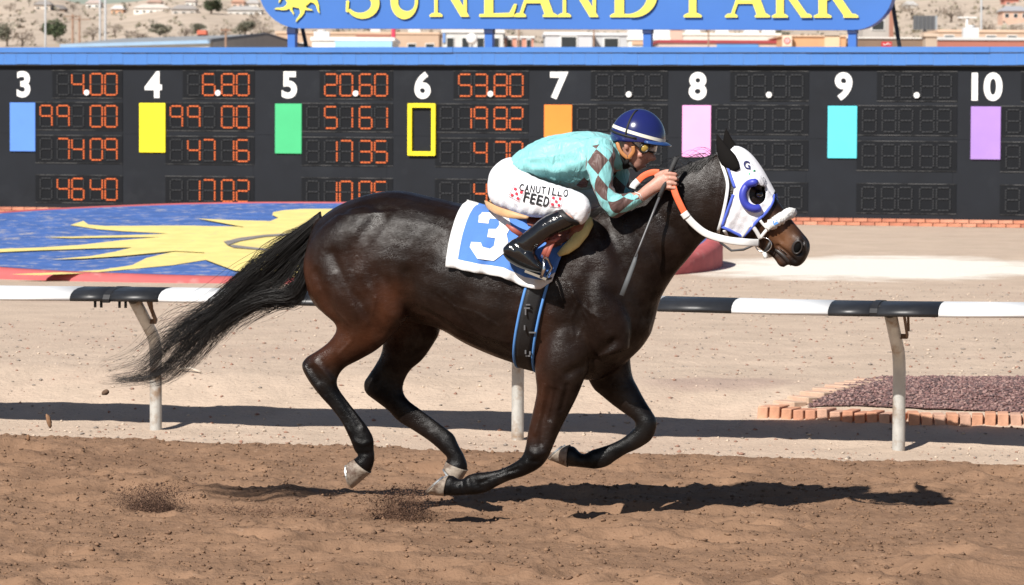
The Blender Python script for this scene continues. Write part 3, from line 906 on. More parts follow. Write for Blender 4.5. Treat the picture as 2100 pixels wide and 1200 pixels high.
for _ in range(9000):
    u, v = rb.random(), rb.random()
    P = (fl[0] * (1 - u) + fl[1] * u) * (1 - v) + (fl[3] * (1 - u) + fl[2] * u) * v
    pts.append((P.x, P.y, float(ground_z(P.x, P.y)) + .010 + rb.random() * .008))
pts = np.array(pts)
me = chunk_cloud('gravel', pts, np.array([rb.uniform(.007, .017) for _ in pts]), M_MAUVE, flatten=.6, seed=8, coarse=True)
o = put('gravel', me, bed); o['kind'] = 'stuff'
mb = MB()
gr = []
for i in range(9):
    r = []
    for j in range(25):
        u, v = j / 24, i / 8
        P = (fl[0] * (1 - u) + fl[1] * u) * (1 - v) + (fl[3] * (1 - u) + fl[2] * u) * v
        r.append((P.x, P.y, float(ground_z(P.x, P.y)) + .012))
    gr.append(r)
mb.grid(gr); mb.build('gravel_base', M_MAUVE[0], bed)
# a bleached stick and odd bits lying on the infield
mb = MB(); a = ground_hit(368, 762); b_ = ground_hit(412, 767); mb.tube([a + Z3 * .015, (a + b_) / 2 + Z3 * .03, b_ + Z3 * .012], [.010, .012, .007], 6)
tag(mb.build('stick', mat('bleached_wood', (.6, .52, .43), rough=.9)), 'short bleached stick lying on the pale ground behind the rail', 'stick')
# ------------------------------------------------------------------ the hillside and town behind the track
def hill_z(x, y):
    x = np.asarray(x, float); y = np.asarray(y, float)
    px = 1050 + FPX * x / y
    ridge = 47 + 16 * sstep(1500, 2300, px) + 1.2 * np.sin(px * .021) - 1.6 * np.exp(-((px - 175) / 40) ** 2) + 2.0 * sstep(260, 420, px)
    t = np.clip((y - 520) / 980, 0, 1.0)
    z = .2 + ridge * t ** 1.03 + 1.6 * fbm(x / 60, y / 90, 71, 4) * np.clip(t * 4, 0, 1)
    z = np.where(y > 1500, z - (y - 1500) * .004, z)
    return z - .6 * (1 - np.clip((y - 520) / 40, 0, 1))
_ht = np.arange(500.0, 2600.0, 4.0)
def hill_hit(px, py):
    d = ray(px, py); P = np.array(CAM_P)[None] + np.array(d)[None] * _ht[:, None]
    k = np.nonzero(P[:, 2] < hill_z(P[:, 0], P[:, 1]))[0]
    return Vector(P[k[0] if len(k) else -1])
xs = np.linspace(-420, 420, 150); ys = np.concatenate([np.linspace(515, 1520, 130), np.linspace(1560, 3200, 10)])
X, Y = np.meshgrid(xs, ys); Zq = hill_z(X, Y)
V = np.stack([X, Y, Zq], -1).reshape(-1, 3); nx, ny = len(xs), len(ys)
i = np.arange(nx - 1)[None, :] + nx * np.arange(ny - 1)[:, None]
Fq = np.stack([i, i + 1, i + 1 + nx, i + nx], -1).reshape(-1, 4)
me = bpy.data.meshes.new('hillside'); me.from_pydata(V.tolist(), [], Fq.tolist())
me.polygons.foreach_set('use_smooth', np.ones(len(Fq), bool))
me.materials.append(mat('hill_sand', (.50, .41, .33), rough=.97, var=.12, scale=.05, spec=.1, col2=(.38, .31, .235), c2scale=.06, c2lo=.52, c2hi=.66, bump=.3, bscale=.4))
tag(put('hillside', me), kind='structure')

def leaf_cloud(mb, c, rx, ry, rz, n, size, rnd, hollow=.35, lump=5):
    lumps = [(rnd.uniform(-.6, .6), rnd.uniform(-.6, .6), rnd.uniform(-.6, .6), rnd.uniform(.3, .55)) for _ in range(lump)]
    for _ in range(n):
        l = rnd.choice(lumps)
        while True:
            u = Vector((rnd.uniform(-1, 1), rnd.uniform(-1, 1), rnd.uniform(-1, 1)))
            if hollow < u.length < 1: break
        q = Vector((l[0] + u.x * l[3], l[1] + u.y * l[3], l[2] + u.z * l[3]))
        p = Vector(c) + Vector((q.x * rx, q.y * ry, q.z * rz))
        a = Vector((rnd.gauss(0, 1), rnd.gauss(0, 1), rnd.gauss(0, 1))).normalized(); b = a.cross(Vector((rnd.gauss(0, 1), rnd.gauss(0, 1), rnd.gauss(0, 1)))).normalized()
        s_ = size * rnd.uniform(.6, 1.4)
        mb.mi = rnd.randrange(2)
        mb.face([mb.vert(p + a * s_), mb.vert(p + b * s_ * .6), mb.vert(p - a * s_), mb.vert(p - b * s_ * .6)])
    mb.mi = 0
LEAF = {'green': [mat('leaf_green', (.075, .095, .045), rough=.8, var=.3, scale=1), mat('leaf_green_dark', (.05, .068, .035), rough=.8, var=.3, scale=1)],
        'dusty': [mat('leaf_dusty', (.17, .165, .115), rough=.8, var=.3, scale=1), mat('leaf_dusty_dark', (.12, .12, .085), rough=.8, var=.3, scale=1)],
        'bare': [mat('twig_brown', (.31, .25, .20), rough=.9, var=.3, scale=1), mat('twig_grey', (.24, .20, .165), rough=.9, var=.3, scale=1)]}
M_TRUNK = mat('bark', (.12, .09, .07), rough=.95, var=.3, scale=3)
def tree(px, pyt, pyb, wpx, kind, label, Y=None, group=None, seed=0, n=700, name=None):
    rnd = random.Random(seed + int(px))
    if Y is None: B = hill_hit(px, pyb)
    else: B = at_depth(px, pyb, Y)
    T = at_depth(px, pyt, B.y)
    g = float(hill_z(B.x, B.y)) if B.y > 540 else BERM
    B.z = max(min(B.z, T.z - 1), g) if Y is None else g
    h = T.z - B.z; w = wpx / FPX * B.y / 2
    vis = (at_depth(px, pyt, B.y) - at_depth(px, pyb, B.y)).z
    t = thing(name or ('bare_bush' if kind == 'bare' else 'tree'), label, 'bush' if kind == 'bare' else 'tree', (B.x, B.y, g), group)
    ch = min(h * .92, max(vis * 1.1, w * 1.5)); cz = T.z - ch / 2
    mb = MB(); mb.tube([(B.x, B.y, g - .3), (B.x + .05 * w, B.y, (g + cz) / 2), (B.x - .04 * w, B.y, cz + ch * .2)], [max(.12, w * .09), max(.1, w * .07), .04], 7)
    for k in range(5):
        a = k * 1.3 + seed; mb.tube([(B.x, B.y, cz - ch * .3), (B.x + math.cos(a) * w * .6, B.y + math.sin(a) * w * .6, cz + ch * .2)], [max(.06, w * .04), .02], 5)
    mb.build('trunk', M_TRUNK, t)
    mb = MB(); leaf_cloud(mb, (B.x, B.y, cz), w * 1.05, w * 1.05, ch * .52, n, max(.10, w * (.085 if kind != 'bare' else .06)), rnd, lump=8)
    mb.build('crown', LEAF[kind], t)
    return t
tree(112, 38, 84, 62, 'green', 'round dense green tree beside two wooden power poles', None, seed=1, n=1500)
tree(14, 40, 96, 50, 'dusty', 'dusty olive tree beyond the round green tree, well clear of the warehouse', None, seed=2, n=900)
tree(433, -14, 30, 46, 'green', 'large dark evergreen among the hillside houses', None, seed=3, n=1500)
tree(502, 42, 74, 46, 'dusty', 'bushy green tree behind the grey warehouse gable', None, seed=4, n=1100)
tree(328, 48, 74, 46, 'dusty', 'low spreading green tree behind the warehouse ridge', None, seed=5, n=900)
tree(408, 48, 74, 40, 'dusty', 'sparse green tree with a bare pole beside it', None, seed=6, n=700)
tree(258, 8, 26, 18, 'dusty', 'small round tree beside a white hillside house', None, seed=7, n=400)
tree(60, -10, 14, 10, 'green', 'slim dark cypress on the hill crest', None, seed=8, n=300)
tree(150, 0, 24, 26, 'bare', 'grey leafless tree on the hill crest', None, seed=9, n=420, name='leafless_tree')
tree(1603, 60, 90, 40, 'dusty', 'olive tree behind the orange corner store', 520, seed=10, n=800)
tree(700, 56, 90, 40, 'dusty', 'low green tree above the light blue shop wall', 560, seed=11, n=500)
BUSH = ['low leafless bush left of the round green tree', 'leafless bush between the steel twin poles and the power poles', "wide leafless bush behind the warehouse's left half", 'leafless bush between the two low green trees', 'leafless bush behind the thin pole at the warehouse roof', 'tall leafless bush behind the curved lower corner of the blue sign', 'leafless bush right of the large dark evergreen', 'low leafless bush left of the spreading green tree', 'leafless bush beside the small beige house', 'leafless bush behind the pink hillside house', 'leafless bush just right of the stucco tower', 'leafless bush above the billboard', 'leafless bush above the brick store at the steel pole', 'leafless bush at the foot of the billboard', 'leafless bush below the peach hillside house']
for k, (x, yt, yb, w) in enumerate([(45, 55, 96, 60), (190, 54, 84, 50), (285, 60, 86, 60), (380, 52, 80, 44), (455, 50, 82, 50), (540, 40, 84, 50), (520, 22, 60, 34), (235, 50, 74, 40), (20, 4, 24, 30), (310, 0, 20, 22), (1870, 6, 40, 50), (1950, 10, 46, 60), (2020, 40, 74, 50), (1905, 55, 80, 44), (2085, 50, 74, 40)]):
    tree(x, yt, yb, w, 'bare', BUSH[k], None, 'leafless bushes on the hillside', 30 + k, 380)
# scrub too small and too many to count
rnd = random.Random(77); mb = MB()
for _ in range(950):
    px = rnd.uniform(-80, 2200); py = rnd.uniform(4, 96)
    P = hill_hit(px, py)
    if P.y > 1490: continue
    r = rnd.uniform(.5, 1.6)
    for _k in range(6):
        a = Vector((rnd.gauss(0, 1), rnd.gauss(0, 1), rnd.gauss(0, 1))).normalized(); b = a.cross(Vector((rnd.gauss(0, 1), rnd.gauss(0, 1), 1))).normalized()
        q = Vector((P.x + rnd.gauss(0, .5) * r, P.y + rnd.gauss(0, .5) * r, float(hill_z(P.x, P.y)) + abs(rnd.gauss(.3, .25)) * r)); s_ = r * rnd.uniform(.25, .55)
        mb.mi = rnd.randrange(2)
        mb.face([mb.vert(q + a * s_), mb.vert(q + b * s_), mb.vert(q - a * s_), mb.vert(q - b * s_)])
tag(mb.build('hillside_scrub', [mat('scrub_olive', (.25, .225, .165), rough=.9, var=.3, scale=1), mat('scrub_grey', (.31, .265, .22), rough=.9, var=.3, scale=1)]), 'low dry scrub dotted over the sandy hillside', 'scrub', kind='stuff')

def wallmat(c): return mat('wall_%02x%02x%02x' % tuple(int(q * 255) for q in c), c, rough=.85, var=.06, scale=.6)
M_PANE = mat('window_dark', (.03, .035, .04), rough=.1, var=.1, spec=.6)
def building(name, label, x0, x1, yt, Y, c, deep=14, coping=None, windows=0, units=(), band=None, cat='building', pitched=None, base=None, wy=None):
    A = at_depth(x0, yt, Y); B = at_depth(x1, yt, Y); g = base if base is not None else BERM
    cx, w = (A.x + B.x) / 2, (B.x - A.x) / 2; top = A.z
    t = thing(name, label, cat, (cx, Y + deep / 2, g))
    mb = MB(); mb.box((cx, Y + deep / 2, (g - 1 + top) / 2), (w, 0, 0), (0, deep / 2, 0), (0, 0, (top - g + 1) / 2)); mb.build('wall', wallmat(c), t)
    px = Y / FPX
    if pitched is not None:
        rc, rise = pitched; mb = MB()
        z0 = top + .02; o = .5
        p = [(cx - w - o, Y - o, z0), (cx + w + o, Y - o, z0), (cx + w + o, Y + deep + o, z0), (cx - w - o, Y + deep + o, z0), (cx - w * .6, Y + deep / 2, z0 + rise), (cx + w * .6, Y + deep / 2, z0 + rise)]
        ii = [mb.vert(q) for q in p]
        for f in ((0, 1, 5, 4), (1, 2, 5), (2, 3, 4, 5), (3, 0, 4), (3, 2, 1, 0)): mb.face([ii[k] for k in f])
        mb.build('roof', wallmat(rc), t)
    else:
        mb = MB(); h = coping[1] * px if coping else .25
        mb.box((cx, Y + deep / 2, top + h / 2), (w + .12, 0, 0), (0, deep / 2 + .12, 0), (0, 0, h / 2)); mb.build('coping', wallmat(coping[0] if coping else tuple(min(.85, q * 1.25) for q in c)), t)
    if band:
        c2, b0, b1, xa, xb = band; a = at_depth(xa, b0, Y - .06); b = at_depth(xb, b1, Y - .06)
        mb = MB(); mb.box(((a.x + b.x) / 2, Y - .05, (a.z + b.z) / 2), ((b.x - a.x) / 2, 0, 0), (0, .07, 0), (0, 0, abs(a.z - b.z) / 2)); mb.build('facade_band', wallmat(c2), t)
    hgt = top - g
    for k in range(windows):
        u = -w + 2 * w * (k + .5) / windows; wz = top - (min(1.6, hgt * .4) if wy is None else wy); ww = min(.7, w / windows * .5)
        mb = MB(); mb.box((cx + u, Y - .03, wz), (ww, 0, 0), (0, .05, 0), (0, 0, min(.55, hgt * .16))); f = mb.build('window', wallmat((.7, .7, .68)), t)
        mb = MB(); mb.box((cx + u, Y - .07, wz), (ww * .86, 0, 0), (0, .03, 0), (0, 0, min(.55, hgt * .16) * .84)); mb.build('pane', M_PANE, f)
    for (ux, uw, uh) in units:
        a = at_depth(ux, yt, Y + deep * .4)
        mb = MB(); mb.box((a.x, Y + deep * .4, top + .3 + uh / 2), (uw / 2, 0, 0), (0, uw / 2, 0), (0, 0, uh / 2))
        mb.tube([(a.x, Y + deep * .4, top + .3 + uh), (a.x, Y + deep * .4, top + .3 + uh * 1.25)], uw * .28, 10); mb.build('roof_unit', wallmat((.62, .62, .62)), t)
    return t
# warehouse with a long low roof
Wb = at_depth(432, 86, 290); Wa = at_depth(128, 86, 312); Wc = at_depth(645, 86, 330)
ze = Wb.z; zr = at_depth(535, 73.5, 312).z
wh = thing('warehouse', 'long low grey metal warehouse with a shallow gabled roof', 'building', (Wb.x, Wb.y, BERM))
Wd = Wa + (Wc - Wb)
for p_ in (Wa, Wb, Wc, Wd): p_.z = ze
R1 = (Wb + Wc) / 2; R2 = (Wa + Wd) / 2; R1.z = R2.z = zr
def quad(nm, pts, m_, parent):
    mb = MB(); c_ = Vector((0, 0, 0)); mb.face([mb.vert(p) for p in pts]); o = mb.build(nm, m_, parent); o.modifiers.new('t', 'SOLIDIFY').thickness = .15; return o
dn_ = lambda p: Vector((p.x, p.y, BERM - .5))
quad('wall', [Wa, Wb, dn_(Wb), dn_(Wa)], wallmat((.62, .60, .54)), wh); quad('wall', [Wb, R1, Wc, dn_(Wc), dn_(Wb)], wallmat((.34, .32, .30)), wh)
quad('wall', [Wc, Wd, dn_(Wd), dn_(Wc)], wallmat((.5, .5, .48)), wh); quad('wall', [Wd, R2, Wa, dn_(Wa), dn_(Wd)], wallmat((.5, .5, .48)), wh)
ov = (Wb - Wc).normalized() * .5; up_ = Vector((0, 0, .12))
quad('roof', [Wa + ov + up_, Wb + ov + up_, R1 + up_, R2 + up_], mat('roof_metal', (.30, .31, .32), rough=.55, var=.08, scale=.5), wh); quad('roof', [R2 + up_, R1 + up_, Wc + up_, Wd + up_], mat('roof_metal', (0, 0, 0)), wh)
mb = MB(); mb.bar(Wa + ov, Wb + ov, .16, .28); mb.build('gutter', wallmat((.28, .42, .58)), wh)
mb = MB(); mb.bar(Wb + ov + up_, R1 + up_, .3, .2); mb.build('barge_board', wallmat((.13, .14, .16)), wh)
mb = MB(); mb.bar(R1 + up_, Wc + up_, .3, .2); mb.build('barge_board', wallmat((.13, .14, .16)), wh)
building('shop', 'white flat roofed shop with a light blue side wall', 640, 806, 83, 282, (.74, .74, .72), band=((.33, .58, .80), 84, 99, 687, 804), units=((660, 1.2, .5),))
building('strip_mall', 'tan strip mall with a brick red upper storey', 566, 900, 69, 430, (.50, .36, .26), deep=18, band=((.36, .17, .12), 70, 84, 730, 800), windows=9, units=((770, 1.2, .7), (850, 1.5, .8)))
building('office_block', 'pale grey office block with a white satellite dish', 908, 1032, 67, 300, (.58, .57, .55), band=((.16, .30, .62), 68, 88, 908, 913), windows=4, wy=.9)
dish = thing('satellite_dish', 'white satellite dish standing before the pale grey office block', 'dish', at_depth(965, 96, 285))
mb = MB(); mb.smooth = True; c_ = at_depth(968, 80, 284)
mb.ring_loft([[c_ + Vector((r * math.cos(a), -.25 + r * r * .9 - .3, r * math.sin(a))) * 1 for a in np.linspace(0, 6.283, 21)[:-1]] for r in (.02, .15, .3, .42)], cap=False); o = mb.build('reflector', wallmat((.78, .78, .78)), dish); o.modifiers.new('t', 'SOLIDIFY').thickness = .03
mb = MB(); mb.tube([(c_.x, c_.y, BERM), (c_.x, c_.y, c_.z - .2)], .06, 8); mb.build('mast', wallmat((.5, .5, .5)), dish)
building('diner', 'low coral painted diner with white trim', 1035, 1094, 78, 310, (.62, .28, .20), coping=((.75, .73, .7), 4), windows=3, wy=.6)
building('metal_shed', 'silver ribbed metal shed with a plain side vent', 1118, 1215, 72, 296, (.55, .56, .58), windows=1, wy=.6)
building('metal_shed', 'silver ribbed metal shed beside a bare wooden pole', 1221, 1286, 73, 300, (.50, .51, .52), windows=1, wy=.7)
building('market', 'white market building with a peach front', 1288, 1372, 82, 330, (.70, .68, .64), band=((.66, .42, .28), 84, 92, 1296, 1330), units=((1302, 1.4, .8), (1355, 1.6, .9)))
building('tall_shop', 'narrow pinkish shop rising above the red roofed store', 1374, 1400, 60, 350, (.62, .42, .34), windows=1)
building('discount_store', 'long store with dark red fascia and a blue panel', 1350, 1602, 88, 286, (.55, .45, .40), coping=((.33, .05, .06), 6), band=((.10, .28, .62), 91, 99, 1470, 1555))
building('shop_row', 'row of white shops with rooftop coolers', 1402, 1600, 72, 400, (.66, .62, .56), units=((1420, 1.6, 1.2), (1480, 1.4, 1.0), (1540, 1.6, 1.4), (1575, 1.5, 1.0)), windows=6)
building('corner_store', 'orange corner store with a round red and white emblem', 1604, 1735, 75, 280, (.58, .32, .17), coping=((.66, .48, .34), 3), band=((.72, .50, .33), 73, 99, 1691, 1722))
em = thing('store_emblem', 'round red and white emblem panel on the orange corner store', 'sign', at_depth(1614, 84, 279))
mb = MB(); a = at_depth(1614, 84, 279.6); mb.box(a, (.36, 0, 0), (0, .15, 0), (0, 0, .42)); mb.build('panel', wallmat((.75, .6, .48)), em)
for r, c, dy in ((.24, (.55, .03, .04), -.18), (.15, (.8, .8, .8), -.20), (.07, (.55, .03, .04), -.22)):
    mb = MB(); mb.prism([a + Vector((r * math.cos(t), dy, r * math.sin(t))) for t in np.linspace(0, 6.283, 21)[:-1]], (0, .03, 0)); mb.build('ring', wallmat(c), em)
building('restaurant', 'brown restaurant with a red sign and white trim line', 1735, 1902, 79, 284, (.21, .145, .105), coping=((.70, .68, .64), 3), windows=0)
rs = thing('red_sign', 'red sign with a white swirl on the brown restaurant', 'sign', at_depth(1818, 92, 283))
a = at_depth(1818, 91, 283.5); mb = MB(); mb.box(a, (.40, 0, 0), (0, .1, 0), (0, 0, .20)); mb.build('panel', wallmat((.50, .03, .04)), rs)
mb = MB(); mb.tube([a + Vector((x, -.13, .05 * math.sin(x * 14))) for x in np.linspace(-.27, .30, 12)], .035, 6); mb.build('swirl', wallmat((.8, .8, .8)), rs)
building('brick_store', 'red brick store with a pale grey top band', 1922, 2140, 82, 290, (.40, .15, .11), coping=((.58, .58, .57), 6), units=((1990, 1.2, .8),))
building('gate_pier', 'pale stone pier between the restaurant and the brick store', 1898, 1922, 75, 282, (.45, .36, .28), deep=3)
building('stucco_tower', 'grey stucco tower building with one small window and brick edge', 1770, 1832, 8, 380, (.42, .39, .36), band=((.36, .17, .12), 9, 99, 1824, 1832), windows=1, wy=2.2)
building('low_store', 'low tan store with pale parapet under the billboard', 1925, 2140, 66, 360, (.52, .38, .28), windows=5, wy=.8)
# houses on the hill
HL = [(70, 103, 7, 20, (.55, .47, .40), (.30, .27, .25), 'small beige hillside house by the slim cypress'), (100, 132, 16, 22, (.30, .22, .17), (.20, .18, .17), 'brown hillside house with a dark flat looking roof'), (176, 206, 4, 18, (.72, .70, .66), (.50, .40, .36), 'white hillside house with a pinkish roof on the crest'),
      (228, 252, 16, 28, (.62, .36, .22), (.66, .62, .58), 'orange hillside house with a white roof'), (274, 346, 14, 26, (.76, .73, .68), (.60, .54, .48), 'long white hillside house with a low roof'), (302, 330, 2, 14, (.66, .56, .48), (.46, .30, .24), 'pink hillside house with a terracotta roof'),
      (352, 402, 16, 28, (.50, .46, .42), (.33, .30, .28), 'grey hillside house behind leafless bushes'), (380, 400, 0, 12, (.74, .72, .68), (.5, .4, .35), 'small white hillside house above the grey one'), (466, 536, 18, 30, (.62, .60, .57), (.42, .40, .38), 'long pale hillside house beside the big evergreen'), (475, 500, 2, 14, (.66, .45, .35), (.5, .28, .2), 'salmon hillside house with a red tiled roof'), (505, 530, 4, 14, (.7, .66, .6), (.45, .42, .4), 'cream hillside house with a grey roof near the sign edge'),
      (2056, 2110, 20, 48, (.58, .38, .29), (.36, .36, .38), 'peach hillside house with a grey hipped roof'), (1858, 1880, 8, 16, (.70, .68, .64), (.5, .48, .46), 'tiny white hillside house beside the stucco tower'), (2060, 2090, -4, 8, (.5, .2, .15), (.35, .12, .1), 'red hillside house above the peach one')]
for (x0, x1, yt, yb, c, rc, lab) in HL:
    P = hill_hit((x0 + x1) / 2, yb)
    building('hillside_house', lab, x0, x1, yt + 3, P.y, c, deep=9, pitched=(rc, 3.2 * P.y / FPX + 1.0), windows=max(2, int((x1 - x0) / 14)), base=float(hill_z(P.x, P.y)) - .5, wy=1.1, cat='house')
for o in bpy.data.objects:
    if o.name.startswith('hillside_house'): o['group'] = 'houses on the hillside'
# poles
def pole(name, label, px, yt, yb, Y, r, m_, arms=(), cat='pole', group=None):
    B = at_depth(px, yb, Y); T = at_depth(px, yt, Y); g = BERM if Y < 540 else float(hill_z(B.x, Y))
    t = thing(name, label, cat, (B.x, Y, g), group)
    mb = MB(); mb.tube([(B.x, Y, g - .2), (T.x, Y, T.z)], [r * 1.2, r * .8], 8); mb.build('shaft', m_, t)
    for (py, hw) in arms:
        z = at_depth(px, py, Y).z; mb = MB(); mb.bar((B.x - hw, Y - r, z), (B.x + hw, Y - r, z), .12, .14); mb.build('crossarm', m_, t)
    return t
M_PSTEEL = wallmat((.40, .41, .42)); M_PWOOD = mat('pole_wood', (.27, .17, .12), rough=.9, var=.2, scale=2)
pole('steel_pole', 'tall grey steel pole in front of the round green tree', 93, -60, 96, 420, .13, M_PSTEEL)
pole('steel_pole', 'tall grey steel pole, one of a pair behind the warehouse', 205, -60, 96, 520, .16, M_PSTEEL, group='paired steel poles'); pole('steel_pole', 'tall grey steel pole, one of a pair behind the warehouse', 216, -60, 96, 470, .17, M_PSTEEL, group='paired steel poles')
pole('power_pole', 'brown wooden power pole nearest the round green tree', 149, 29, 96, 500, .20, M_PWOOD, ((34, 1.2),)); pole('power_pole', 'shorter brown wooden power pole with a crossarm', 163, 36, 96, 520, .19, M_PWOOD, ((40, 1.6),))
pole('power_pole', 'thin wooden pole in front of the warehouse roof', 463, 58, 98, 284, .10, M_PWOOD, ((62, .4),))
pole('power_pole', 'wooden pole rising before the silver shed and coral diner', 1064, 50, 98, 290, .07, M_PWOOD); pole('power_pole', 'wooden pole between the two silver sheds', 1218, 50, 98, 286, .08, M_PWOOD); pole('power_pole', 'slim wooden pole in front of the red fascia store', 1453, 50, 98, 280, .07, M_PWOOD)
pole('pylon_sign', 'narrow red pylon sign behind the light blue shop', 807, 50, 98, 320, .22, wallmat((.55, .04, .08)), cat='sign')
pole('lamp_post', 'white lamp post with a flat twin head', 1983, 34, 72, 420, .16, wallmat((.75, .75, .74)), ((36, 1.1),), cat='lamp post'); pole('steel_pole', 'grey steel pole above the peach hillside house', 2013, -40, 60, 560, .17, M_PSTEEL)
bb = thing('billboard', 'dark grey back of a billboard on the sandy slope', 'billboard', at_depth(1898, 66, 440))
a = at_depth(1873, 32, 440); b = at_depth(1921, 61, 440)
mb = MB(); mb.box(((a.x + b.x) / 2, 440, (a.z + b.z) / 2), ((b.x - a.x) / 2, 0, 0), (0, .12, 0), (0, 0, (a.z - b.z) / 2)); mb.build('panel', wallmat((.10, .105, .115)), bb)
for k in range(6):
    x = a.x + (b.x - a.x) * (k + .5) / 6
    mb = MB(); mb.bar((x, 439.8, b.z - .1), (x, 439.8, a.z), .08, .08); mb.build('rib', wallmat((.16, .165, .17)), bb)
mb = MB(); mb.bar((b.x - .1, 439.7, b.z), (b.x - .1, 439.7, a.z), .25, .2); mb.build('edge_frame', wallmat((.30, .33, .36)), bb)
mb = MB(); mb.tube([((a.x + b.x) / 2, 440.3, BERM), ((a.x + b.x) / 2, 440.3, a.z - .2)], .2, 8); mb.build('column', wallmat((.3, .3, .3)), bb)
rc_ = thing('truck', 'small orange red truck box parked behind the warehouse', 'truck', at_depth(413, 78, 480))
a = at_depth(404, 62, 480); b = at_depth(424, 72, 480); mb = MB(); mb.box(((a.x + b.x) / 2, 481, (a.z + b.z) / 2), ((b.x - a.x) / 2, 0, 0), (0, 1.2, 0), (0, 0, (a.z - b.z) / 2)); o = mb.build('box_body', wallmat((.58, .16, .10)), rc_); bevel(o, .08, 2)
mb = MB(); mb.box(((a.x + b.x) / 2, 481, (a.z + b.z) / 2 - .8 * (a.z - b.z)), ((b.x - a.x) / 2 * .9, 0, 0), (0, 1.0, 0), (0, 0, (a.z - b.z) / 4)); mb.build('chassis', wallmat((.05, .05, .05)), rc_)
# ------------------------------------------------------------------ the horse
HO = flat(1040, 1085)
HU, HN = RAIL_U, RAIL_N
def hp(px, py, y=0.0): return hit(px, py, HO + HN * y, HN)
def loc(P):
    v = Vector(P) - HO; return v.dot(HU), v.dot(HN), v.z
def glo(x, y, z): return HO + HU * x + HN * y + Z3 * z

def crom(vals, k):
    """Catmull-Rom through rows of numbers, k steps per span"""
    A = np.array(vals, float); n = len(A); out = []
    for i in range(n - 1):
        p0 = A[max(i - 1, 0)]; p1 = A[i]; p2 = A[i + 1]; p3 = A[min(i + 2, n - 1)]
        for j in range(k):
            t = j / k
            out.append(.5 * ((2 * p1) + (-p0 + p2) * t + (2 * p0 - 5 * p1 + 4 * p2 - p3) * t * t + (-p0 + 3 * p1 - 3 * p2 + p3) * t ** 3))
    out.append(A[-1]); return np.array(out)
def loft_rings(st, k=4, n=28, pw=1.0):
    """stations: (ax, ay, bx, by, halfwidth, lateral[, power]) in photo pixels, metres and metres"""
    rows = []
    for q in st:
        ax, ay, bx, by, w, y = q[:6]; p = q[6] if len(q) > 6 else pw
        A = hp(ax, ay, y); B = hp(bx, by, y)
        rows.append((*A, *B, w, p))
    R_ = crom(rows, k); rings = []
    for r in R_:
        A = Vector(r[0:3]); B = Vector(r[3:6]); w, p = r[6], r[7]
        C = (A + B) / 2; h = (A - B) / 2; ring = []
        for i in range(n):
            t = 2 * math.pi * i / n; c_, s_ = math.cos(t), math.sin(t)
            c2 = math.copysign(abs(c_) ** p, c_); s2 = math.copysign(abs(s_) ** p, s_)
            ring.append(C + h * c2 + HN * (-w * s2))
        rings.append(ring)
    return rings
def ellipsoid(mb, c, hx, hy, hz, nu=18, nv=12):
    rings = []
    for i in range(1, nv):
        t = math.pi * i / nv
        rings.append([Vector(c) + hx * math.cos(t) + hy * (math.sin(t) * math.cos(2 * math.pi * k / nu)) + hz * (math.sin(t) * math.sin(2 * math.pi * k / nu)) for k in range(nu)])
    mb.ring_loft(rings)

def remesh(mb, voxel, taubin=8, lap=0):
    o = mb.build('tmp', [], None); fix_normals(o)
    md = o.modifiers.new('r', 'REMESH'); md.mode = 'VOXEL'; md.voxel_size = voxel; md.use_smooth_shade = True
    dg = bpy.context.evaluated_depsgraph_get()
    me = bpy.data.meshes.new_from_object(o.evaluated_get(dg))
    bpy.data.objects.remove(o)
    smooth_mesh(me, taubin, lap)
    return me
def smooth_mesh(me, taubin=8, lap=0):
    nv = len(me.vertices); V = np.empty(nv * 3); me.vertices.foreach_get('co', V); V = V.reshape(-1, 3)
    E = np.empty(len(me.edges) * 2, np.int32); me.edges.foreach_get('vertices', E); E = E.reshape(-1, 2)
    deg = np.bincount(E.ravel(), minlength=nv).astype(float)[:, None]; deg[deg == 0] = 1
    def step(V, lam):
        S = np.zeros_like(V)
        for k in range(3):
            S[:, k] = np.bincount(E[:, 0], V[E[:, 1], k], nv) + np.bincount(E[:, 1], V[E[:, 0], k], nv)
        return V + lam * (S / deg - V)
    for _ in range(lap): V = step(V, .5)
    for _ in range(taubin): V = step(step(V, .5), -.52)
    me.vertices.foreach_set('co', V.ravel()); me.update()
def verts_of(me):
    V = np.empty(len(me.vertices) * 3); me.vertices.foreach_get('co', V); return V.reshape(-1, 3)
def normals_of(me):
    V = np.empty(len(me.vertices) * 3, np.float32); me.vertex_normals.foreach_get('vector', V); return V.reshape(-1, 3).astype(float)
def local_xyz(V):
    d = V - np.array(HO); return np.stack([d @ np.array(HU), d @ np.array(HN), d[:, 2]], -1)
def seg_dist(X, Z, poly):
    best = np.full(len(X), 1e9)
    for (x0, z0), (x1, z1) in zip(poly, poly[1:]):
        dx, dz = x1 - x0, z1 - z0; L2 = dx * dx + dz * dz + 1e-12
        t = np.clip(((X - x0) * dx + (Z - z0) * dz) / L2, 0, 1)
        best = np.minimum(best, np.hypot(X - x0 - t * dx, Z - z0 - t * dz))
    return best
def pl2(pts, y=-.22):
    out = []
    for px, py in pts:
        x, _, z = loc(hp(px, py, y)); out.append((x, z))
    return out
def sculpt(me, strokes, ylim=None):
    """press grooves (depth<0) or raise ridges along photo lines, on surfaces facing that side"""
    V = verts_of(me); Nn = normals_of(me); Lc = local_xyz(V); nl = Nn @ np.array(HN)
    D = np.zeros(len(V))
    for pts, width, depth, side in strokes:
        p = pl2(pts, side * .2); d = seg_dist(Lc[:, 0], Lc[:, 2], p)
        wgt = np.exp(-(d / (width / 425.0)) ** 2) * np.clip(nl * side, 0, 1) ** .7 * (Lc[:, 1] * side > -.03)
        D += depth * wgt
    V += Nn * D[:, None]
    me.vertices.foreach_set('co', V.ravel()); me.update()

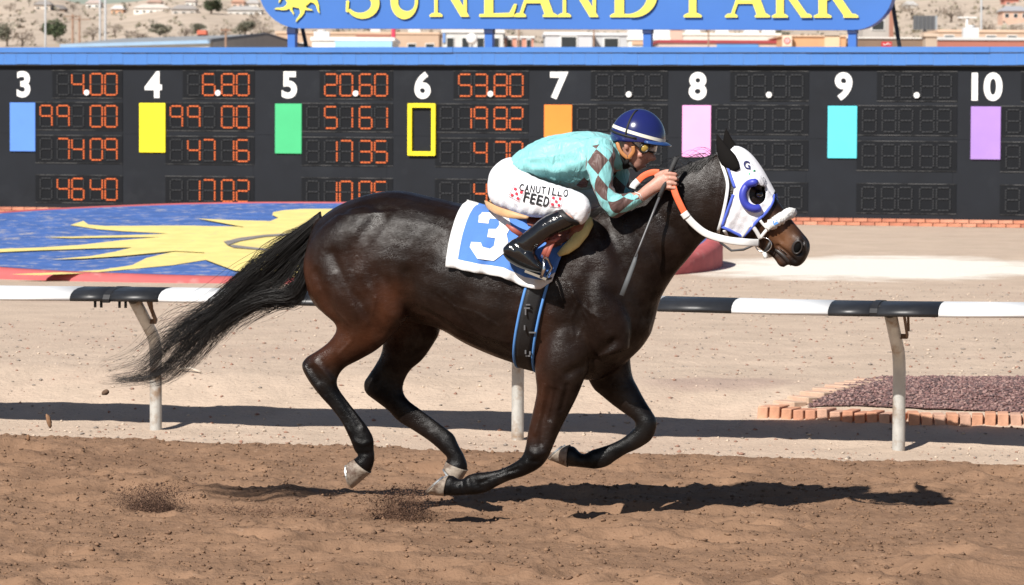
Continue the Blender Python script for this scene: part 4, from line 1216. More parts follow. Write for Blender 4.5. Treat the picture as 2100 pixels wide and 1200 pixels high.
TORSO = [(636, 500, 632, 540, .05, 0), (648, 462, 640, 610, .14, 0), (672, 436, 670, 645, .21, 0), (710, 414, 712, 662, .255, 0), (765, 396, 770, 665, .28, 0), (822, 391, 832, 662, .285, 0),
         (885, 404, 902, 674, .275, 0, .95), (950, 419, 962, 707, .285, 0, .93), (1020, 434, 1030, 736, .30, 0, .93), (1090, 440, 1095, 757, .29, 0), (1160, 434, 1165, 774, .265, 0),
         (1225, 425, 1222, 780, .245, 0), (1278, 445, 1262, 762, .215, 0), (1312, 520, 1290, 738, .165, 0), (1332, 590, 1316, 712, .11, 0), (1342, 630, 1334, 685, .05, 0)]
NECK = [(1150, 440, 1225, 760, .20, 0), (1212, 426, 1290, 735, .20, 0), (1262, 408, 1333, 683, .175, 0), (1310, 386, 1352, 618, .14, 0), (1355, 363, 1382, 566, .115, 0),
        (1400, 340, 1412, 530, .097, 0), (1440, 324, 1438, 498, .085, 0), (1474, 312, 1464, 478, .082, 0), (1500, 312, 1488, 470, .07, 0)]
HEAD = [(1484, 318, 1462, 420, .06, 0), (1496, 306, 1462, 455, .078, 0), (1516, 304, 1466, 476, .092, 0), (1538, 319, 1480, 483, .10, 0), (1560, 348, 1504, 489, .098, 0), (1578, 380, 1530, 499, .085, 0),
        (1595, 410, 1552, 507, .068, 0), (1613, 436, 1570, 513, .058, 0), (1630, 458, 1585, 515, .054, 0), (1646, 477, 1598, 526, .056, 0), (1659, 494, 1613, 541, .055, 0), (1661, 512, 1630, 547, .045, 0), (1652, 534, 1640, 546, .02, 0)]
JAW = [(1560, 495, 1560, 512, .035, 0), (1578, 508, 1576, 521, .032, 0), (1592, 516, 1589, 532, .03, 0), (1606, 525, 1598, 546, .03, 0), (1617, 540, 1608, 549, .022, 0)]
CHEEK = [(1490, 372, 1474, 440, .03, -.055), (1512, 360, 1474, 474, .045, -.062), (1530, 385, 1492, 482, .038, -.06), (1550, 440, 1522, 490, .02, -.05)]
NH = [(822, 430, 690, 440, .07, -.17), (846, 480, 646, 480, .12, -.16), (852, 540, 624, 530, .135, -.155), (848, 600, 629, 585, .135, -.16), (838, 645, 655, 633, .115, -.17), (808, 684, 690, 668, .09, -.175), (775, 716, 678, 697, .072, -.175),
      (738, 738, 652, 718, .058, -.175), (708, 754, 627, 734, .05, -.175), (694, 772, 619, 752, .047, -.175), (691, 787, 632, 779, .044, -.175), (697, 801, 652, 807, .034, -.175), (714, 824, 676, 834, .029, -.172), (737, 853, 697, 860, .027, -.17),
      (755, 877, 712, 889, .031, -.17), (766, 900, 721, 908, .038, -.17), (767, 922, 727, 924, .035, -.17), (768, 942, 736, 935, .034, -.17), (762, 964, 729, 938, .042, -.17), (752, 975, 724, 948, .04, -.17)]
FH = [(900, 560, 760, 560, .11, .14), (905, 630, 775, 630, .11, .15), (902, 678, 785, 690, .09, .155), (889, 705, 783, 722, .075, .155), (866, 738, 770, 748, .06, .155), (842, 759, 754, 772, .05, .155), (829, 783, 746, 786, .046, .155),
      (827, 803, 750, 806, .043, .155), (838, 821, 772, 824, .034, .155), (862, 839, 795, 842, .029, .155), (888, 858, 816, 864, .027, .155), (913, 877, 842, 880, .029, .155), (931, 892, 872, 899, .035, .155), (940, 912, 893, 915, .037, .155), (952, 934, 908, 929, .034, .155), (959, 955, 917, 938, .036, .155), (957, 966, 915, 947, .042, .155), (950, 976, 914, 955, .04, .155)]
NF = [(1235, 610, 1120, 600, .09, -.13), (1225, 680, 1100, 690, .11, -.14), (1210, 745, 1096, 745, .105, -.15), (1194, 788, 1098, 770, .085, -.15), (1183, 815, 1101, 800, .068, -.15), (1168, 845, 1096, 830, .058, -.15), (1153, 874, 1089, 860, .05, -.15),
      (1141, 900, 1082, 889, .045, -.15), (1131, 924, 1078, 914, .044, -.15), (1121, 944, 1072, 933, .044, -.15), (1104, 962, 1060, 945, .041, -.15), (1074, 977, 1042, 955, .034, -.15), (1045, 986, 1022, 963, .029, -.15), (1020, 998, 1000, 967, .028, -.15), (998, 1010, 978, 969, .032, -.15),
      (975, 1015, 960, 974, .036, -.15), (952, 1016, 947, 983, .033, -.15), (935, 1017, 937, 981, .036, -.15), (918, 1017, 928, 975, .044, -.15), (906, 1014, 916, 976, .04, -.15)]
FF = [(1300, 660, 1180, 690, .09, .12), (1292, 720, 1200, 760, .095, .13), (1296, 768, 1216, 795, .075, .135), (1308, 794, 1232, 810, .062, .135), (1322, 820, 1256, 830, .052, .135), (1337, 844, 1282, 849, .045, .135), (1347, 862, 1300, 862, .044, .135),
      (1346, 878, 1303, 874, .043, .135), (1336, 902, 1294, 884, .039, .135), (1310, 920, 1275, 899, .033, .135), (1285, 931, 1250, 911, .029, .135), (1263, 945, 1228, 918, .028, .135), (1245, 957, 1212, 923, .033, .135), (1222, 962, 1204, 928, .035, .135),
      (1200, 960, 1196, 931, .032, .135), (1182, 958, 1187, 926, .036, .135), (1166, 957, 1179, 917, .044, .135), (1152, 953, 1168, 913, .04, .135)]
DOCK = [(660, 430, 650, 470, .04, 0), (640, 446, 632, 478, .035, 0), (612, 466, 606, 490, .025, 0), (585, 486, 580, 500, .012, 0)]
hb_ = MB(); hb_.smooth = True
for st in (TORSO, NECK, HEAD, JAW, NH, FH, NF, FF, DOCK): hb_.ring_loft(loft_rings(st))
hb_.ring_loft(loft_rings(CHEEK)); hb_.ring_loft(loft_rings([(q[0], q[1], q[2], q[3], q[4], -q[5]) for q in CHEEK]))
for sd in (-1, 1):          # muscle masses both sides: shoulder, point of shoulder, croup, forearm, eye ridge, nostril
    for st in ([(1190, 470, 1170, 480, .03, -.13), (1225, 520, 1160, 540, .075, -.155), (1262, 590, 1170, 620, .085, -.165), (1292, 660, 1190, 690, .085, -.16), (1290, 715, 1225, 735, .06, -.15)],
               [(760, 420, 715, 430, .06, -.14), (800, 440, 690, 470, .10, -.165), (810, 510, 690, 530, .10, -.185), (790, 580, 700, 590, .07, -.19)],
               [(1535, 352, 1525, 366, .018, -.082), (1556, 362, 1543, 384, .026, -.086), (1566, 380, 1556, 394, .016, -.08)],
               [(1640, 480, 1622, 492, .016, -.036), (1656, 496, 1628, 516, .024, -.04), (1650, 518, 1634, 528, .014, -.034)]):
        hb_.ring_loft(loft_rings([(q[0], q[1], q[2], q[3], q[4], q[5] * -sd) for q in st], n=20))
BODY = remesh(hb_, .0062, 8, 9)
STROKES = []
for sd in (-1,):
    STROKES += [([(1165, 455), (1140, 520), (1128, 600), (1112, 680), (1100, 745)], 22, -.012, sd),      # behind the shoulder
                ([(1245, 470), (1290, 560), (1318, 650)], 16, -.009, sd),                                 # front of the shoulder
                ([(1215, 560), (1195, 640), (1180, 700)], 16, -.006, sd),
                ([(1262, 700), (1225, 730), (1195, 752), (1170, 766)], 10, -.010, sd),                    # over the forearm
                ([(1330, 430), (1380, 480), (1410, 515)], 14, -.006, sd), ([(1300, 480), (1360, 540)], 14, -.006, sd),    # neck
                ([(843, 560), (846, 610), (842, 650)], 14, -.010, sd),                        # flank
                ([(905, 470), (890, 520), (866, 570)], 30, -.006, sd),
                ([(690, 520), (720, 590), (760, 640), (785, 680)], 13, -.008, sd), ([(655, 560), (680, 620), (700, 660)], 11, -.007, sd),
                ([(770, 450), (740, 500), (735, 560), (750, 610)], 15, -.006, sd),
                ([(880, 620), (960, 668), (1040, 705)], 14, .006, sd), ([(870, 640), (940, 685), (1030, 722)], 12, -.005, sd),
                ([(650, 742), (668, 762), (680, 780)], 7, .006, sd), ([(640, 755), (656, 780)], 6, -.005, sd), ([(690, 800), (735, 872)], 5, -.004, sd), ([(668, 815), (715, 885)], 4, .003, sd),
                ([(1130, 800), (1115, 860), (1108, 910)], 7, -.006, sd), ([(1155, 800), (1135, 870), (1122, 915)], 8, .005, sd), ([(1165, 790), (1150, 840)], 5, -.005, sd),
                ([(1098, 930), (1080, 950)], 8, .005, sd), ([(1060, 962), (985, 990)], 4, -.004, sd), ([(965, 985), (985, 1000)], 8, -.004, sd),
                ([(1480, 470), (1500, 440), (1515, 400), (1512, 370)], 9, .004, sd), ([(1545, 420), (1575, 470), (1590, 495)], 7, -.005, sd), ([(1560, 415), (1592, 460)], 6, .004, sd),
                ([(1583, 507), (1600, 520), (1618, 538)], 3.5, -.008, sd),                               # mouth line
                ([(1640, 498), (1634, 510), (1630, 517)], 7, -.016, sd)]                                   # nostril
STROKES = [(p, w, d * 1.5, q) for p, w, d, q in STROKES]
STROKES += [([(626, 752), (640, 778), (655, 800)], 4, .006, -1), ([(676, 755), (690, 775)], 5, -.005, -1), ([(700, 805), (728, 855), (745, 880)], 3.5, .004, -1), ([(728, 905), (745, 912), (760, 905)], 5, .006, -1), ([(735, 930), (755, 930)], 4, -.005, -1),
            ([(1085, 925), (1100, 932), (1118, 928)], 6, .006, -1), ([(1085, 945), (1108, 948)], 4, -.005, -1), ([(1040, 972), (1000, 985)], 4, .004, -1), ([(958, 985), (962, 1005)], 7, .006, -1), ([(945, 990), (946, 1010)], 4, -.006, -1),
            ([(1118, 790), (1108, 850), (1096, 890)], 4, .005, -1), ([(1142, 800), (1128, 860)], 4, -.006, -1), ([(1290, 870), (1335, 875)], 6, .005, -1), ([(1215, 945), (1235, 950)], 6, .005, -1),
            ([(900, 640), (950, 672), (1010, 690), (1045, 700)], 3, .003, -1), ([(1180, 600), (1205, 650), (1190, 690)], 3, .003, -1), ([(1225, 640), (1250, 690)], 8, .006, -1), ([(700, 560), (735, 620), (760, 660)], 8, .005, -1), ([(770, 590), (800, 640), (825, 655)], 8, .005, -1)]
VEINS = [[(905, 600), (940, 628), (985, 640), (1030, 668)], [(940, 628), (965, 660), (1000, 690)], [(1175, 585), (1190, 620), (1215, 640), (1230, 680)], [(1190, 620), (1175, 655), (1180, 690)], [(1215, 640), (1245, 655)],
         [(700, 640), (725, 665), (730, 695), (700, 725)], [(1135, 790), (1128, 830), (1115, 870), (1112, 905)], [(690, 770), (700, 800), (722, 835)], [(1300, 470), (1330, 510), (1345, 560)], [(1556, 430), (1572, 452), (1590, 462)], [(1572, 452), (1580, 480)], [(780, 610), (770, 650), (785, 680)]]
for v in VEINS: STROKES.append((v, 3.2, .0030, -1))
for k in range(7):
    x = 930 + k * 24; STROKES.append(([(x, 500 + k * 4), (x - 6, 570 + k * 4), (x - 2, 640 + k * 6)], 7, -.0022, -1))
sculpt(BODY, STROKES)
smooth_mesh(BODY, 2, 0)

# coat colours painted as the coat has them: black points, brown flank, buttock and muzzle
def paint(me, base, blobs, attr='coat'):
    V = verts_of(me); Lc = local_xyz(V); C = np.tile(np.array(base, float), (len(V), 1))
    for pts, r, col, k in blobs:
        if callable(r): wgt = r(Lc)
        else:
            d = seg_dist(Lc[:, 0], Lc[:, 2], pl2(pts, 0)); wgt = np.exp(-(d / (r / 425.0)) ** 2)
        wgt = (wgt * k)[:, None]; C = C * (1 - wgt) + np.array(col) * wgt
    a = me.color_attributes.new(attr, 'FLOAT_COLOR', 'POINT')
    a.data.foreach_set('color', np.concatenate([C, np.ones((len(V), 1))], 1).ravel())
DK = (.0115, .0066, .0050); BR = (.052, .0180, .0085); BR2 = (.125, .056, .027); BK = (.0045, .0042, .0043)
paint(BODY, DK, [
    ([(640, 560), (680, 640), (730, 690), (700, 720)], 42, BR, .95), ([(830, 600), (820, 660), (780, 690)], 32, BR, .8), ([(760, 560), (800, 600)], 60, BR, .30),
    ([(890, 660), (960, 690)], 30, BR, .25), ([(1120, 640), (1115, 740), (1120, 800)], 34, BR, .5), ([(1118, 840), (1105, 890)], 26, BR, .45), ([(1200, 480), (1180, 430)], 60, BR, .15),
    ([(700, 790), (770, 900), (745, 960)], 40, BK, 1), ([(630, 750), (660, 780)], 30, BK, .9), ([(835, 815), (900, 870), (945, 950)], 46, BK, 1), ([(760, 790), (800, 820)], 30, BK, .9),
    ([(1100, 935), (1000, 985), (930, 1000)], 36, BK, 1), ([(1325, 870), (1250, 930), (1170, 940)], 42, BK, 1),
    ([(1600, 470), (1618, 495), (1596, 485)], 24, BR2, .95), ([(1575, 440), (1560, 460)], 20, BR2, .30), ([(1602, 535), (1610, 530)], 9, BR2, .5),
    ([(1650, 495), (1645, 515), (1640, 530), (1625, 545)], 12, (.012, .010, .010), .95), ([(1655, 500), (1660, 510)], 8, (.05, .042, .042), .5), ([(1595, 520), (1615, 540)], 6, (.03, .022, .02), .8),
    ([(1640, 500), (1634, 512)], 5, (.003, .003, .003), .9)])
def coat_material():
    m = bpy.data.materials.new('horse_coat'); m.use_nodes = True
    N, L, b = nodes_of(m)
    at = N.new('ShaderNodeAttribute'); at.attribute_name = 'coat'
    tc = N.new('ShaderNodeTexCoord')
    def nz(sc, det, scale=None, rg=.6):
        n = N.new('ShaderNodeTexNoise'); n.inputs['Scale'].default_value = sc; n.inputs['Detail'].default_value = det; n.inputs['Roughness'].default_value = rg
        if scale:
            mp = N.new('ShaderNodeMapping'); mp.inputs['Scale'].default_value = scale
            mp.inputs['Rotation'].default_value = (0, .5, -math.atan2(HU.y, HU.x)); L.new(tc.outputs['Object'], mp.inputs['Vector']); L.new(mp.outputs['Vector'], n.inputs['Vector'])
        else: L.new(tc.outputs['Object'], n.inputs['Vector'])
        return n
    n1 = nz(5.5, 3); r1 = N.new('ShaderNodeMapRange'); r1.inputs['From Min'].default_value = .35; r1.inputs['From Max'].default_value = .65; r1.inputs['To Min'].default_value = .72; r1.inputs['To Max'].default_value = 1.3
    L.new(n1.outputs['Fac'], r1.inputs['Value'])
    cb = N.new('ShaderNodeCombineColor')
    for k in range(3): L.new(r1.outputs['Result'], cb.inputs[k])
    mx = N.new('ShaderNodeMix'); mx.data_type = 'RGBA'; mx.blend_type = 'MULTIPLY'; mx.inputs[0].default_value = 1
    L.new(at.outputs['Color'], mx.inputs[6]); L.new(cb.outputs['Color'], mx.inputs[7]); L.new(mx.outputs[2], b.inputs['Base Color'])
    n2 = nz(9.0, 5, None, .62); r2 = N.new('ShaderNodeMapRange'); r2.inputs['From Min'].default_value = .36; r2.inputs['From Max'].default_value = .64
    r2.inputs['To Min'].default_value = .25; r2.inputs['To Max'].default_value = .40
    L.new(n2.outputs['Fac'], r2.inputs['Value']); L.new(r2.outputs['Result'], b.inputs['Roughness'])
    n5 = nz(6.0, 6, None, .66); r5 = N.new('ShaderNodeMapRange'); r5.inputs['From Min'].default_value = .40; r5.inputs['From Max'].default_value = .62
    r5.inputs['To Min'].default_value = .10; r5.inputs['To Max'].default_value = .42
    L.new(n5.outputs['Fac'], r5.inputs['Value']); L.new(r5.outputs['Result'], b.inputs['Specular IOR Level'])
    n3 = nz(85, 4, (1.0, 6, 6), .7); n4 = nz(22, 6, (1.0, 2.2, 2.2), .68)
    ad = N.new('ShaderNodeMath'); ad.operation = 'MULTIPLY_ADD'; L.new(n4.outputs['Fac'], ad.inputs[0]); ad.inputs[1].default_value = 2.4; L.new(n3.outputs['Fac'], ad.inputs[2])
    bp = N.new('ShaderNodeBump'); bp.inputs['Distance'].default_value = .0012; bp.inputs['Strength'].default_value = .9
    L.new(ad.outputs[0], bp.inputs['Height']); L.new(bp.outputs['Normal'], b.inputs['Normal'])
    return m
M_COAT = coat_material()
horse = thing('racehorse', 'dark brown racehorse at full gallop wearing a white hood', 'horse', HO)
BODY.materials.append(M_COAT)
BODY.polygons.foreach_set('use_smooth', np.ones(len(BODY.polygons), bool))
put('body', BODY, horse)
BV_V = [Vector(v) for v in verts_of(BODY)]
BODY_BVH = BVHTree.FromPolygons(BV_V, [tuple(p.vertices) for p in BODY.polygons])
def body_y(x, z, side=-1, default=0.0, pad=0.0):
    """lateral position of the horse's surface seen from one side, at local x, z"""
    o = glo(x, side * 1.2, z); h = BODY_BVH.ray_cast(o, HN * -side)
    if h[0] is None: return default
    return (h[0] - HO).dot(HN) + side * pad

# ears: leaf-shaped cups
M_EAR = mat('ear_dark', (.0055, .0045, .0042), rough=.85, var=.2, spec=.15)
def ear(tip, base, hw, yb, yt):
    mb = MB(); mb.smooth = True
    T_ = hp(*tip, yt); C_ = hp(*base, yb); d = (T_ - C_).normalized(); sdv = d.cross(HN).normalized()
    rings = []
    for i in range(13):
        t = i / 12; w = hw / 425 * (.30 + .70 * math.sin(min(1, t / .38) * math.pi / 2)) * (1 - max(0, (t - .3) / .7) ** 1.6) + .0012
        c0 = C_ + (T_ - C_) * t + sdv * (.016 * math.sin(t * math.pi))
        rings.append([c0 + sdv * (w * math.cos(a)) + HN * (w * (.55 if math.sin(a) > 0 else .42) * math.sin(a)) for a in np.linspace(0, 2 * math.pi, 21)[:-1]])
    mb.ring_loft(rings); o = mb.build('ear', M_EAR, horse); fix_normals(o)
ear((1470, 275), (1513, 349), 17, -.098, -.062); ear((1489, 263), (1512, 322), 13, .060, .062)
# nostrils and the lips' edges
for sd in (-1, 1):
    x, _, z = loc(hp(1637, 507, -.04)); yy = body_y(x, z, -1, -.05)
    c_ = glo(x, yy * -sd, z); mb = MB(); mb.smooth = True
    ax = (hp(1641, 496, 0) - hp(1633, 518, 0)).normalized(); bx = ax.cross(HN).normalized()
    ellipsoid(mb, c_ + HN * sd * .004, ax * .027, HN * .010, bx * .0165); mb.build('nostril', mat('nostril_black', (.002, .002, .002), rough=.8, var=0, spec=.1), horse)
    mb = MB(); mb.tube([c_ + ax * .031 * math.cos(t) + bx * .0205 * math.sin(t) + HN * sd * (.006 + .004 * math.cos(t)) for t in np.linspace(0, 2 * math.pi, 25)], [.0055 + .002 * math.sin(t) for t in np.linspace(0, 6.283, 25)], 8, cap=False)
    mb.build('nostril_rim', mat('muzzle_grey', (.028, .023, .022), rough=.45, var=.2, scale=40, bump=.0008, bscale=120), horse)
    pts = []
    for (px, py) in ((1588, 511), (1597, 516), (1607, 524), (1616, 534), (1622, 544)):
        x, _, z = loc(hp(px, py, -.03)); y = body_y(x, z, -1, -.02); pts.append(glo(x, (y - .001) * -sd, z))
    mb = MB(); mb.tube(pts, [.006, .009, .0105, .010, .006], 8, side=HN, flat_=.6); mb.build('lip', mat('muzzle_grey', (0, 0, 0)), horse)
    mb = MB(); mb.tube([p + HU * .010 + Z3 * .009 for p in pts], [.003, .004, .0045, .004, .003], 6, side=HN); mb.build('mouth_line', mat('nostril_black', (0, 0, 0)), horse)

# hooves with shoes
M_HOOF = mat('hoof_horn', (.30, .25, .20), rough=.6, var=.3, scale=20, bump=.003, bscale=50, col2=(.10, .062, .042), c2scale=16, c2lo=.46, c2hi=.62)
M_SHOE = mat('shoe_metal', (.62, .62, .60), rough=.35, metal=.9, var=.1)
M_SOLE = mat('hoof_sole', (.10, .085, .07), rough=.9, var=.3, scale=30)
HOOVES = [((760, 970), (727, 941), (724, 1001), (714, 949), -.17, .047, .058), ((959, 965), (915, 946), (943, 990), (911, 957), .155, .047, .056),
          ((912, 1018), (921, 975), (876, 1012), (917, 976), -.15, .047, .058), ((1164, 958), (1168, 912), (1126, 942), (1160, 914), .135, .047, .058)]
for (cf, ch, tf, th, y, w0, w1) in HOOVES:
    mb = MB(); mb.smooth = True
    st = [(*cf, *ch, w0 * .9, y), (cf[0] * .97 + tf[0] * .03, cf[1] * .97 + tf[1] * .03, *ch, w0 * 1.03, y), ((cf[0] + tf[0]) / 2, (cf[1] + tf[1]) / 2, (ch[0] + th[0]) / 2, (ch[1] + th[1]) / 2, (w0 + w1) / 2, y), (*tf, *th, w1, y)]
    rings = loft_rings(st, 3, 24, .9); mb.ring_loft(rings)
    h_ = mb.build('hoof', M_HOOF, horse); fix_normals(h_)
    A = hp(*tf, y); B = hp(*th, y); c0 = (A + B) / 2; ax = (A - B) / 2
    nrm = ax.cross(HN).normalized()
    mid = (hp(*cf, y) + hp(*ch, y)) / 2
    if (c0 - mid).dot(nrm) < 0: nrm = -nrm
    outer, inner = [], []
    for k in range(23):
        a = math.radians(-148 + 296 * k / 22)
        outer.append(c0 + ax * math.cos(a) * 1.02 + HN * (w1 * 1.02 * math.sin(a))); inner.append(c0 + ax * math.cos(a) * .72 + HN * (w1 * .72 * math.sin(a)))
    mb = MB()
    rr_ = [[outer[k] + nrm * .002, outer[k] + nrm * .010, inner[k] + nrm * .010, inner[k] + nrm * .002] for k in range(23)]
    mb.ring_loft(rr_); s_ = mb.build('shoe', M_SHOE, h_); fix_normals(s_)

# eye
mb = MB(); mb.smooth = True
ec = hp(1556, 399, -.094); ellipsoid(mb, ec + HN * .008, HU * .019, HN * .017, Z3 * .016)
mb.build('eye', mat('eye_black', (.006, .004, .003), rough=.06, var=0, spec=.8, coat=.6), horse)

# hair: tapering strands
def strand_mesh(name, paths, r0, mats, parent, taper=.25):
    """paths: array (n, m, 3) of strand points -> triangular tubes"""
    P = np.asarray(paths); n, m, _ = P.shape
    T = np.gradient(P, axis=1); T /= np.linalg.norm(T, axis=2, keepdims=True) + 1e-9
    a = np.cross(T, np.array([.3, .8, .52])); a /= np.linalg.norm(a, axis=2, keepdims=True) + 1e-9
    b = np.cross(T, a)
    rad = (r0 if np.ndim(r0) else np.full(n, r0))[:, None] * (1 - (1 - taper) * np.linspace(0, 1, m)[None] ** 1.5)
    V = np.stack([P + (a * math.cos(t) + b * math.sin(t)) * rad[..., None] for t in (0, 2.094, 4.189)], 2).reshape(-1, 3)
    i = np.arange(m - 1); fs = []
    for k in range(3):
        k2 = (k + 1) % 3
        fs.append(np.stack([i * 3 + k, i * 3 + k2, (i + 1) * 3 + k2, (i + 1) * 3 + k], -1))
    f1 = np.concatenate(fs); F_ = (f1[None] + (np.arange(n) * m * 3)[:, None, None]).reshape(-1, 4)
    me = bpy.data.meshes.new(name)
    me.vertices.add(len(V)); me.vertices.foreach_set('co', V.ravel())
    me.loops.add(F_.size); me.loops.foreach_set('vertex_index', F_.ravel().astype(np.int32))
    me.polygons.add(len(F_)); me.polygons.foreach_set('loop_start', np.arange(len(F_), dtype=np.int32) * 4)
    me.polygons.foreach_set('use_smooth', np.ones(len(F_), bool))
    for m_ in mats: me.materials.append(m_)
    me.update(calc_edges=True)
    return put(name, me, parent)
def hair_mat(name, c, rough=.42):
    return mat(name, c, rough=rough, var=.35, scale=30, spec=.55)
M_TAIL = hair_mat('tail_hair', (.0095, .0082, .0078))
M_MANE = hair_mat('mane_hair', (.012, .0095, .0088))
hr = np.random.RandomState(21)
UP = np.array([(655, 440), (600, 478), (545, 518), (492, 568), (440, 620), (385, 655), (335, 694), (285, 745), (212, 764)], float)
LO = np.array([(650, 490), (638, 560), (612, 622), (555, 632), (490, 656), (436, 692), (388, 738), (325, 774), (246, 779)], float)
UPc = crom(UP, 4); LOc = crom(LO, 4); m_ = len(UPc)
paths = []; rads = []
LOCKS = [(hr.beta(1.2, 1.2), hr.normal(0, .024), hr.uniform(.42, 1.0), hr.uniform(2, 6), hr.uniform(0, 6.3), hr.normal(0, .20), hr.normal(0, .04)) for _ in range(48)]
for k in range(1500):
    q, y0, ln, fr, ph, dr, dy = LOCKS[hr.randint(len(LOCKS))]
    q = q + hr.normal(0, .05); ln = min(1.0, ln + hr.normal(0, .06))
    idx = np.linspace(0, (m_ - 1) * ln, 22)
    u = np.interp(idx, np.arange(m_), UPc[:, 0]); v = np.interp(idx, np.arange(m_), UPc[:, 1])
    u2 = np.interp(idx, np.arange(m_), LOc[:, 0]); v2 = np.interp(idx, np.arange(m_), LOc[:, 1])
    tt = np.linspace(0, 1, 22)
    qq = np.clip(q + .20 * np.sin(tt * fr * 1.5 + ph) * tt + dr * tt ** 2 + hr.normal(0, .045) * tt ** 2, -.10, 1.10)
    X = u * (1 - qq) + u2 * qq; Y = v * (1 - qq) + v2 * qq
    X += hr.normal(0, 4) * tt ** 2 + 3 * np.sin(tt * 9 + hr.uniform(0, 6)) * tt ** 2
    Y += hr.normal(0, 4) * tt ** 2 + 3 * np.sin(tt * 8 + hr.uniform(0, 6)) * tt ** 2
    wv = 13 * tt ** 1.5 * np.sin(tt * 7.5 + ph * .35)
    X += wv * .35; Y += wv * .8
    lat = y0 + dy * tt + hr.normal(0, .012) * tt
    paths.append([hp(a, b, float(c)) for a, b, c in zip(X, Y, lat)]); rads.append(hr.uniform(.0007, .0016))
for k in range(110):                                       # flyaway strands
    q = hr.uniform(-.1, .5); i0 = hr.randint(6, 22)
    tt = np.linspace(0, 1, 22); idx = np.linspace(i0, min(m_ - 1, i0 + hr.uniform(8, 18)), 22)
    u = np.interp(idx, np.arange(m_), UPc[:, 0]); v = np.interp(idx, np.arange(m_), UPc[:, 1]); u2 = np.interp(idx, np.arange(m_), LOc[:, 0]); v2 = np.interp(idx, np.arange(m_), LOc[:, 1])
    s = -1 if hr.rand() < .7 else 1
    off = hr.uniform(10, 60) * np.sin(tt * math.pi * hr.uniform(.5, 1.1))
    X = u * (1 - q) + u2 * q - off * .4; Y = v * (1 - q) + v2 * q + s * off * .6
    paths.append([hp(a, b, float(c)) for a, b, c in zip(X, Y, hr.normal(0, .04) * tt)]); rads.append(hr.uniform(.0007, .0012))
strand_mesh('tail', np.array([[tuple(p) for p in pp] for pp in paths]), np.array(rads), [M_TAIL], horse)
# mane along the crest, thrown back in the wind
paths = []; rads = []
CR = crom(np.array([(1245, 418), (1300, 395), (1350, 368), (1400, 342), (1440, 326), (1478, 312)], float), 6)
for k in range(900):
    t = hr.rand(); i = t * (len(CR) - 1); x = np.interp(i, np.arange(len(CR)), CR[:, 0]); y = np.interp(i, np.arange(len(CR)), CR[:, 1])
    up = hr.rand() < .10 and 1395 < x < 1470
    L_ = hr.uniform(30, 75) if not up else hr.uniform(25, 60); tt = np.linspace(0, 1, 10)
    if up:
        a = math.radians(hr.uniform(130, 215)); X = x + L_ * (np.cos(a) * tt) - 8 * tt ** 2; Y = y + 3 - L_ * .38 * np.sin(tt * 3.0) + 6 * tt; lat = hr.normal(0, .015) + hr.normal(0, .03) * tt
        rads.append(.0012)
    else:
        X = x - L_ * .75 * tt + 3 * np.sin(tt * 6 + hr.uniform(0, 6)) * tt; Y = y + 2 + L_ * .52 * tt ** 1.1 - 5 * np.sin(tt * 3.1) + hr.normal(0, 4) * tt
        sdv = -1 if hr.rand() < .75 else 1
        lat = sdv * (.012 + .095 * tt ** .8 * (1.0 if x < 1400 else .75)); rads.append(hr.uniform(.0010, .0022))
    pp = []
    for a, b, c in zip(X, Y, lat):
        P = hp(a, b, float(c))
        pp.append(tuple(P))
    if not up:
        q2 = []
        for p in pp:
            lx, ly, lz = loc(p); s_ = -1 if ly < 0 else 1
            yy = body_y(lx, lz, s_, None)
            if yy is not None: ly = yy + s_ * hr.uniform(.001, .006)
            q2.append(tuple(glo(lx, ly, lz)))
        pp = q2
    paths.append(pp)
strand_mesh('mane', np.array(paths), np.array(rads), [M_MANE], horse)
# ------------------------------------------------------------------ tack
from mathutils.geometry import delaunay_2d_cdt
def inside(p, poly):
    x, y = p; c = False; n = len(poly)
    for i in range(n):
        x0, y0 = poly[i]; x1, y1 = poly[(i + 1) % n]
        if (y0 > y) != (y1 > y) and x < (x1 - x0) * (y - y0) / (y1 - y0) + x0: c = not c
    return c
def fill2d(poly, step, holes=()):
    """fine triangles inside an outline (photo pixels)"""
    pts = []; edges = []
    for loop in [poly, *holes]:
        b0 = len(pts); dense = []
        for i in range(len(loop)):
            a = loop[i]; b = loop[(i + 1) % len(loop)]; k = max(1, int(math.hypot(b[0] - a[0], b[1] - a[1]) / step))
            dense += [(a[0] + (b[0] - a[0]) * j / k, a[1] + (b[1] - a[1]) * j / k) for j in range(k)]
        pts += dense; edges += [(b0 + i, b0 + (i + 1) % len(dense)) for i in range(len(dense))]
    xs = [p[0] for p in poly]; ys = [p[1] for p in poly]
    y = min(ys)
    while y < max(ys):
        x = min(xs)
        while x < max(xs):
            q = (x + .21 * step * math.sin(y), y)
            if inside(q, poly) and not any(inside(q, h) for h in holes): pts.append(q)
            x += step
        y += step
    V, E, F_, *_ = delaunay_2d_cdt([Vector(p) for p in pts], edges, [], 0, 1e-4)
    out = []
    for f in F_:
        c = (sum(V[i][0] for i in f) / len(f), sum(V[i][1] for i in f) / len(f))
        if inside(c, poly) and not any(inside(c, h) for h in holes): out.append(tuple(f))
    return [tuple(v[:2]) for v in V], out
def shape_on(mb, poly, step, surf, lift, yref=-.2, holes=()):
    """lay an outline on a side surface: surf(x, z) gives the lateral position"""
    V, F_ = fill2d(poly, step, holes); b = len(mb.v)
    for px, py in V:
        x, _, z = loc(hp(px, py, yref)); y = surf(x, z)
        x, _, z = loc(hp(px, py, y)); y = surf(x, z)
        mb.vert(glo(x, y - lift, z))
    for f in F_: mb.face([b + i for i in f])
def bvh_of(me): return BVHTree.FromPolygons([Vector(v.co) for v in me.vertices], [tuple(p.vertices) for p in me.polygons])
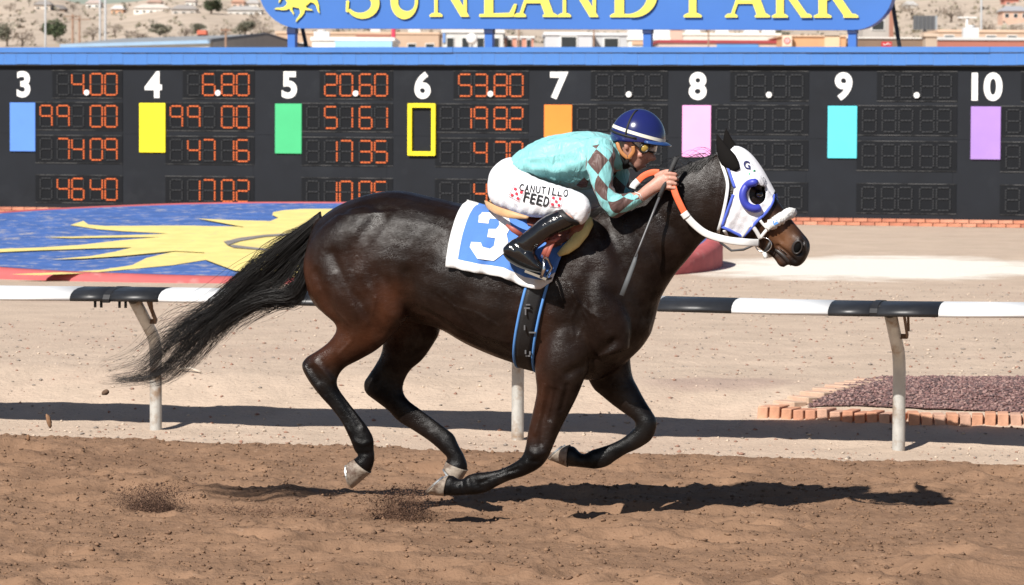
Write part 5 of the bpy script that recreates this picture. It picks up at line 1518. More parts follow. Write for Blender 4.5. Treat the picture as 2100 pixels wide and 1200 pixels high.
def side_surf(bvh, side=-1, default=-.2):
    def f(x, z):
        h = bvh.ray_cast(glo(x, side * 1.2, z), HN * -side)
        return (h[0] - HO).dot(HN) if h[0] is not None else default
    return f
def mirror_pts(ps): return [glo(loc(p)[0], -loc(p)[1], loc(p)[2]) for p in ps]

# ---- saddle cloth
M_CBLUE = mat('cloth_blue', (.075, .20, .56), rough=.85, var=.06, scale=8, bump=.0015, bscale=160, sheen=.15)
M_CWHITE = mat('cloth_white', (.74, .74, .74), rough=.85, var=.04, scale=8, bump=.0015, bscale=160, sheen=.15)
def polyline_at(pts, t):
    L_ = [0]
    for a, b in zip(pts, pts[1:]): L_.append(L_[-1] + math.hypot(b[0] - a[0], b[1] - a[1]))
    q = t * L_[-1]; return (float(np.interp(q, L_, [p[0] for p in pts])), float(np.interp(q, L_, [p[1] for p in pts])))
BOT = pl2([(913, 547), (980, 560), (1030, 568), (1072, 588), (1104, 594), (1127, 578)], -.31)
TOP = pl2([(958, 416), (1020, 434), (1090, 440), (1160, 434), (1204, 430)], 0)
sg = sorted(set([0, .1, *np.linspace(0, 1, 44)]))
def cloth_rows(side):
    rows = []
    for s in sg:
        xt, zt = polyline_at(TOP, s); xb, zbm = polyline_at(BOT, s)
        col = []
        tz0 = .0435
        zs = [zt - (zt - zbm - tz0) * (1 - math.cos(q * math.pi / 2)) ** .9 for q in np.linspace(0, 1, 24)] + [zbm + tz0 * .66, zbm + tz0 * .33, zbm]
        for j, z in enumerate(zs):
            f = (zt - z) / (zt - zbm); x = xt + (xb - xt) * f
            y = body_y(x, z, side, 0.0)
            fl = .016 + .010 * f * (1 + math.sin(s * 21 + f * 3)) + .006 * f * f * math.sin(s * 47)
            P = glo(x, y, z)
            nrm = (HN * side * (min(1, abs(y) / .12)) + Z3 * max(0.0, 1 - abs(y) / .2)).normalized()
            col.append(P + nrm * fl)
        rows.append(col)
    return rows
cl = thing('saddle_cloth', 'blue saddle cloth with white border and number 3 on the horse', 'saddle cloth', glo(-.1, -.3, 1.2))
mb = MB(); mb.smooth = True
for side in (-1, 1):
    rows = cloth_rows(side); R_, C_ = len(rows), len(rows[0]); b = len(mb.v)
    for r in rows:
        for p in r: mb.vert(p)
    for i in range(R_ - 1):
        for j in range(C_ - 1):
            mb.mi = 1 if (sg[i] < .0999 or j >= C_ - 4) else 0
            q = (b + i * C_ + j, b + (i + 1) * C_ + j, b + (i + 1) * C_ + j + 1, b + i * C_ + j + 1)
            mb.face(q if side < 0 else q[::-1])
mb.mi = 0
CLOTH = mb.build('cloth', [M_CBLUE, M_CWHITE], cl)
md = CLOTH.modifiers.new('thick', 'SOLIDIFY'); md.thickness = .006; md.offset = 0
cloth_s = side_surf(bvh_of(CLOTH.data))
THREE = [(308, 228), (318, 185), (348, 163), (445, 165), (500, 198), (512, 250), (482, 302), (490, 345), (470, 412), (400, 465), (300, 452), (253, 380), (262, 348), (322, 352), (332, 378), (378, 390), (402, 372), (412, 325), (362, 318), (372, 268), (420, 268), (440, 242), (438, 215), (425, 205), (385, 203), (376, 215), (372, 235)]
mb = MB(); shape_on(mb, [(880 + x / 3, 380 + y / 3) for x, y in THREE], 5, cloth_s, .0085, -.3)
o = mb.build('number', M_CWHITE, cl)

# ---- saddle with girth, pad and stirrups
M_LEATHER = mat('saddle_leather', (.20, .065, .038), rough=.45, var=.2, scale=20, bump=.001, bscale=90, coat=.15)
M_TAN = mat('cantle_tan', (.56, .34, .17), rough=.55, var=.12, scale=16)
M_FOAM = mat('foam_yellow', (.72, .60, .26), rough=.9, var=.08, scale=20, bump=.001, bscale=120)
M_GIRTH = mat('girth_black', (.012, .012, .013), rough=.55, var=.15, scale=40, bump=.0012, bscale=200)
M_TRIM = mat('trim_blue', (.09, .26, .62), rough=.7, var=.08, scale=20)
M_STEEL = mat('stirrup_steel', (.70, .70, .71), rough=.22, metal=1.0, var=.06)
sad = thing('racing_saddle', 'small racing saddle with black girth and steel stirrups on the horse', 'saddle', glo(0, 0, 1.45))
mb = MB(); mb.smooth = True
mb.ring_loft(loft_rings([(1000, 416, 1000, 424, .05, 0), (1030, 424, 1030, 440, .12, 0), (1080, 428, 1080, 452, .15, 0), (1130, 424, 1130, 452, .15, 0), (1175, 415, 1178, 445, .11, 0), (1200, 414, 1202, 432, .04, 0)]))
o = mb.build('seat', M_LEATHER, sad); fix_normals(o)
mb = MB(); mb.smooth = True         # pale cantle lip curving down the near side, and its twin
for mir in (0, 1):
    rings = loft_rings([(994, 411, 997, 418, .015, -.05), (1002, 414, 1000, 428, .016, -.13), (1022, 424, 1018, 440, .014, -.22), (1050, 433, 1046, 448, .012, -.285), (1085, 444, 1082, 450, .008, -.30)], 5, 16)
    if mir: rings = [mirror_pts(r) for r in rings]
    mb.ring_loft(rings)
o = mb.build('cantle', M_TAN, sad); fix_normals(o)
for side in (-1, 1):
    mb = MB(); shape_on(mb, [(1080, 440), (1205, 448), (1196, 470), (1168, 492), (1140, 508), (1128, 505), (1112, 470), (1084, 462)], 6, cloth_s, .012, -.3)
    if side > 0: mb.v = [tuple(p) for p in mirror_pts(mb.v)]
    o = mb.build('flap', M_LEATHER, sad)
    md = o.modifiers.new('thick', 'SOLIDIFY'); md.thickness = .008
PAD = [(1150, 528), (1166, 517), (1183, 503), (1199, 482), (1211, 462), (1214, 452)]
for side in (-1, 1):
    mb = MB(); pts = []
    for (x, y) in PAD:
        lx, _, lz = loc(hp(x, y, -.25)); yy = body_y(lx, lz, -1, -.2) - .022; pts.append(hp(x - 5, y - 5, yy))
    if side > 0: pts = mirror_pts(pts)
    mb.tube(pts, [.010, .024, .030, .032, .028, .014], 14, side=HN, flat_=.75)
    mb.build('foam_pad', M_FOAM, sad)
x0, _, zc0 = loc(hp(1097, 590, -.3)); x1, _, zc1_ = loc(hp(1076, 750, -.1)); kx = (x0 - x1) / (zc0 - zc1_)
def girth_ring(dx, pad):
    out = []; zc = 1.12
    for i in range(73):
        a = math.radians(-170 + 340 * i / 72)
        x = x1 + kx * (zc - zc1_) + dx; P = None
        d = HN * math.sin(a) - Z3 * math.cos(a)
        for _ in range(4):
            h = BODY_BVH.ray_cast(glo(x, 0, zc), d)
            if h[0] is None: break
            P = h[0] + d * pad; x = x1 + kx * (P.z - zc1_) + dx
        out.append(P)
    return out
mb = MB(); mb.smooth = True
W_ = [-.040, -.02, 0, .02, .040]
mb.grid([girth_ring(w, .014) for w in W_])
g_ = mb.build('girth', M_GIRTH, sad); md = g_.modifiers.new('thick', 'SOLIDIFY'); md.thickness = .008
for dx in (-.046, .046):
    mb = MB(); mb.tube(girth_ring(dx, .010), .0075, 8); mb.build('girth_trim', M_TRIM, sad)
for (x, y, w, h) in ((1081, 632, 12, 3), (1078, 640, 3, 12), (1083, 625, 9, 3), (1076, 672, 3, 10), (1092, 682, 14, 3), (1078, 722, 3, 8), (1083, 730, 9, 3), (1087, 724, 3, 7)):
    lx, _, lz = loc(hp(x, y, -.29)); yy = body_y(lx, lz, -1, -.28) - .024
    mb = MB(); mb.box(hp(x, y, yy), HU * (w / 850), HN * .003, Z3 * (h / 850))
    mb.build('buckle', mat('buckle_dark', (.20, .20, .21), rough=.4, metal=.8), sad)
def mirrored(mb, side):
    if side > 0: mb.v = [tuple(p) for p in mirror_pts(mb.v)]
    return mb
for side in (-1, 1):
    mb = MB()
    A, B = hp(1082, 555, -.352), hp(1126, 572, -.352)
    mb.bar(A, B, .11, .012, Z3)
    top = hp(1113, 524, -.352)
    for e, dy in (((A + B) / 2, -.052), ((A + B) / 2, .052)):
        s_ = B * .75 + A * .25 + HN * dy
        mb.tube([s_, s_ * .6 + top * .4 + HN * dy * .9 + HU * .022, s_ * .2 + top * .8 + HN * dy * .5 + HU * .014, top + HN * 0], .008, 8)
    mirrored(mb, side).build('stirrup', M_STEEL, sad)
    for ln, rr_ in (([hp(1113, 527, -.352), hp(1120, 510, -.345), hp(1129, 494, -.335), hp(1140, 470, -.325)], .012), ([hp(1121, 527, -.350), hp(1128, 510, -.343), hp(1136, 494, -.333), hp(1146, 470, -.323)], .010),
                    ([hp(1116, 492, -.338), hp(1126, 496, -.342), hp(1138, 493, -.342), hp(1148, 486, -.335)], .009), ([hp(1038, 461, -.335), hp(1052, 471, -.338), hp(1070, 483, -.335)], [.006, .013, .012])):
        mb = MB(); mb.tube(ln, rr_, 8, side=HN, flat_=.3)
        mirrored(mb, side).build('stirrup_leather', mat('strap_red', (.33, .085, .06), rough=.5, var=.15, scale=30), sad)

# ---- hood with a blinker cup
M_HOOD = mat('hood_white', (.76, .76, .80), rough=.8, var=.05, scale=10, bump=.0012, bscale=90, sheen=.2)
M_HTRIM = mat('hood_trim', (.07, .12, .55), rough=.7, var=.08, scale=30)
body_near = side_surf(BODY_BVH, -1, -.01)
hood = thing('blinker_hood', 'white cloth hood with blue trim and blinker cup on the horse head', 'hood', hp(1540, 400, 0))
HP = [(1484, 322), (1492, 309), (1507, 303), (1520, 303), (1533, 312), (1549, 331), (1562, 351), (1574, 371), (1588, 397), (1586, 413), (1572, 435), (1556, 451), (1541, 469), (1525, 486), (1482, 465), (1494, 430), (1505, 399), (1507, 386), (1496, 350)]
HOLE = [(1553 + 17 * math.cos(t), 399 + 20 * math.sin(t)) for t in np.linspace(0, 2 * math.pi, 25)[:-1]]
for side in (-1, 1):
    mb = MB(); mb.smooth = True
    HPI = list(HP)
    for k_ in range(2, 9): HPI[k_] = (HP[k_][0] - 7, HP[k_][1] + 6)
    HPI[8] = (1583, 402)
    V, F_ = fill2d(HPI, 4, [HOLE])
    for px, py in V:
        x, _, z = loc(hp(px, py, -.03)); y = body_near(x, z)
        x, _, z = loc(hp(px, py, y)); y = body_near(x, z)
        wr = .0012 * math.sin(px * .31 + py * .17) + .0010 * math.sin(px * .13 - py * .29)
        P = glo(x, y * side * -1 if side > 0 else y, z)
        cen = hp(1525, 395, 0); rad = (P - cen); rad = Vector((rad.x, rad.y, rad.z)).normalized()
        ey = math.hypot(px - 1555, py - 396); wr += .009 * math.exp(-(ey / 34) ** 2)
        mb.vert(P + HN * side * (.008 + wr) + rad * .006)
    for f in F_: mb.face(f if side < 0 else f[::-1])
    o = mb.build('hood_panel', M_HOOD, hood); fix_normals(o); md = o.modifiers.new('thick', 'SOLIDIFY'); md.thickness = .004
# the part of the hood that closes over brow and poll
V0 = verts_of(BODY); N0 = normals_of(BODY); L0 = local_xyz(V0)
cand = np.nonzero((L0[:, 0] > loc(hp(1470, 400))[0]) & (L0[:, 2] > loc(hp(1500, 495))[2]))[0]
_cx = sum(p[0] for p in HP) / len(HP); _cy = sum(p[1] for p in HP) / len(HP)
HPs = [(x + (_cx - x) * .06, y + (_cy - y) * .06) for x, y in HP]
for k in range(2, 9): HPs[k] = (HP[k][0] + 7, HP[k][1] - 7)
HPs[8] = (1586, 394); HPs[9] = (1582, 410)
BIGH = [(1552 + 19.5 * math.cos(t), 400 + 22.5 * math.sin(t)) for t in np.linspace(0, 2 * math.pi, 25)[:-1]]
keep = {}
for i in cand:
    P = glo(L0[i, 0], -abs(L0[i, 1]), L0[i, 2]); q = pix(P)
    if inside(q, HPs) and not inside(q, BIGH): keep[int(i)] = len(keep)
mb = MB(); mb.smooth = True
for i in keep: mb.vert(V0[i] + N0[i] * .0105)
for p in BODY.polygons:
    if all(v in keep for v in p.vertices): mb.face([keep[v] for v in p.vertices])
mb.build('hood_crown', M_HOOD, hood)
def on_head(pts, lift=.012, yref=-.05):
    out = []
    for px, py in pts:
        x, _, z = loc(hp(px, py, yref)); y = body_near(x, z); x, _, z = loc(hp(px, py, y)); y = body_near(x, z)
        out.append(glo(x, y - lift, z))
    return out
for side in (-1, 1):
    for line in ([(1588, 398), (1587, 412), (1573, 435), (1556, 451), (1541, 469), (1525, 486)], [(1525, 486), (1505, 476), (1482, 465)], [(1482, 465), (1494, 430), (1505, 399)], [(1493, 340), (1500, 362), (1508, 385)]):
        p = on_head([tuple(q) for q in crom(np.array(line, float), 4)], .017); p = mirror_pts(p) if side > 0 else p
        mb = MB(); mb.tube(p, .0068, 8, side=HN, flat_=.6); mb.build('trim', M_HTRIM, hood)
    a0, a1 = (-100, -298) if True else (0, 0)
    pts = [(1550 + 25 * math.cos(math.radians(a)), 401 - 27 * math.sin(math.radians(a))) for a in np.linspace(78, 300, 22)]
    p = on_head(pts, .024); p = mirror_pts(p) if side > 0 else p
    mb = MB(); mb.tube(p, [.012] + [.019] * 20 + [.012], 12, side=HN, flat_=1.1); mb.build('blinker_cup', mat('cup_blue', (.045, .06, .42), rough=.45, var=.08, scale=20), hood)
mb = MB()                            # lettering on the brow and green dash
hood_s = lambda x, z: body_near(x, z) - .017
V, Fc = text_mesh('G', 1.0, .02, 4); V = np.array(V); V -= V.min(0); V /= V.max(0)
b0 = len(mb.v)
for (u, v) in V:
    px, py = 1527 + u * 14 + v * -1, 345 - v * 17 + u * 3
    mb.vert(on_head([(px, py)], .0225)[0])
for f in Fc: mb.face(f)
mb.build('lettering', mat('navy_ink', (.02, .025, .12), rough=.8), hood)
mb = MB(); mb.tube(on_head([(1538, 357), (1545, 353), (1550, 349)], .021), .0035, 6); mb.build('green_dash', mat('green_ink', (.03, .5, .2), rough=.8), hood)

# ---- bridle: straps, fleece noseband, bit ring, reins
M_STRAP = mat('strap_white', (.72, .72, .71), rough=.5, var=.06, scale=30)
M_ORANGE = mat('rein_orange', (.80, .14, .05), rough=.6, var=.08, scale=40, bump=.001, bscale=200)
M_FLEECE = mat('fleece', (.78, .78, .76), rough=.95, var=.08, scale=60, bump=.006, bscale=90, sheen=.3)
br = thing('bridle', 'white bridle with fleece noseband and orange grip reins on the horse', 'bridle', hp(1560, 480, 0))
for side in (-1, 1):
    for nm, line, r in (('throat_strap', [(1474, 312), (1483, 340), (1493, 372), (1492, 400), (1484, 440), (1474, 477)], .0085), ('cheek_strap', [(1493, 342), (1500, 362), (1508, 384)], .007), ('cheek_strap', [(1540, 458), (1552, 474), (1561, 490)], .010), ('nose_strap', [(1560, 452), (1568, 462), (1576, 470)], .007), ('nose_strap', [(1580, 464), (1568, 478), (1561, 488)], .008),
                        ('jaw_strap', [(1538, 462), (1528, 478), (1517, 489)], .009), ('jaw_strap', [(1487, 472), (1492, 482)], .009)):
        p = on_head([tuple(q) for q in crom(np.array(line, float), 4)], .016); p = mirror_pts(p) if side > 0 else p
        mb = MB(); mb.tube(p, r, 8, side=HN, flat_=.45); mb.build(nm, M_STRAP, br)
    c_ = on_head([(1567, 502)], .018)[0]
    rp = [c_ + HU * (.040 * math.cos(t)) + Z3 * (.034 * math.sin(t)) + HN * (-.006 * math.cos(t)) for t in np.linspace(0, 2 * math.pi, 26)]
    mb = MB(); mb.tube(mirror_pts(rp) if side > 0 else rp, .0032, 6, cap=False); mb.build('bit_ring', M_STEEL, br)
    p = [c_ + HU * .036 + Z3 * .018, c_ + HU * .022 - Z3 * .012, c_ + HU * .008 - Z3 * .034 + HN * .002]
    mb = MB(); mb.tube(mirror_pts(p) if side > 0 else p, .0085, 8); mb.build('bit_cheek', mat('rubber_dark', (.03, .028, .027), rough=.5), br)
    p = [c_ + HU * .004 - Z3 * .036, c_ + HU * .010 - Z3 * .052, c_ + HU * .012 - Z3 * .064]
    mb = MB(); mb.tube(mirror_pts(p) if side > 0 else p, .010, 8); mb.build('curb_strap', M_STRAP, br)
# fleece over the nose, from cheek to cheek
mb = MB(); mb.smooth = True
near = on_head([(1571, 468), (1584, 460), (1598, 451), (1611, 443)], .014)
pth = near + [hp(1622, 438, 0) + Z3 * .006] + mirror_pts(near)[::-1]
pth = [Vector(p) for p in crom(np.array([tuple(p) for p in pth]), 6)]
nr = random.Random(4)
rings = []
for i, P in enumerate(pth):
    d = (pth[min(i + 1, len(pth) - 1)] - pth[max(0, i - 1)]).normalized(); a = d.cross(HU).normalized(); c_ = a.cross(d).normalized()
    e = .6 + .4 * min(1, i / 5, (len(pth) - 1 - i) / 5)
    rings.append([P + (a * math.cos(t) + c_ * math.sin(t)) * (.0250 * e + nr.uniform(-.0055, .0055)) for t in np.linspace(0, 2 * math.pi, 15)[:-1]])
mb.ring_loft(rings); o = mb.build('fleece_noseband', M_FLEECE, br); fix_normals(o)
for (x, y) in ((1593, 456), (1615, 442)):
    P = on_head([(x, y)], .036)[0]; mb = MB(); mb.box(P, (HU * .8 + Z3 * .35) * .013, HN * .003, (Z3 * .8 - HU * .35) * .012); mb.build('blue_patch', M_TRIM, br)
def ribbon(pts, r, m_, nm, flat_=.18):
    mb = MB(); mb.tube([Vector(q) for q in crom(np.array([tuple(p) for p in pts]), 6)], r, 10, side=HN, flat_=flat_); return mb.build(nm, m_, br)
bx_, by_, bz_ = loc(on_head([(1555, 499)], .022)[0])
def rein_pt(px, py, y):
    x, _, z = loc(hp(px, py, y)); yb = body_y(x, z, -1, 1.0)
    return hp(px, py, min(y, yb - .014))
E_ = on_head([(1558, 498)], .022)[0]
ribbon([rein_pt(1379, 378, -.15), rein_pt(1386, 400, -.155), rein_pt(1396, 422, -.155), rein_pt(1406, 441, -.15)], .0165, M_ORANGE, 'rein_grip')
ribbon([rein_pt(1405, 440, -.151), rein_pt(1424, 461, -.14), rein_pt(1450, 480, -.13), rein_pt(1490, 492, -.12), rein_pt(1530, 497, -.11), E_], .0175, M_STRAP, 'rein')
ribbon([rein_pt(1402, 436, -.152), rein_pt(1409, 446, -.148)], .020, M_STRAP, 'rein_keeper', .4)
ribbon([hp(1352, 354, -.10), hp(1337, 354, -.10), hp(1320, 361, -.10), hp(1306, 374, -.10)], .0155, M_ORANGE, 'rein_grip')
ribbon([hp(1309, 371, -.10), hp(1300, 380, -.10), hp(1297, 386, -.10)], .017, M_STRAP, 'rein', .4)
far = [hp(1372, 384, .08), hp(1400, 440, .12), hp(1440, 478, .12), hp(1500, 492, .11), glo(*[q * f for q, f in zip(loc(E_), (1, -1, 1))])]
ribbon(far, .016, M_STRAP, 'rein')
mb = MB(); mb.tube([hp(1470, 478, -.04), hp(1478, 498, -.03), hp(1500, 514, -.02), hp(1525, 512, -.03), hp(1545, 503, -.05)], .006, 8); mb.build('martingale_strap', mat('strap_dark', (.05, .05, .055), rough=.5), br)

# ---- riding crop
crop = thing('riding_crop', 'long black riding crop held in the rider fist beside the horse neck', 'riding crop', hp(1275, 605, -.32))
mb = MB(); mb.tube([hp(1388, 323, -.135), hp(1378, 345, -.14), hp(1366, 372, -.15), hp(1352, 405, -.185)], [.013, .0115, .011, .010], 12); mb.build('handle', mat('crop_grip', (.03, .03, .031), rough=.7, var=.2, bump=.002, bscale=150), crop)
mb = MB(); mb.tube([hp(1353, 403, -.184), hp(1338, 440, -.215), hp(1312, 505, -.27), hp(1303, 527, -.285)], [.0065, .006, .005, .005], 10); mb.build('shaft', mat('crop_shaft', (.10, .10, .105), rough=.35, var=.1), crop)
mb = MB(); mb.tube([hp(1306, 520, -.281), hp(1300, 540, -.29), hp(1288, 572, -.305), hp(1275, 606, -.318)], [.006, .011, .012, .012], 10, side=HN, flat_=.4); mb.build('flap', mat('crop_flap', (.075, .08, .085), rough=.6, var=.15), crop)

# ------------------------------------------------------------------ the jockey
def wrinkle(me, ang, f_across, f_along, amp, seed=0, mask=None):
    """cloth folds: ridged noise drawn out along one direction of the side view"""
    V = verts_of(me); Nn = normals_of(me); Lc = local_xyz(V); ca, sa = math.cos(ang), math.sin(ang)
    warp = .03 * fbm(Lc[:, 0] * 9, Lc[:, 2] * 9 + Lc[:, 1] * 5, seed + 5, 2)
    al = Lc[:, 0] * ca + Lc[:, 2] * sa; ac = -Lc[:, 0] * sa + Lc[:, 2] * ca + Lc[:, 1] * .6 + warp
    q = vnoise(ac * f_across, al * f_along, seed) + .5 * vnoise(ac * f_across * 2.1, al * f_along * 2, seed + 3)
    rdg = .35 - np.abs(q) * 1.6
    V += Nn * (rdg * amp)[:, None]
    me.vertices.foreach_set('co', V.ravel()); me.update()
M_SKIN = mat('skin', (.50, .265, .20), rough=.5, var=.12, scale=30, bump=.0006, bscale=150, col2=(.42, .16, .12), c2scale=16, c2lo=.56, c2hi=.75)
b_ = M_SKIN.node_tree.nodes['Principled BSDF']; b_.inputs['Subsurface Weight'].default_value = .12; b_.inputs['Subsurface Radius'].default_value = (.012, .005, .003); b_.inputs['Subsurface Scale'].default_value = 1.0
jk = thing('person', 'jockey in teal silks, white breeches and navy helmet crouched on the horse', 'person', hp(1060, 440, 0))
def inset(st, px, w):
    out = []
    for q in st:
        ax, ay, bx, by = q[:4]; L_ = math.hypot(ax - bx, ay - by) or 1; k = min(px, L_ * .3) / L_
        out.append((ax + (bx - ax) * k, ay + (by - ay) * k, bx + (ax - bx) * k, by + (ay - by) * k, max(.01, q[4] - w), *q[5:]))
    return out
def mir_rings(rings): return [mirror_pts(r)[::-1] for r in rings]
SHIRT = [(1050, 327, 1098, 362, .135, 0), (1068, 310, 1120, 372, .152, 0), (1090, 295, 1142, 379, .162, 0), (1122, 281, 1168, 386, .17, 0), (1165, 272, 1198, 388, .178, 0), (1206, 269, 1224, 384, .19, 0), (1236, 271, 1246, 366, .175, 0), (1256, 281, 1262, 345, .12, 0), (1266, 296, 1270, 340, .075, 0)]
SLEEVE = [(1252, 288, 1200, 296, .062, -.13), (1260, 312, 1201, 318, .068, -.175), (1259, 340, 1203, 344, .064, -.20), (1256, 368, 1211, 370, .058, -.215), (1258, 386, 1221, 398, .054, -.22), (1266, 397, 1236, 426, .053, -.222), (1278, 397, 1256, 447, .052, -.215), (1291, 395, 1284, 437, .046, -.20), (1303, 396, 1305, 424, .041, -.19), (1309, 397, 1319, 414, .038, -.185)]
SLEEVE_F = [(1272, 290, 1230, 300, .062, .13), (1284, 318, 1236, 325, .066, .175), (1290, 345, 1240, 352, .062, .195), (1292, 372, 1246, 382, .056, .20), (1296, 390, 1262, 418, .052, .195), (1308, 394, 1292, 432, .048, .175), (1322, 390, 1325, 418, .042, .15), (1332, 386, 1340, 408, .038, .13)]
FOREARM = [(1292, 395, 1290, 432, .036, -.20), (1306, 394, 1318, 414, .033, -.185), (1320, 382, 1336, 402, .029, -.165), (1334, 371, 1350, 394, .027, -.15), (1348, 360, 1362, 390, .026, -.143), (1362, 354, 1372, 389, .024, -.138), (1374, 354, 1378, 384, .018, -.135)]
HEAD_J = [(1318, 250, 1275, 250, .055, 0), (1334, 268, 1262, 262, .075, 0), (1341, 288, 1260, 280, .079, 0), (1341, 299, 1264, 293, .077, 0), (1335, 307, 1269, 302, .074, 0), (1334, 316, 1274, 312, .069, 0), (1332, 326, 1280, 320, .062, 0), (1326, 335, 1285, 327, .054, 0), (1320, 344, 1291, 334, .044, 0), (1311, 350, 1297, 340, .030, 0), (1306, 351, 1302, 345, .012, 0)]
NOSE = [(1333, 303, 1322, 306, .010, 0), (1338, 312, 1324, 316, .014, 0), (1346, 324, 1324, 325, .019, 0), (1340, 331, 1324, 329, .015, 0), (1330, 330, 1324, 327, .008, 0)]
NECK_J = [(1300, 335, 1268, 298, .052, 0), (1284, 345, 1252, 290, .055, 0), (1266, 352, 1232, 284, .07, 0), (1250, 358, 1215, 282, .09, 0)]
BUTT = [(1050, 322, 1096, 362, .13, 0), (1028, 330, 1104, 378, .15, 0), (1008, 352, 1108, 398, .165, 0), (1003, 384, 1104, 420, .165, 0), (1010, 412, 1096, 436, .145, 0), (1035, 428, 1085, 440, .09, 0)]
THIGH = [(1060, 340, 1024, 420, .085, -.085), (1098, 364, 1062, 439, .095, -.155), (1138, 378, 1104, 446, .092, -.225), (1172, 388, 1148, 447, .082, -.28), (1194, 398, 1176, 452, .070, -.31), (1207, 411, 1188, 459, .058, -.32), (1212, 427, 1200, 455, .034, -.32)]
SHIN = [(1196, 404, 1204, 452, .055, -.315), (1166, 422, 1188, 458, .055, -.322), (1140, 436, 1168, 468, .05, -.33), (1110, 455, 1138, 482, .046, -.34), (1085, 474, 1112, 500, .042, -.35), (1062, 490, 1094, 516, .04, -.352)]
BOOT = [(1150, 429, 1187, 458, .062, -.325), (1146, 428, 1185, 459, .066, -.327), (1128, 437, 1166, 470, .063, -.335), (1105, 452, 1142, 480, .057, -.345), (1086, 468, 1121, 494, .052, -.35), (1069, 481, 1104, 508, .048, -.352), (1052, 493, 1096, 518, .045, -.352), (1046, 506, 1086, 526, .038, -.352)]
FOOT = [(1032, 508, 1034, 520, .024, -.352), (1042, 498, 1040, 527, .036, -.352), (1058, 488, 1052, 536, .042, -.352), (1076, 490, 1066, 544, .046, -.352), (1093, 512, 1084, 551, .046, -.352), (1106, 533, 1100, 556, .041, -.352), (1118, 548, 1115, 558, .026, -.352)]
bd = MB(); bd.smooth = True
for st in (inset(SHIRT, 8, .03), inset(BUTT, 6, .02), HEAD_J, NOSE, NECK_J): bd.ring_loft(loft_rings(st, 4, 24))
for st in (inset(SLEEVE, 8, .014), FOREARM, inset(THIGH, 6, .015), inset(SHIN, 5, .012), inset(FOOT, 5, .014)): bd.ring_loft(loft_rings(st, 4, 20))
for st in (inset(THIGH, 6, .015), inset(SHIN, 5, .012), inset(FOOT, 5, .014)): bd.ring_loft(mir_rings(loft_rings(st, 4, 20)))
bd.ring_loft(loft_rings(inset(SLEEVE_F, 8, .014), 4, 20))
bd.ring_loft(loft_rings([(1320, 390, 1322, 418, .034, .155), (1336, 382, 1344, 406, .030, .125), (1350, 372, 1358, 398, .028, .10), (1364, 362, 1370, 393, .026, .075), (1374, 360, 1378, 388, .018, .07)], 4, 20))
FING = [(0, .0080, 1.0), (1, .0085, 1.08), (2, .0082, 1.02), (3, .0072, .88)]
for (y0, dx) in ((-.150, 0), (.055, -4)):
    for k, r, L_ in FING:
        yy = 356 + k * 9.7; s_ = 1 if y0 < 0 else -1
        bd.tube([hp(1362 + dx, yy, y0 + .004 * s_), hp(1374 + dx, yy - .5, y0 - .008 * s_), hp(1374 + 12 * L_ + dx, yy + 1.5, y0 - .002 * s_), hp(1376 + 13 * L_ + dx, yy + 3, y0 + .022 * s_), hp(1376 + dx, yy + 4, y0 + .038 * s_), hp(1368 + dx, yy + 4, y0 + .034 * s_)], [r, r * 1.12, r * 1.05, r * .95, r * .9, r * .7], 10)
    bd.tube([hp(1344 + dx, 364, y0 + .02), hp(1356 + dx, 355, y0 + .024), hp(1368 + dx, 351, y0 + .02), hp(1379 + dx, 352, y0 + .012)], [.014, .012, .0105, .008], 10)
for sd in (-1, 1):         # ears, cheekbones, lips
    ellipsoid(bd, hp(1285, 297, .076 * sd), HU * .013, HN * .012, Z3 * .026)
    ellipsoid(bd, hp(1312, 318, .050 * sd), HU * .022, HN * .018, Z3 * .016)
ellipsoid(bd, hp(1326, 333, 0), HU * .011, HN * .022, Z3 * .0055); ellipsoid(bd, hp(1322, 341, 0), HU * .010, HN * .020, Z3 * .006)
me = remesh(bd, .0042, 3, 1)
me.materials.append(M_SKIN); me.polygons.foreach_set('use_smooth', np.ones(len(me.polygons), bool))
sculpt(me, [([(1328, 337), (1316, 336), (1311, 338)], 2.2, -.006, -1), ([(1322, 327), (1312, 336), (1310, 344)], 3, -.003, -1), ([(1310, 305), (1322, 312)], 4, -.004, -1)])
put('body', me, jk)
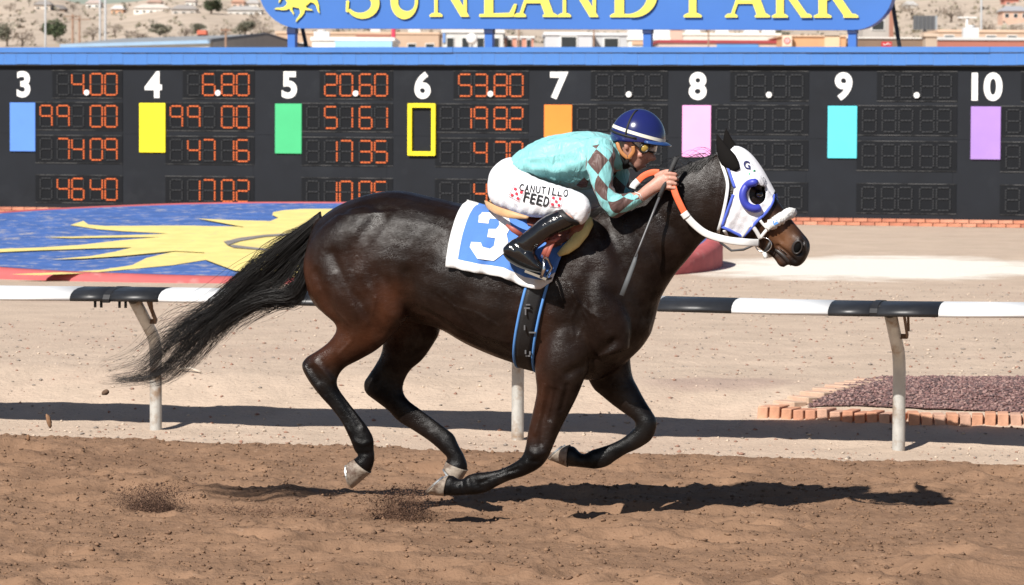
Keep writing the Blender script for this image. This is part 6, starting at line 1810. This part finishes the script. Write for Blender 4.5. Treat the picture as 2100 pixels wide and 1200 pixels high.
# silks
def silk(name, c, two=None):
    m = mat(name, c, rough=.48, var=.05, scale=6, spec=.4, sheen=.2)
    N, L, b = nodes_of(m)
    tc = N.new('ShaderNodeTexCoord')
    mp = N.new('ShaderNodeMapping'); mp.inputs['Scale'].default_value = (14, 14, 5); mp.inputs['Rotation'].default_value = (.3, .6, .2)
    L.new(tc.outputs['Object'], mp.inputs['Vector'])
    n = N.new('ShaderNodeTexNoise'); n.inputs['Scale'].default_value = 1.0; n.inputs['Detail'].default_value = 3.5; n.inputs['Distortion'].default_value = 1.2
    L.new(mp.outputs['Vector'], n.inputs['Vector'])
    bp = N.new('ShaderNodeBump'); bp.inputs['Distance'].default_value = .022; bp.inputs['Strength'].default_value = 1.0
    L.new(n.outputs['Fac'], bp.inputs['Height']); L.new(bp.outputs['Normal'], b.inputs['Normal'])
    if two:
        uv = N.new('ShaderNodeUVMap'); uv.uv_map = 'UVMap'
        sp = N.new('ShaderNodeSeparateXYZ'); L.new(uv.outputs['UV'], sp.inputs[0])
        def tri(sock, k, off):
            a = N.new('ShaderNodeMath'); a.operation = 'MULTIPLY_ADD'; L.new(sock, a.inputs[0]); a.inputs[1].default_value = k; a.inputs[2].default_value = off
            p = N.new('ShaderNodeMath'); p.operation = 'PINGPONG'; L.new(a.outputs[0], p.inputs[0]); p.inputs[1].default_value = 1.0
            return p.outputs[0]
        s1 = tri(sp.outputs['X'], two[1], two[3]); s2 = tri(sp.outputs['Y'], two[2], two[4])
        ad = N.new('ShaderNodeMath'); ad.operation = 'ADD'; L.new(s1, ad.inputs[0]); L.new(s2, ad.inputs[1])
        gt = N.new('ShaderNodeMath'); gt.operation = 'LESS_THAN'; L.new(ad.outputs[0], gt.inputs[0]); gt.inputs[1].default_value = 1.0
        mx = N.new('ShaderNodeMix'); mx.data_type = 'RGBA'; L.new(gt.outputs[0], mx.inputs[0]); mx.inputs[6].default_value = (*c, 1); mx.inputs[7].default_value = (*two[0], 1)
        L.new(mx.outputs[2], b.inputs['Base Color'])
    return m
TEAL = (.235, .56, .57); BROWN = (.11, .062, .055)
M_TEAL = silk('silk_teal', TEAL); M_DIAM = silk('silk_diamonds', TEAL, (BROWN, 8.0, 7.0, 0.0, 0.35))
mb = MB(); mb.smooth = True
mb.ring_loft(loft_rings(SHIRT, 5, 40)); 
for sd in (-1, 1): ellipsoid(mb, hp(1228 if sd < 0 else 1250, 310, .15 * sd), HU * .075, HN * .065, Z3 * .075)
me = remesh(mb, .008, 8, 3); me.materials.append(M_TEAL); me.polygons.foreach_set('use_smooth', np.ones(len(me.polygons), bool))
sculpt(me, [([(1085, 345), (1140, 350), (1185, 335)], 9, .007, -1), ([(1100, 358), (1160, 366), (1195, 362)], 8, -.008, -1), ([(1195, 300), (1185, 330), (1200, 365)], 9, -.009, -1), ([(1150, 300), (1185, 325)], 9, .005, -1), ([(1075, 330), (1110, 340), (1150, 335)], 8, -.005, -1)])
wrinkle(me, .35, 20, 4.5, .012, 3); wrinkle(me, -.6, 26, 7, .006, 8)
shirt = put('silk_shirt', me, jk)
shirt_s = side_surf(bvh_of(me), -1, -.15)
for st in (SLEEVE, SLEEVE_F):
    mb = MB(); mb.smooth = True; rings = loft_rings(st, 5, 40)
    for i, r in enumerate(rings):          # creases at the elbow
        c_ = sum(r, Vector()) / len(r)
        for k in range(len(r)):
            r[k] = c_ + (r[k] - c_) * (1 + .05 * math.sin(i * 1.1 + k * .35) * math.sin(k * .5 + i * .2) + .04 * float(vnoise(i * .9, k * .28, 4)))
    Ls = [0]
    for a, b in zip(rings, rings[1:]): Ls.append(Ls[-1] + (sum(b, Vector()) / 40 - sum(a, Vector()) / 40).length)
    mb.ring_loft(rings, uvs=[l / Ls[-1] for l in Ls]); o = mb.build('sleeve', M_DIAM, jk)
    o.data.validate()
    fix_normals(o)
M_BROWN = silk('silk_brown', BROWN)
mb = MB(); shape_on(mb, [(1182, 380), (1198, 364), (1208, 372), (1204, 384), (1192, 385)], 4, shirt_s, .004, -.15); mb.build('diamond_patch', M_BROWN, shirt)
mb = MB(); mb.smooth = True
mb.ring_loft([[p for p in r] for r in loft_rings([(1256, 278, 1266, 350, .10, 0), (1266, 288, 1278, 348, .075, 0), (1272, 296, 1284, 344, .066, 0)], 3, 28)], cap=False)
o = mb.build('collar', M_TEAL, jk); fix_normals(o); o.modifiers.new('t', 'SOLIDIFY').thickness = .005
mb = MB(); mb.smooth = True
mb.ring_loft(loft_rings([(1262, 290, 1276, 348, .068, 0), (1270, 297, 1288, 346, .060, 0), (1276, 302, 1294, 341, .056, 0)], 3, 24), cap=False)
o = mb.build('neck_guard', mat('collar_black', (.012, .012, .013), rough=.8), jk); fix_normals(o)
# breeches
M_BRE = mat('breeches_white', (.76, .76, .79), rough=.7, var=.03, scale=8, bump=.0012, bscale=60, sheen=.15, stretch=(1, 1, 2.4))
mb = MB(); mb.smooth = True
mb.ring_loft(loft_rings(BUTT, 5, 36))
r_ = loft_rings(THIGH + [(1206, 436, 1192, 462, .045, -.322)], 5, 30); mb.ring_loft(r_); mb.ring_loft(mir_rings(r_))
r_ = loft_rings([(1204, 408, 1208, 446, .05, -.318), (1190, 414, 1197, 456, .052, -.322), (1168, 424, 1184, 458, .05, -.326)], 4, 24); mb.ring_loft(r_); mb.ring_loft(mir_rings(r_))
me = remesh(mb, .0075, 6, 3); me.materials.append(M_BRE); me.polygons.foreach_set('use_smooth', np.ones(len(me.polygons), bool))
fold = []
for k in range(9):
    x = 1040 + k * 14; fold.append(([(x, 438 + k), (x + 8, 428 + k * .8), (x + 18, 416 + k)], 3.2, -.0035 if k % 2 else .003, -1))
fold += [([(1182, 400), (1172, 420), (1176, 440)], 4, -.005, -1), ([(1195, 410), (1180, 425)], 3, .004, -1), ([(1012, 395), (1035, 400), (1060, 425)], 4, -.004, -1), ([(1030, 350), (1060, 366), (1100, 378)], 5, -.004, -1), ([(1200, 438), (1188, 450)], 3, -.004, -1)]
sculpt(me, fold)
wrinkle(me, .55, 26, 6, .0036, 13); wrinkle(me, 1.3, 30, 8, .0022, 17)
bre = put('breeches', me, jk)
bre_s = side_surf(bvh_of(me), -1, -.25)
def bre_pt(px, py, lift):
    x, _, z = loc(hp(px, py, -.22)); y = bre_s(x, z); x, _, z = loc(hp(px, py, y)); y = bre_s(x, z); return glo(x, y - lift, z)
M_INK = mat('print_black', (.012, .012, .014), rough=.8)
def cloth_text(txt, p0, p1, h, bold, squeeze=1.0, slant=.0):
    n = len(txt)
    mb = MB()
    for i, ch in enumerate(txt):
        V, Fc = text_mesh(ch, 1.0, bold, 3); V = np.array(V); V[:, 0] -= V[:, 0].min(); V[:, 1] -= V[:, 1].min(); w = V[:, 0].max(); V[:, 1] /= V[:, 1].max()
        t0 = (i + .08) / n; t1 = (i + .86) / n
        if ch == 'I': t0, t1 = (i + .35) / n, (i + .58) / n
        dx, dy = p1[0] - p0[0], p1[1] - p0[1]; l = math.hypot(dx, dy); ux, uy = dx / l, dy / l
        b0 = len(mb.v)
        for (u, v) in V:
            q = t0 + (t1 - t0) * u / w
            px = p0[0] + dx * q + uy * v * h + slant * v; py = p0[1] + dy * q - ux * v * h
            mb.vert(bre_pt(px, py, .0075))
        for f in Fc: mb.face([b0 + k for k in f])
        # serifs at the feet and heads of the letters
    return mb
mb = cloth_text('CANUTILLO', (1064, 391), (1166, 404), 15, .010); mb.build('lettering', M_INK, bre)
mb = cloth_text('FEED', (1072, 413), (1127, 425), 21, .02); mb.build('lettering', M_INK, bre)
M_RED = mat('print_red', (.62, .03, .06), rough=.8)
for (cx, cy, h, a) in ((1060, 397, 21, 28), (1142, 413, 20, 8)):
    ca, sa = math.cos(math.radians(a)), math.sin(math.radians(a))
    for (i, j) in ((0, 0), (-1, -1), (1, -1), (-1, 1), (1, 1)):
        mb = MB(); q = []
        for (u, v) in ((-1, -1), (1, -1), (1, 1), (-1, 1)):
            x = (i * .34 + u * .13) * h; y = (j * .34 + v * .13) * h; q.append((cx + x * ca - y * sa, cy + x * sa + y * ca))
        mb.face([mb.vert(bre_pt(x, y, .006)) for x, y in q][::-1]); mb.build('logo_square', M_RED, bre)
    fr = []
    for (u, v) in ((-1, -1), (1, -1), (1, 1), (-1, 1), (-1, -1)):
        x = u * .6 * h; y = v * .6 * h; fr.append((cx + x * ca - y * sa, cy + x * sa + y * ca))
    mb = MB(); pts = []
    for a_, b2 in zip(fr, fr[1:]): pts += [bre_pt(a_[0] + (b2[0] - a_[0]) * k / 4, a_[1] + (b2[1] - a_[1]) * k / 4, .003) for k in range(4)]
    mb.tube(pts + [pts[0]], .0010, 5, cap=False); mb.build('logo_border', mat('print_pale_red', (.55, .22, .25), rough=.8), bre)
# boots
M_BOOT = mat('boot_black', (.007, .007, .008), rough=.14, var=.2, scale=20, spec=.6, coat=.6, coatr=.06, bump=.0035, bscale=24)
for side in (-1, 1):
    mb = MB(); mb.smooth = True
    for st in (BOOT, FOOT):
        r_ = loft_rings(st, 5, 30); mb.ring_loft(mir_rings(r_) if side > 0 else r_)
    me = remesh(mb, .006, 4, 2); me.materials.append(M_BOOT); me.polygons.foreach_set('use_smooth', np.ones(len(me.polygons), bool))
    if side < 0: sculpt(me, [([(1070, 486), (1084, 500), (1096, 512)], 3, -.004, -1), ([(1060, 492), (1075, 508)], 3, -.004, -1), ([(1120, 450), (1150, 440)], 4, .003, -1)])
    bt = put('boot', me, jk)
    mb = MB(); mb.smooth = True
    r_ = loft_rings([(1033, 519, 1036, 524, .028, -.352), (1046, 531, 1046, 536, .042, -.352), (1066, 543, 1065, 548, .046, -.352), (1090, 552, 1089, 556, .045, -.352), (1112, 557, 1111, 561, .03, -.352)], 4, 20)
    mb.ring_loft(mir_rings(r_) if side > 0 else r_); o = mb.build('sole', mat('sole_grey', (.06, .058, .055), rough=.5), bt); fix_normals(o)
    mb = MB(); mb.smooth = True
    r_ = loft_rings([(1153, 425, 1192, 458, .062, -.324), (1150, 427, 1189, 460, .069, -.326), (1143, 430, 1182, 463, .069, -.328)], 4, 28); mb.ring_loft(mir_rings(r_) if side > 0 else r_, cap=False)
    mb2 = mb.build('boot_cuff', mat('cuff_black', (.010, .010, .011), rough=.6, var=.2), bt); fix_normals(mb2); mb2.modifiers.new('t', 'SOLIDIFY').thickness = .004
# helmet
M_HELM = mat('helmet_navy', (.013, .018, .105), rough=.16, var=.05, scale=6, coat=.5, spec=.5)
C0 = hp(1308, 283, 0); XA = (hp(1364, 294, 0) - hp(1253, 279, 0)); LA = XA.length / 2; XA.normalize(); ZA = XA.cross(HN).normalized()
if ZA.z < 0: ZA = -ZA
LZ = (hp(1310, 223, 0) - C0).dot(ZA); LY = .108
def helm(a, h, k=1.0):
    r = math.sqrt(max(0.0, 1 - min(1, max(h, 0)) ** 2.0)) if h > 0 else 1 - .10 * h * h * 4
    return C0 + XA * (LA * r * math.cos(a) * k) + HN * (LY * r * math.sin(a) * k) + ZA * (LZ * h * (k if h > 0 else 1))
mb = MB(); mb.smooth = True
hs = [-.22, -.14, -.06, 0] + [math.sin(q) for q in np.linspace(.1, math.pi / 2 - .02, 12)]
def hlow(a, h): return h if h >= 0 else h * (.25 + .75 * (.5 - .5 * math.cos(a)))
mb.ring_loft([[helm(a, hlow(a, h)) for a in np.linspace(0, 2 * math.pi, 49)[:-1]] for h in hs])
hm = mb.build('helmet', M_HELM, jk); fix_normals(hm)
mb = MB(); mb.smooth = True
def stripe_h(a): return .20 - .17 * math.cos(a) if False else .17 - .15 * math.cos(a)
mb.grid([[helm(a, stripe_h(a) + d, 1.012) for a in np.linspace(0, 2 * math.pi, 61)] for d in (-.055, 0, .055)])
mb.build('stripe', mat('stripe_cream', (.72, .70, .60), rough=.4, var=.03), hm)
mb = MB(); mb.smooth = True
rows = []
for q in np.linspace(-1.15, 1.15, 19):
    e = .034 * (math.cos(q / 1.15 * math.pi / 2)) ** .6
    p = helm(q, 0.0); o_ = (XA * math.cos(q) + HN * math.sin(q)).normalized()
    rows.append([p - o_ * .005, p + o_ * e * .5 - ZA * .007, p + o_ * e - ZA * .016])
mb.grid(rows); v = mb.build('visor', mat('visor_blue', (.02, .06, .20), rough=.3, coat=.4), hm); v.modifiers.new('t', 'SOLIDIFY').thickness = .005
mb = MB(); mb.tube([helm(a, .0 + .93 * math.sin(q), 1.012) for a, q in [(-1.85, t) for t in np.linspace(0, 1.5, 8)] + [(-1.85 + math.pi - .0, t) for t in np.linspace(1.5, .0, 8)][1:]], .0055, 6, flat_=.6)
mb.build('goggle_band', mat('elastic_black', (.014, .014, .015), rough=.7), hm)
mb = MB(); mb.tube([helm(a, .02 + .16 * (a + 1.6) / -1.5, 1.015) for a in np.linspace(-1.45, -2.9, 10)], .0055, 6); mb.build('goggle_band', mat('elastic_black', (0, 0, 0)), hm)
# goggles
M_GFRAME = mat('goggle_frame', (.013, .012, .012), rough=.35, var=.1)
M_GLENS = mat('goggle_lens', (.55, .52, .50), rough=.08, var=.15, scale=40, spec=.8, coat=.5, col2=(.12, .10, .09), c2scale=30, c2lo=.45, c2hi=.55)
gq = [(1296, 286, -.080), (1306, 293, -.082), (1318, 299, -.072), (1331, 302, -.048), (1341, 304, -.018)]
gp = [hp(*q) for q in gq]; gp = gp + mirror_pts(gp)[::-1]
gp = [Vector(p) for p in crom(np.array([tuple(p) for p in gp]), 4)]
dn = (hp(1318, 314, 0) - hp(1322, 296, 0)).normalized()
fwd = (hp(1343, 309, 0) - hp(1330, 306, 0)).normalized()
gg = MB(); gg.smooth = True
nG = len(gp)
hh = [.009 + .010 * math.sin(math.pi * i / (nG - 1)) ** .5 for i in range(nG)]
gg.grid([[p + dn * h * k + fwd * .004 for p, h in zip(gp, hh)] for k in (-1, -.5, 0, .5, 1)])
gl = gg.build('goggles', M_GLENS, jk); gl.modifiers.new('t', 'SOLIDIFY').thickness = .003
for k in (-1.05, 1.05):
    mb = MB(); mb.tube([p + dn * h * k + fwd * .005 for p, h in zip(gp, hh)], .0042, 8); mb.build('goggle_rim', M_GFRAME, gl)
cc = hp(1322, 304, -.080); ux = (HU * .93 + HN * .35).normalized()
ringp = [cc + ux * .021 * math.cos(t) + dn * .021 * math.sin(t) for t in np.linspace(0, 2 * math.pi, 21)]
mb = MB(); mb.tube(ringp, .0065, 8, cap=False); mb.build('eye_cup', M_GFRAME, gl)
mb = MB(); mb.smooth = True; nrm = ux.cross(dn).normalized()
if nrm.dot(HN) > 0: nrm = -nrm
ellipsoid(mb, cc, ux * .019, nrm * .008, dn * .019); mb.build('eye_lens', mat('lens_amber', (.36, .24, .05), rough=.08, var=.1, coat=.6), gl)
# chin harness
M_HARN = mat('harness_tan', (.50, .21, .075), rough=.55, var=.12, scale=30)
for line in ([(1266, 292, -.070), (1270, 306, -.074), (1278, 317, -.072), (1288, 325, -.066)], [(1298, 300, -.084), (1299, 310, -.08), (1294, 318, -.074), (1288, 325, -.066)]):
    mb = MB(); mb.tube([Vector(p) for p in crom(np.array([tuple(hp(x, y, z - .006)) for x, y, z in line]), 4)], .0095, 8, side=HN, flat_=.4); mb.build('harness_strap', M_HARN, hm)
mb = MB(); mb.tube([hp(1288, 320, -.074), hp(1286, 332, -.066), hp(1284, 340, -.05)], .009, 8, side=HN, flat_=.5); mb.tube([hp(1290, 334, -.062), hp(1302, 346, -.035), hp(1306, 352, 0)], .006, 8, side=HN, flat_=.5)
mb.build('chin_strap', mat('elastic_black', (0, 0, 0)), hm)
mb = MB()
mb.tube([hp(1302, 394, -.20), hp(1312, 398, -.222), hp(1319, 412, -.20)], .0022, 6); mb.build('cuff_band', M_CWHITE, jk)
# ------------------------------------------------------------------ dirt thrown up by the hooves
M_DIRT = [mat('dirt_dark', (.085, .046, .03), rough=.98, var=.3, scale=20), mat('dirt_mid', (.17, .095, .06), rough=.98, var=.3, scale=20)]
def spray(label, px, py, wpx, hpx, n, seed, dark):
    r = np.random.RandomState(seed); pts = []
    for _ in range(n):
        t = r.beta(1.1, 1.7); x = px + r.normal(0, wpx * (.38 + .35 * t)); y = py - hpx * t + r.normal(0, 3) - .12 * (x - px) * t
        P = hp(x, y, float(r.normal(0, .10))); g = .035
        if P.z < g: P.z = g + r.rand() * .02
        pts.append(tuple(P))
    pts = np.array(pts); sz = .0009 + .0028 * r.rand(n) ** 3; bg = r.rand(n) < .012; sz[bg] = r.uniform(.004, .009, bg.sum())
    me = chunk_cloud('kicked_dirt', pts, sz, M_DIRT, flatten=.9, seed=seed, coarse=True, mat_idx=(r.rand(n) > dark).astype(int))
    return tag(put('kicked_dirt', me), label, 'dirt', kind='stuff')
spray('dark burst of dirt thrown up well behind the hind hooves', 312, 1062, 60, 74, 13000, 3, .75)
spray('paler puff of dirt thrown up under the hooves', 822, 1074, 66, 84, 11000, 4, .3)
spray('thin scatter of grains hanging between the two dirt bursts', 560, 1068, 170, 46, 2600, 5, .3)
def clod(name, label, px, py, rx, rz, y, tilt, m_):
    rnd = random.Random(int(px)); mb = MB(); mb.smooth = True; c = hp(px, py, y)
    ax = HU * math.cos(tilt) + Z3 * math.sin(tilt); az = Z3 * math.cos(tilt) - HU * math.sin(tilt)
    ellipsoid(mb, c, ax * (rx / 425), HN * (min(rx, rz) / 425), az * (rz / 425), 12, 8)
    mb.v = [tuple(Vector(v) + (Vector(v) - c) * rnd.uniform(-.22, .22)) for v in mb.v]
    tag(mb.build(name, m_), label, 'clod')
clod('flying_clod', 'small dark clod in the air below the tip of the tail', 216, 805, 8, 5.5, 0, .4, mat('clod_air', (.11, .065, .04), rough=.95, var=.3, scale=40))
clod('flying_clod', 'long thin brown clod in the air over the rail shadow', 100, 863, 5, 15, 0, .28, mat('clod_air2', (.24, .13, .07), rough=.95, var=.3, scale=40))
clod('flying_clod', 'tiny brown clod in the air near the loam edge', 58, 898, 4, 7, 0, .1, mat('clod_air2', (0, 0, 0)))
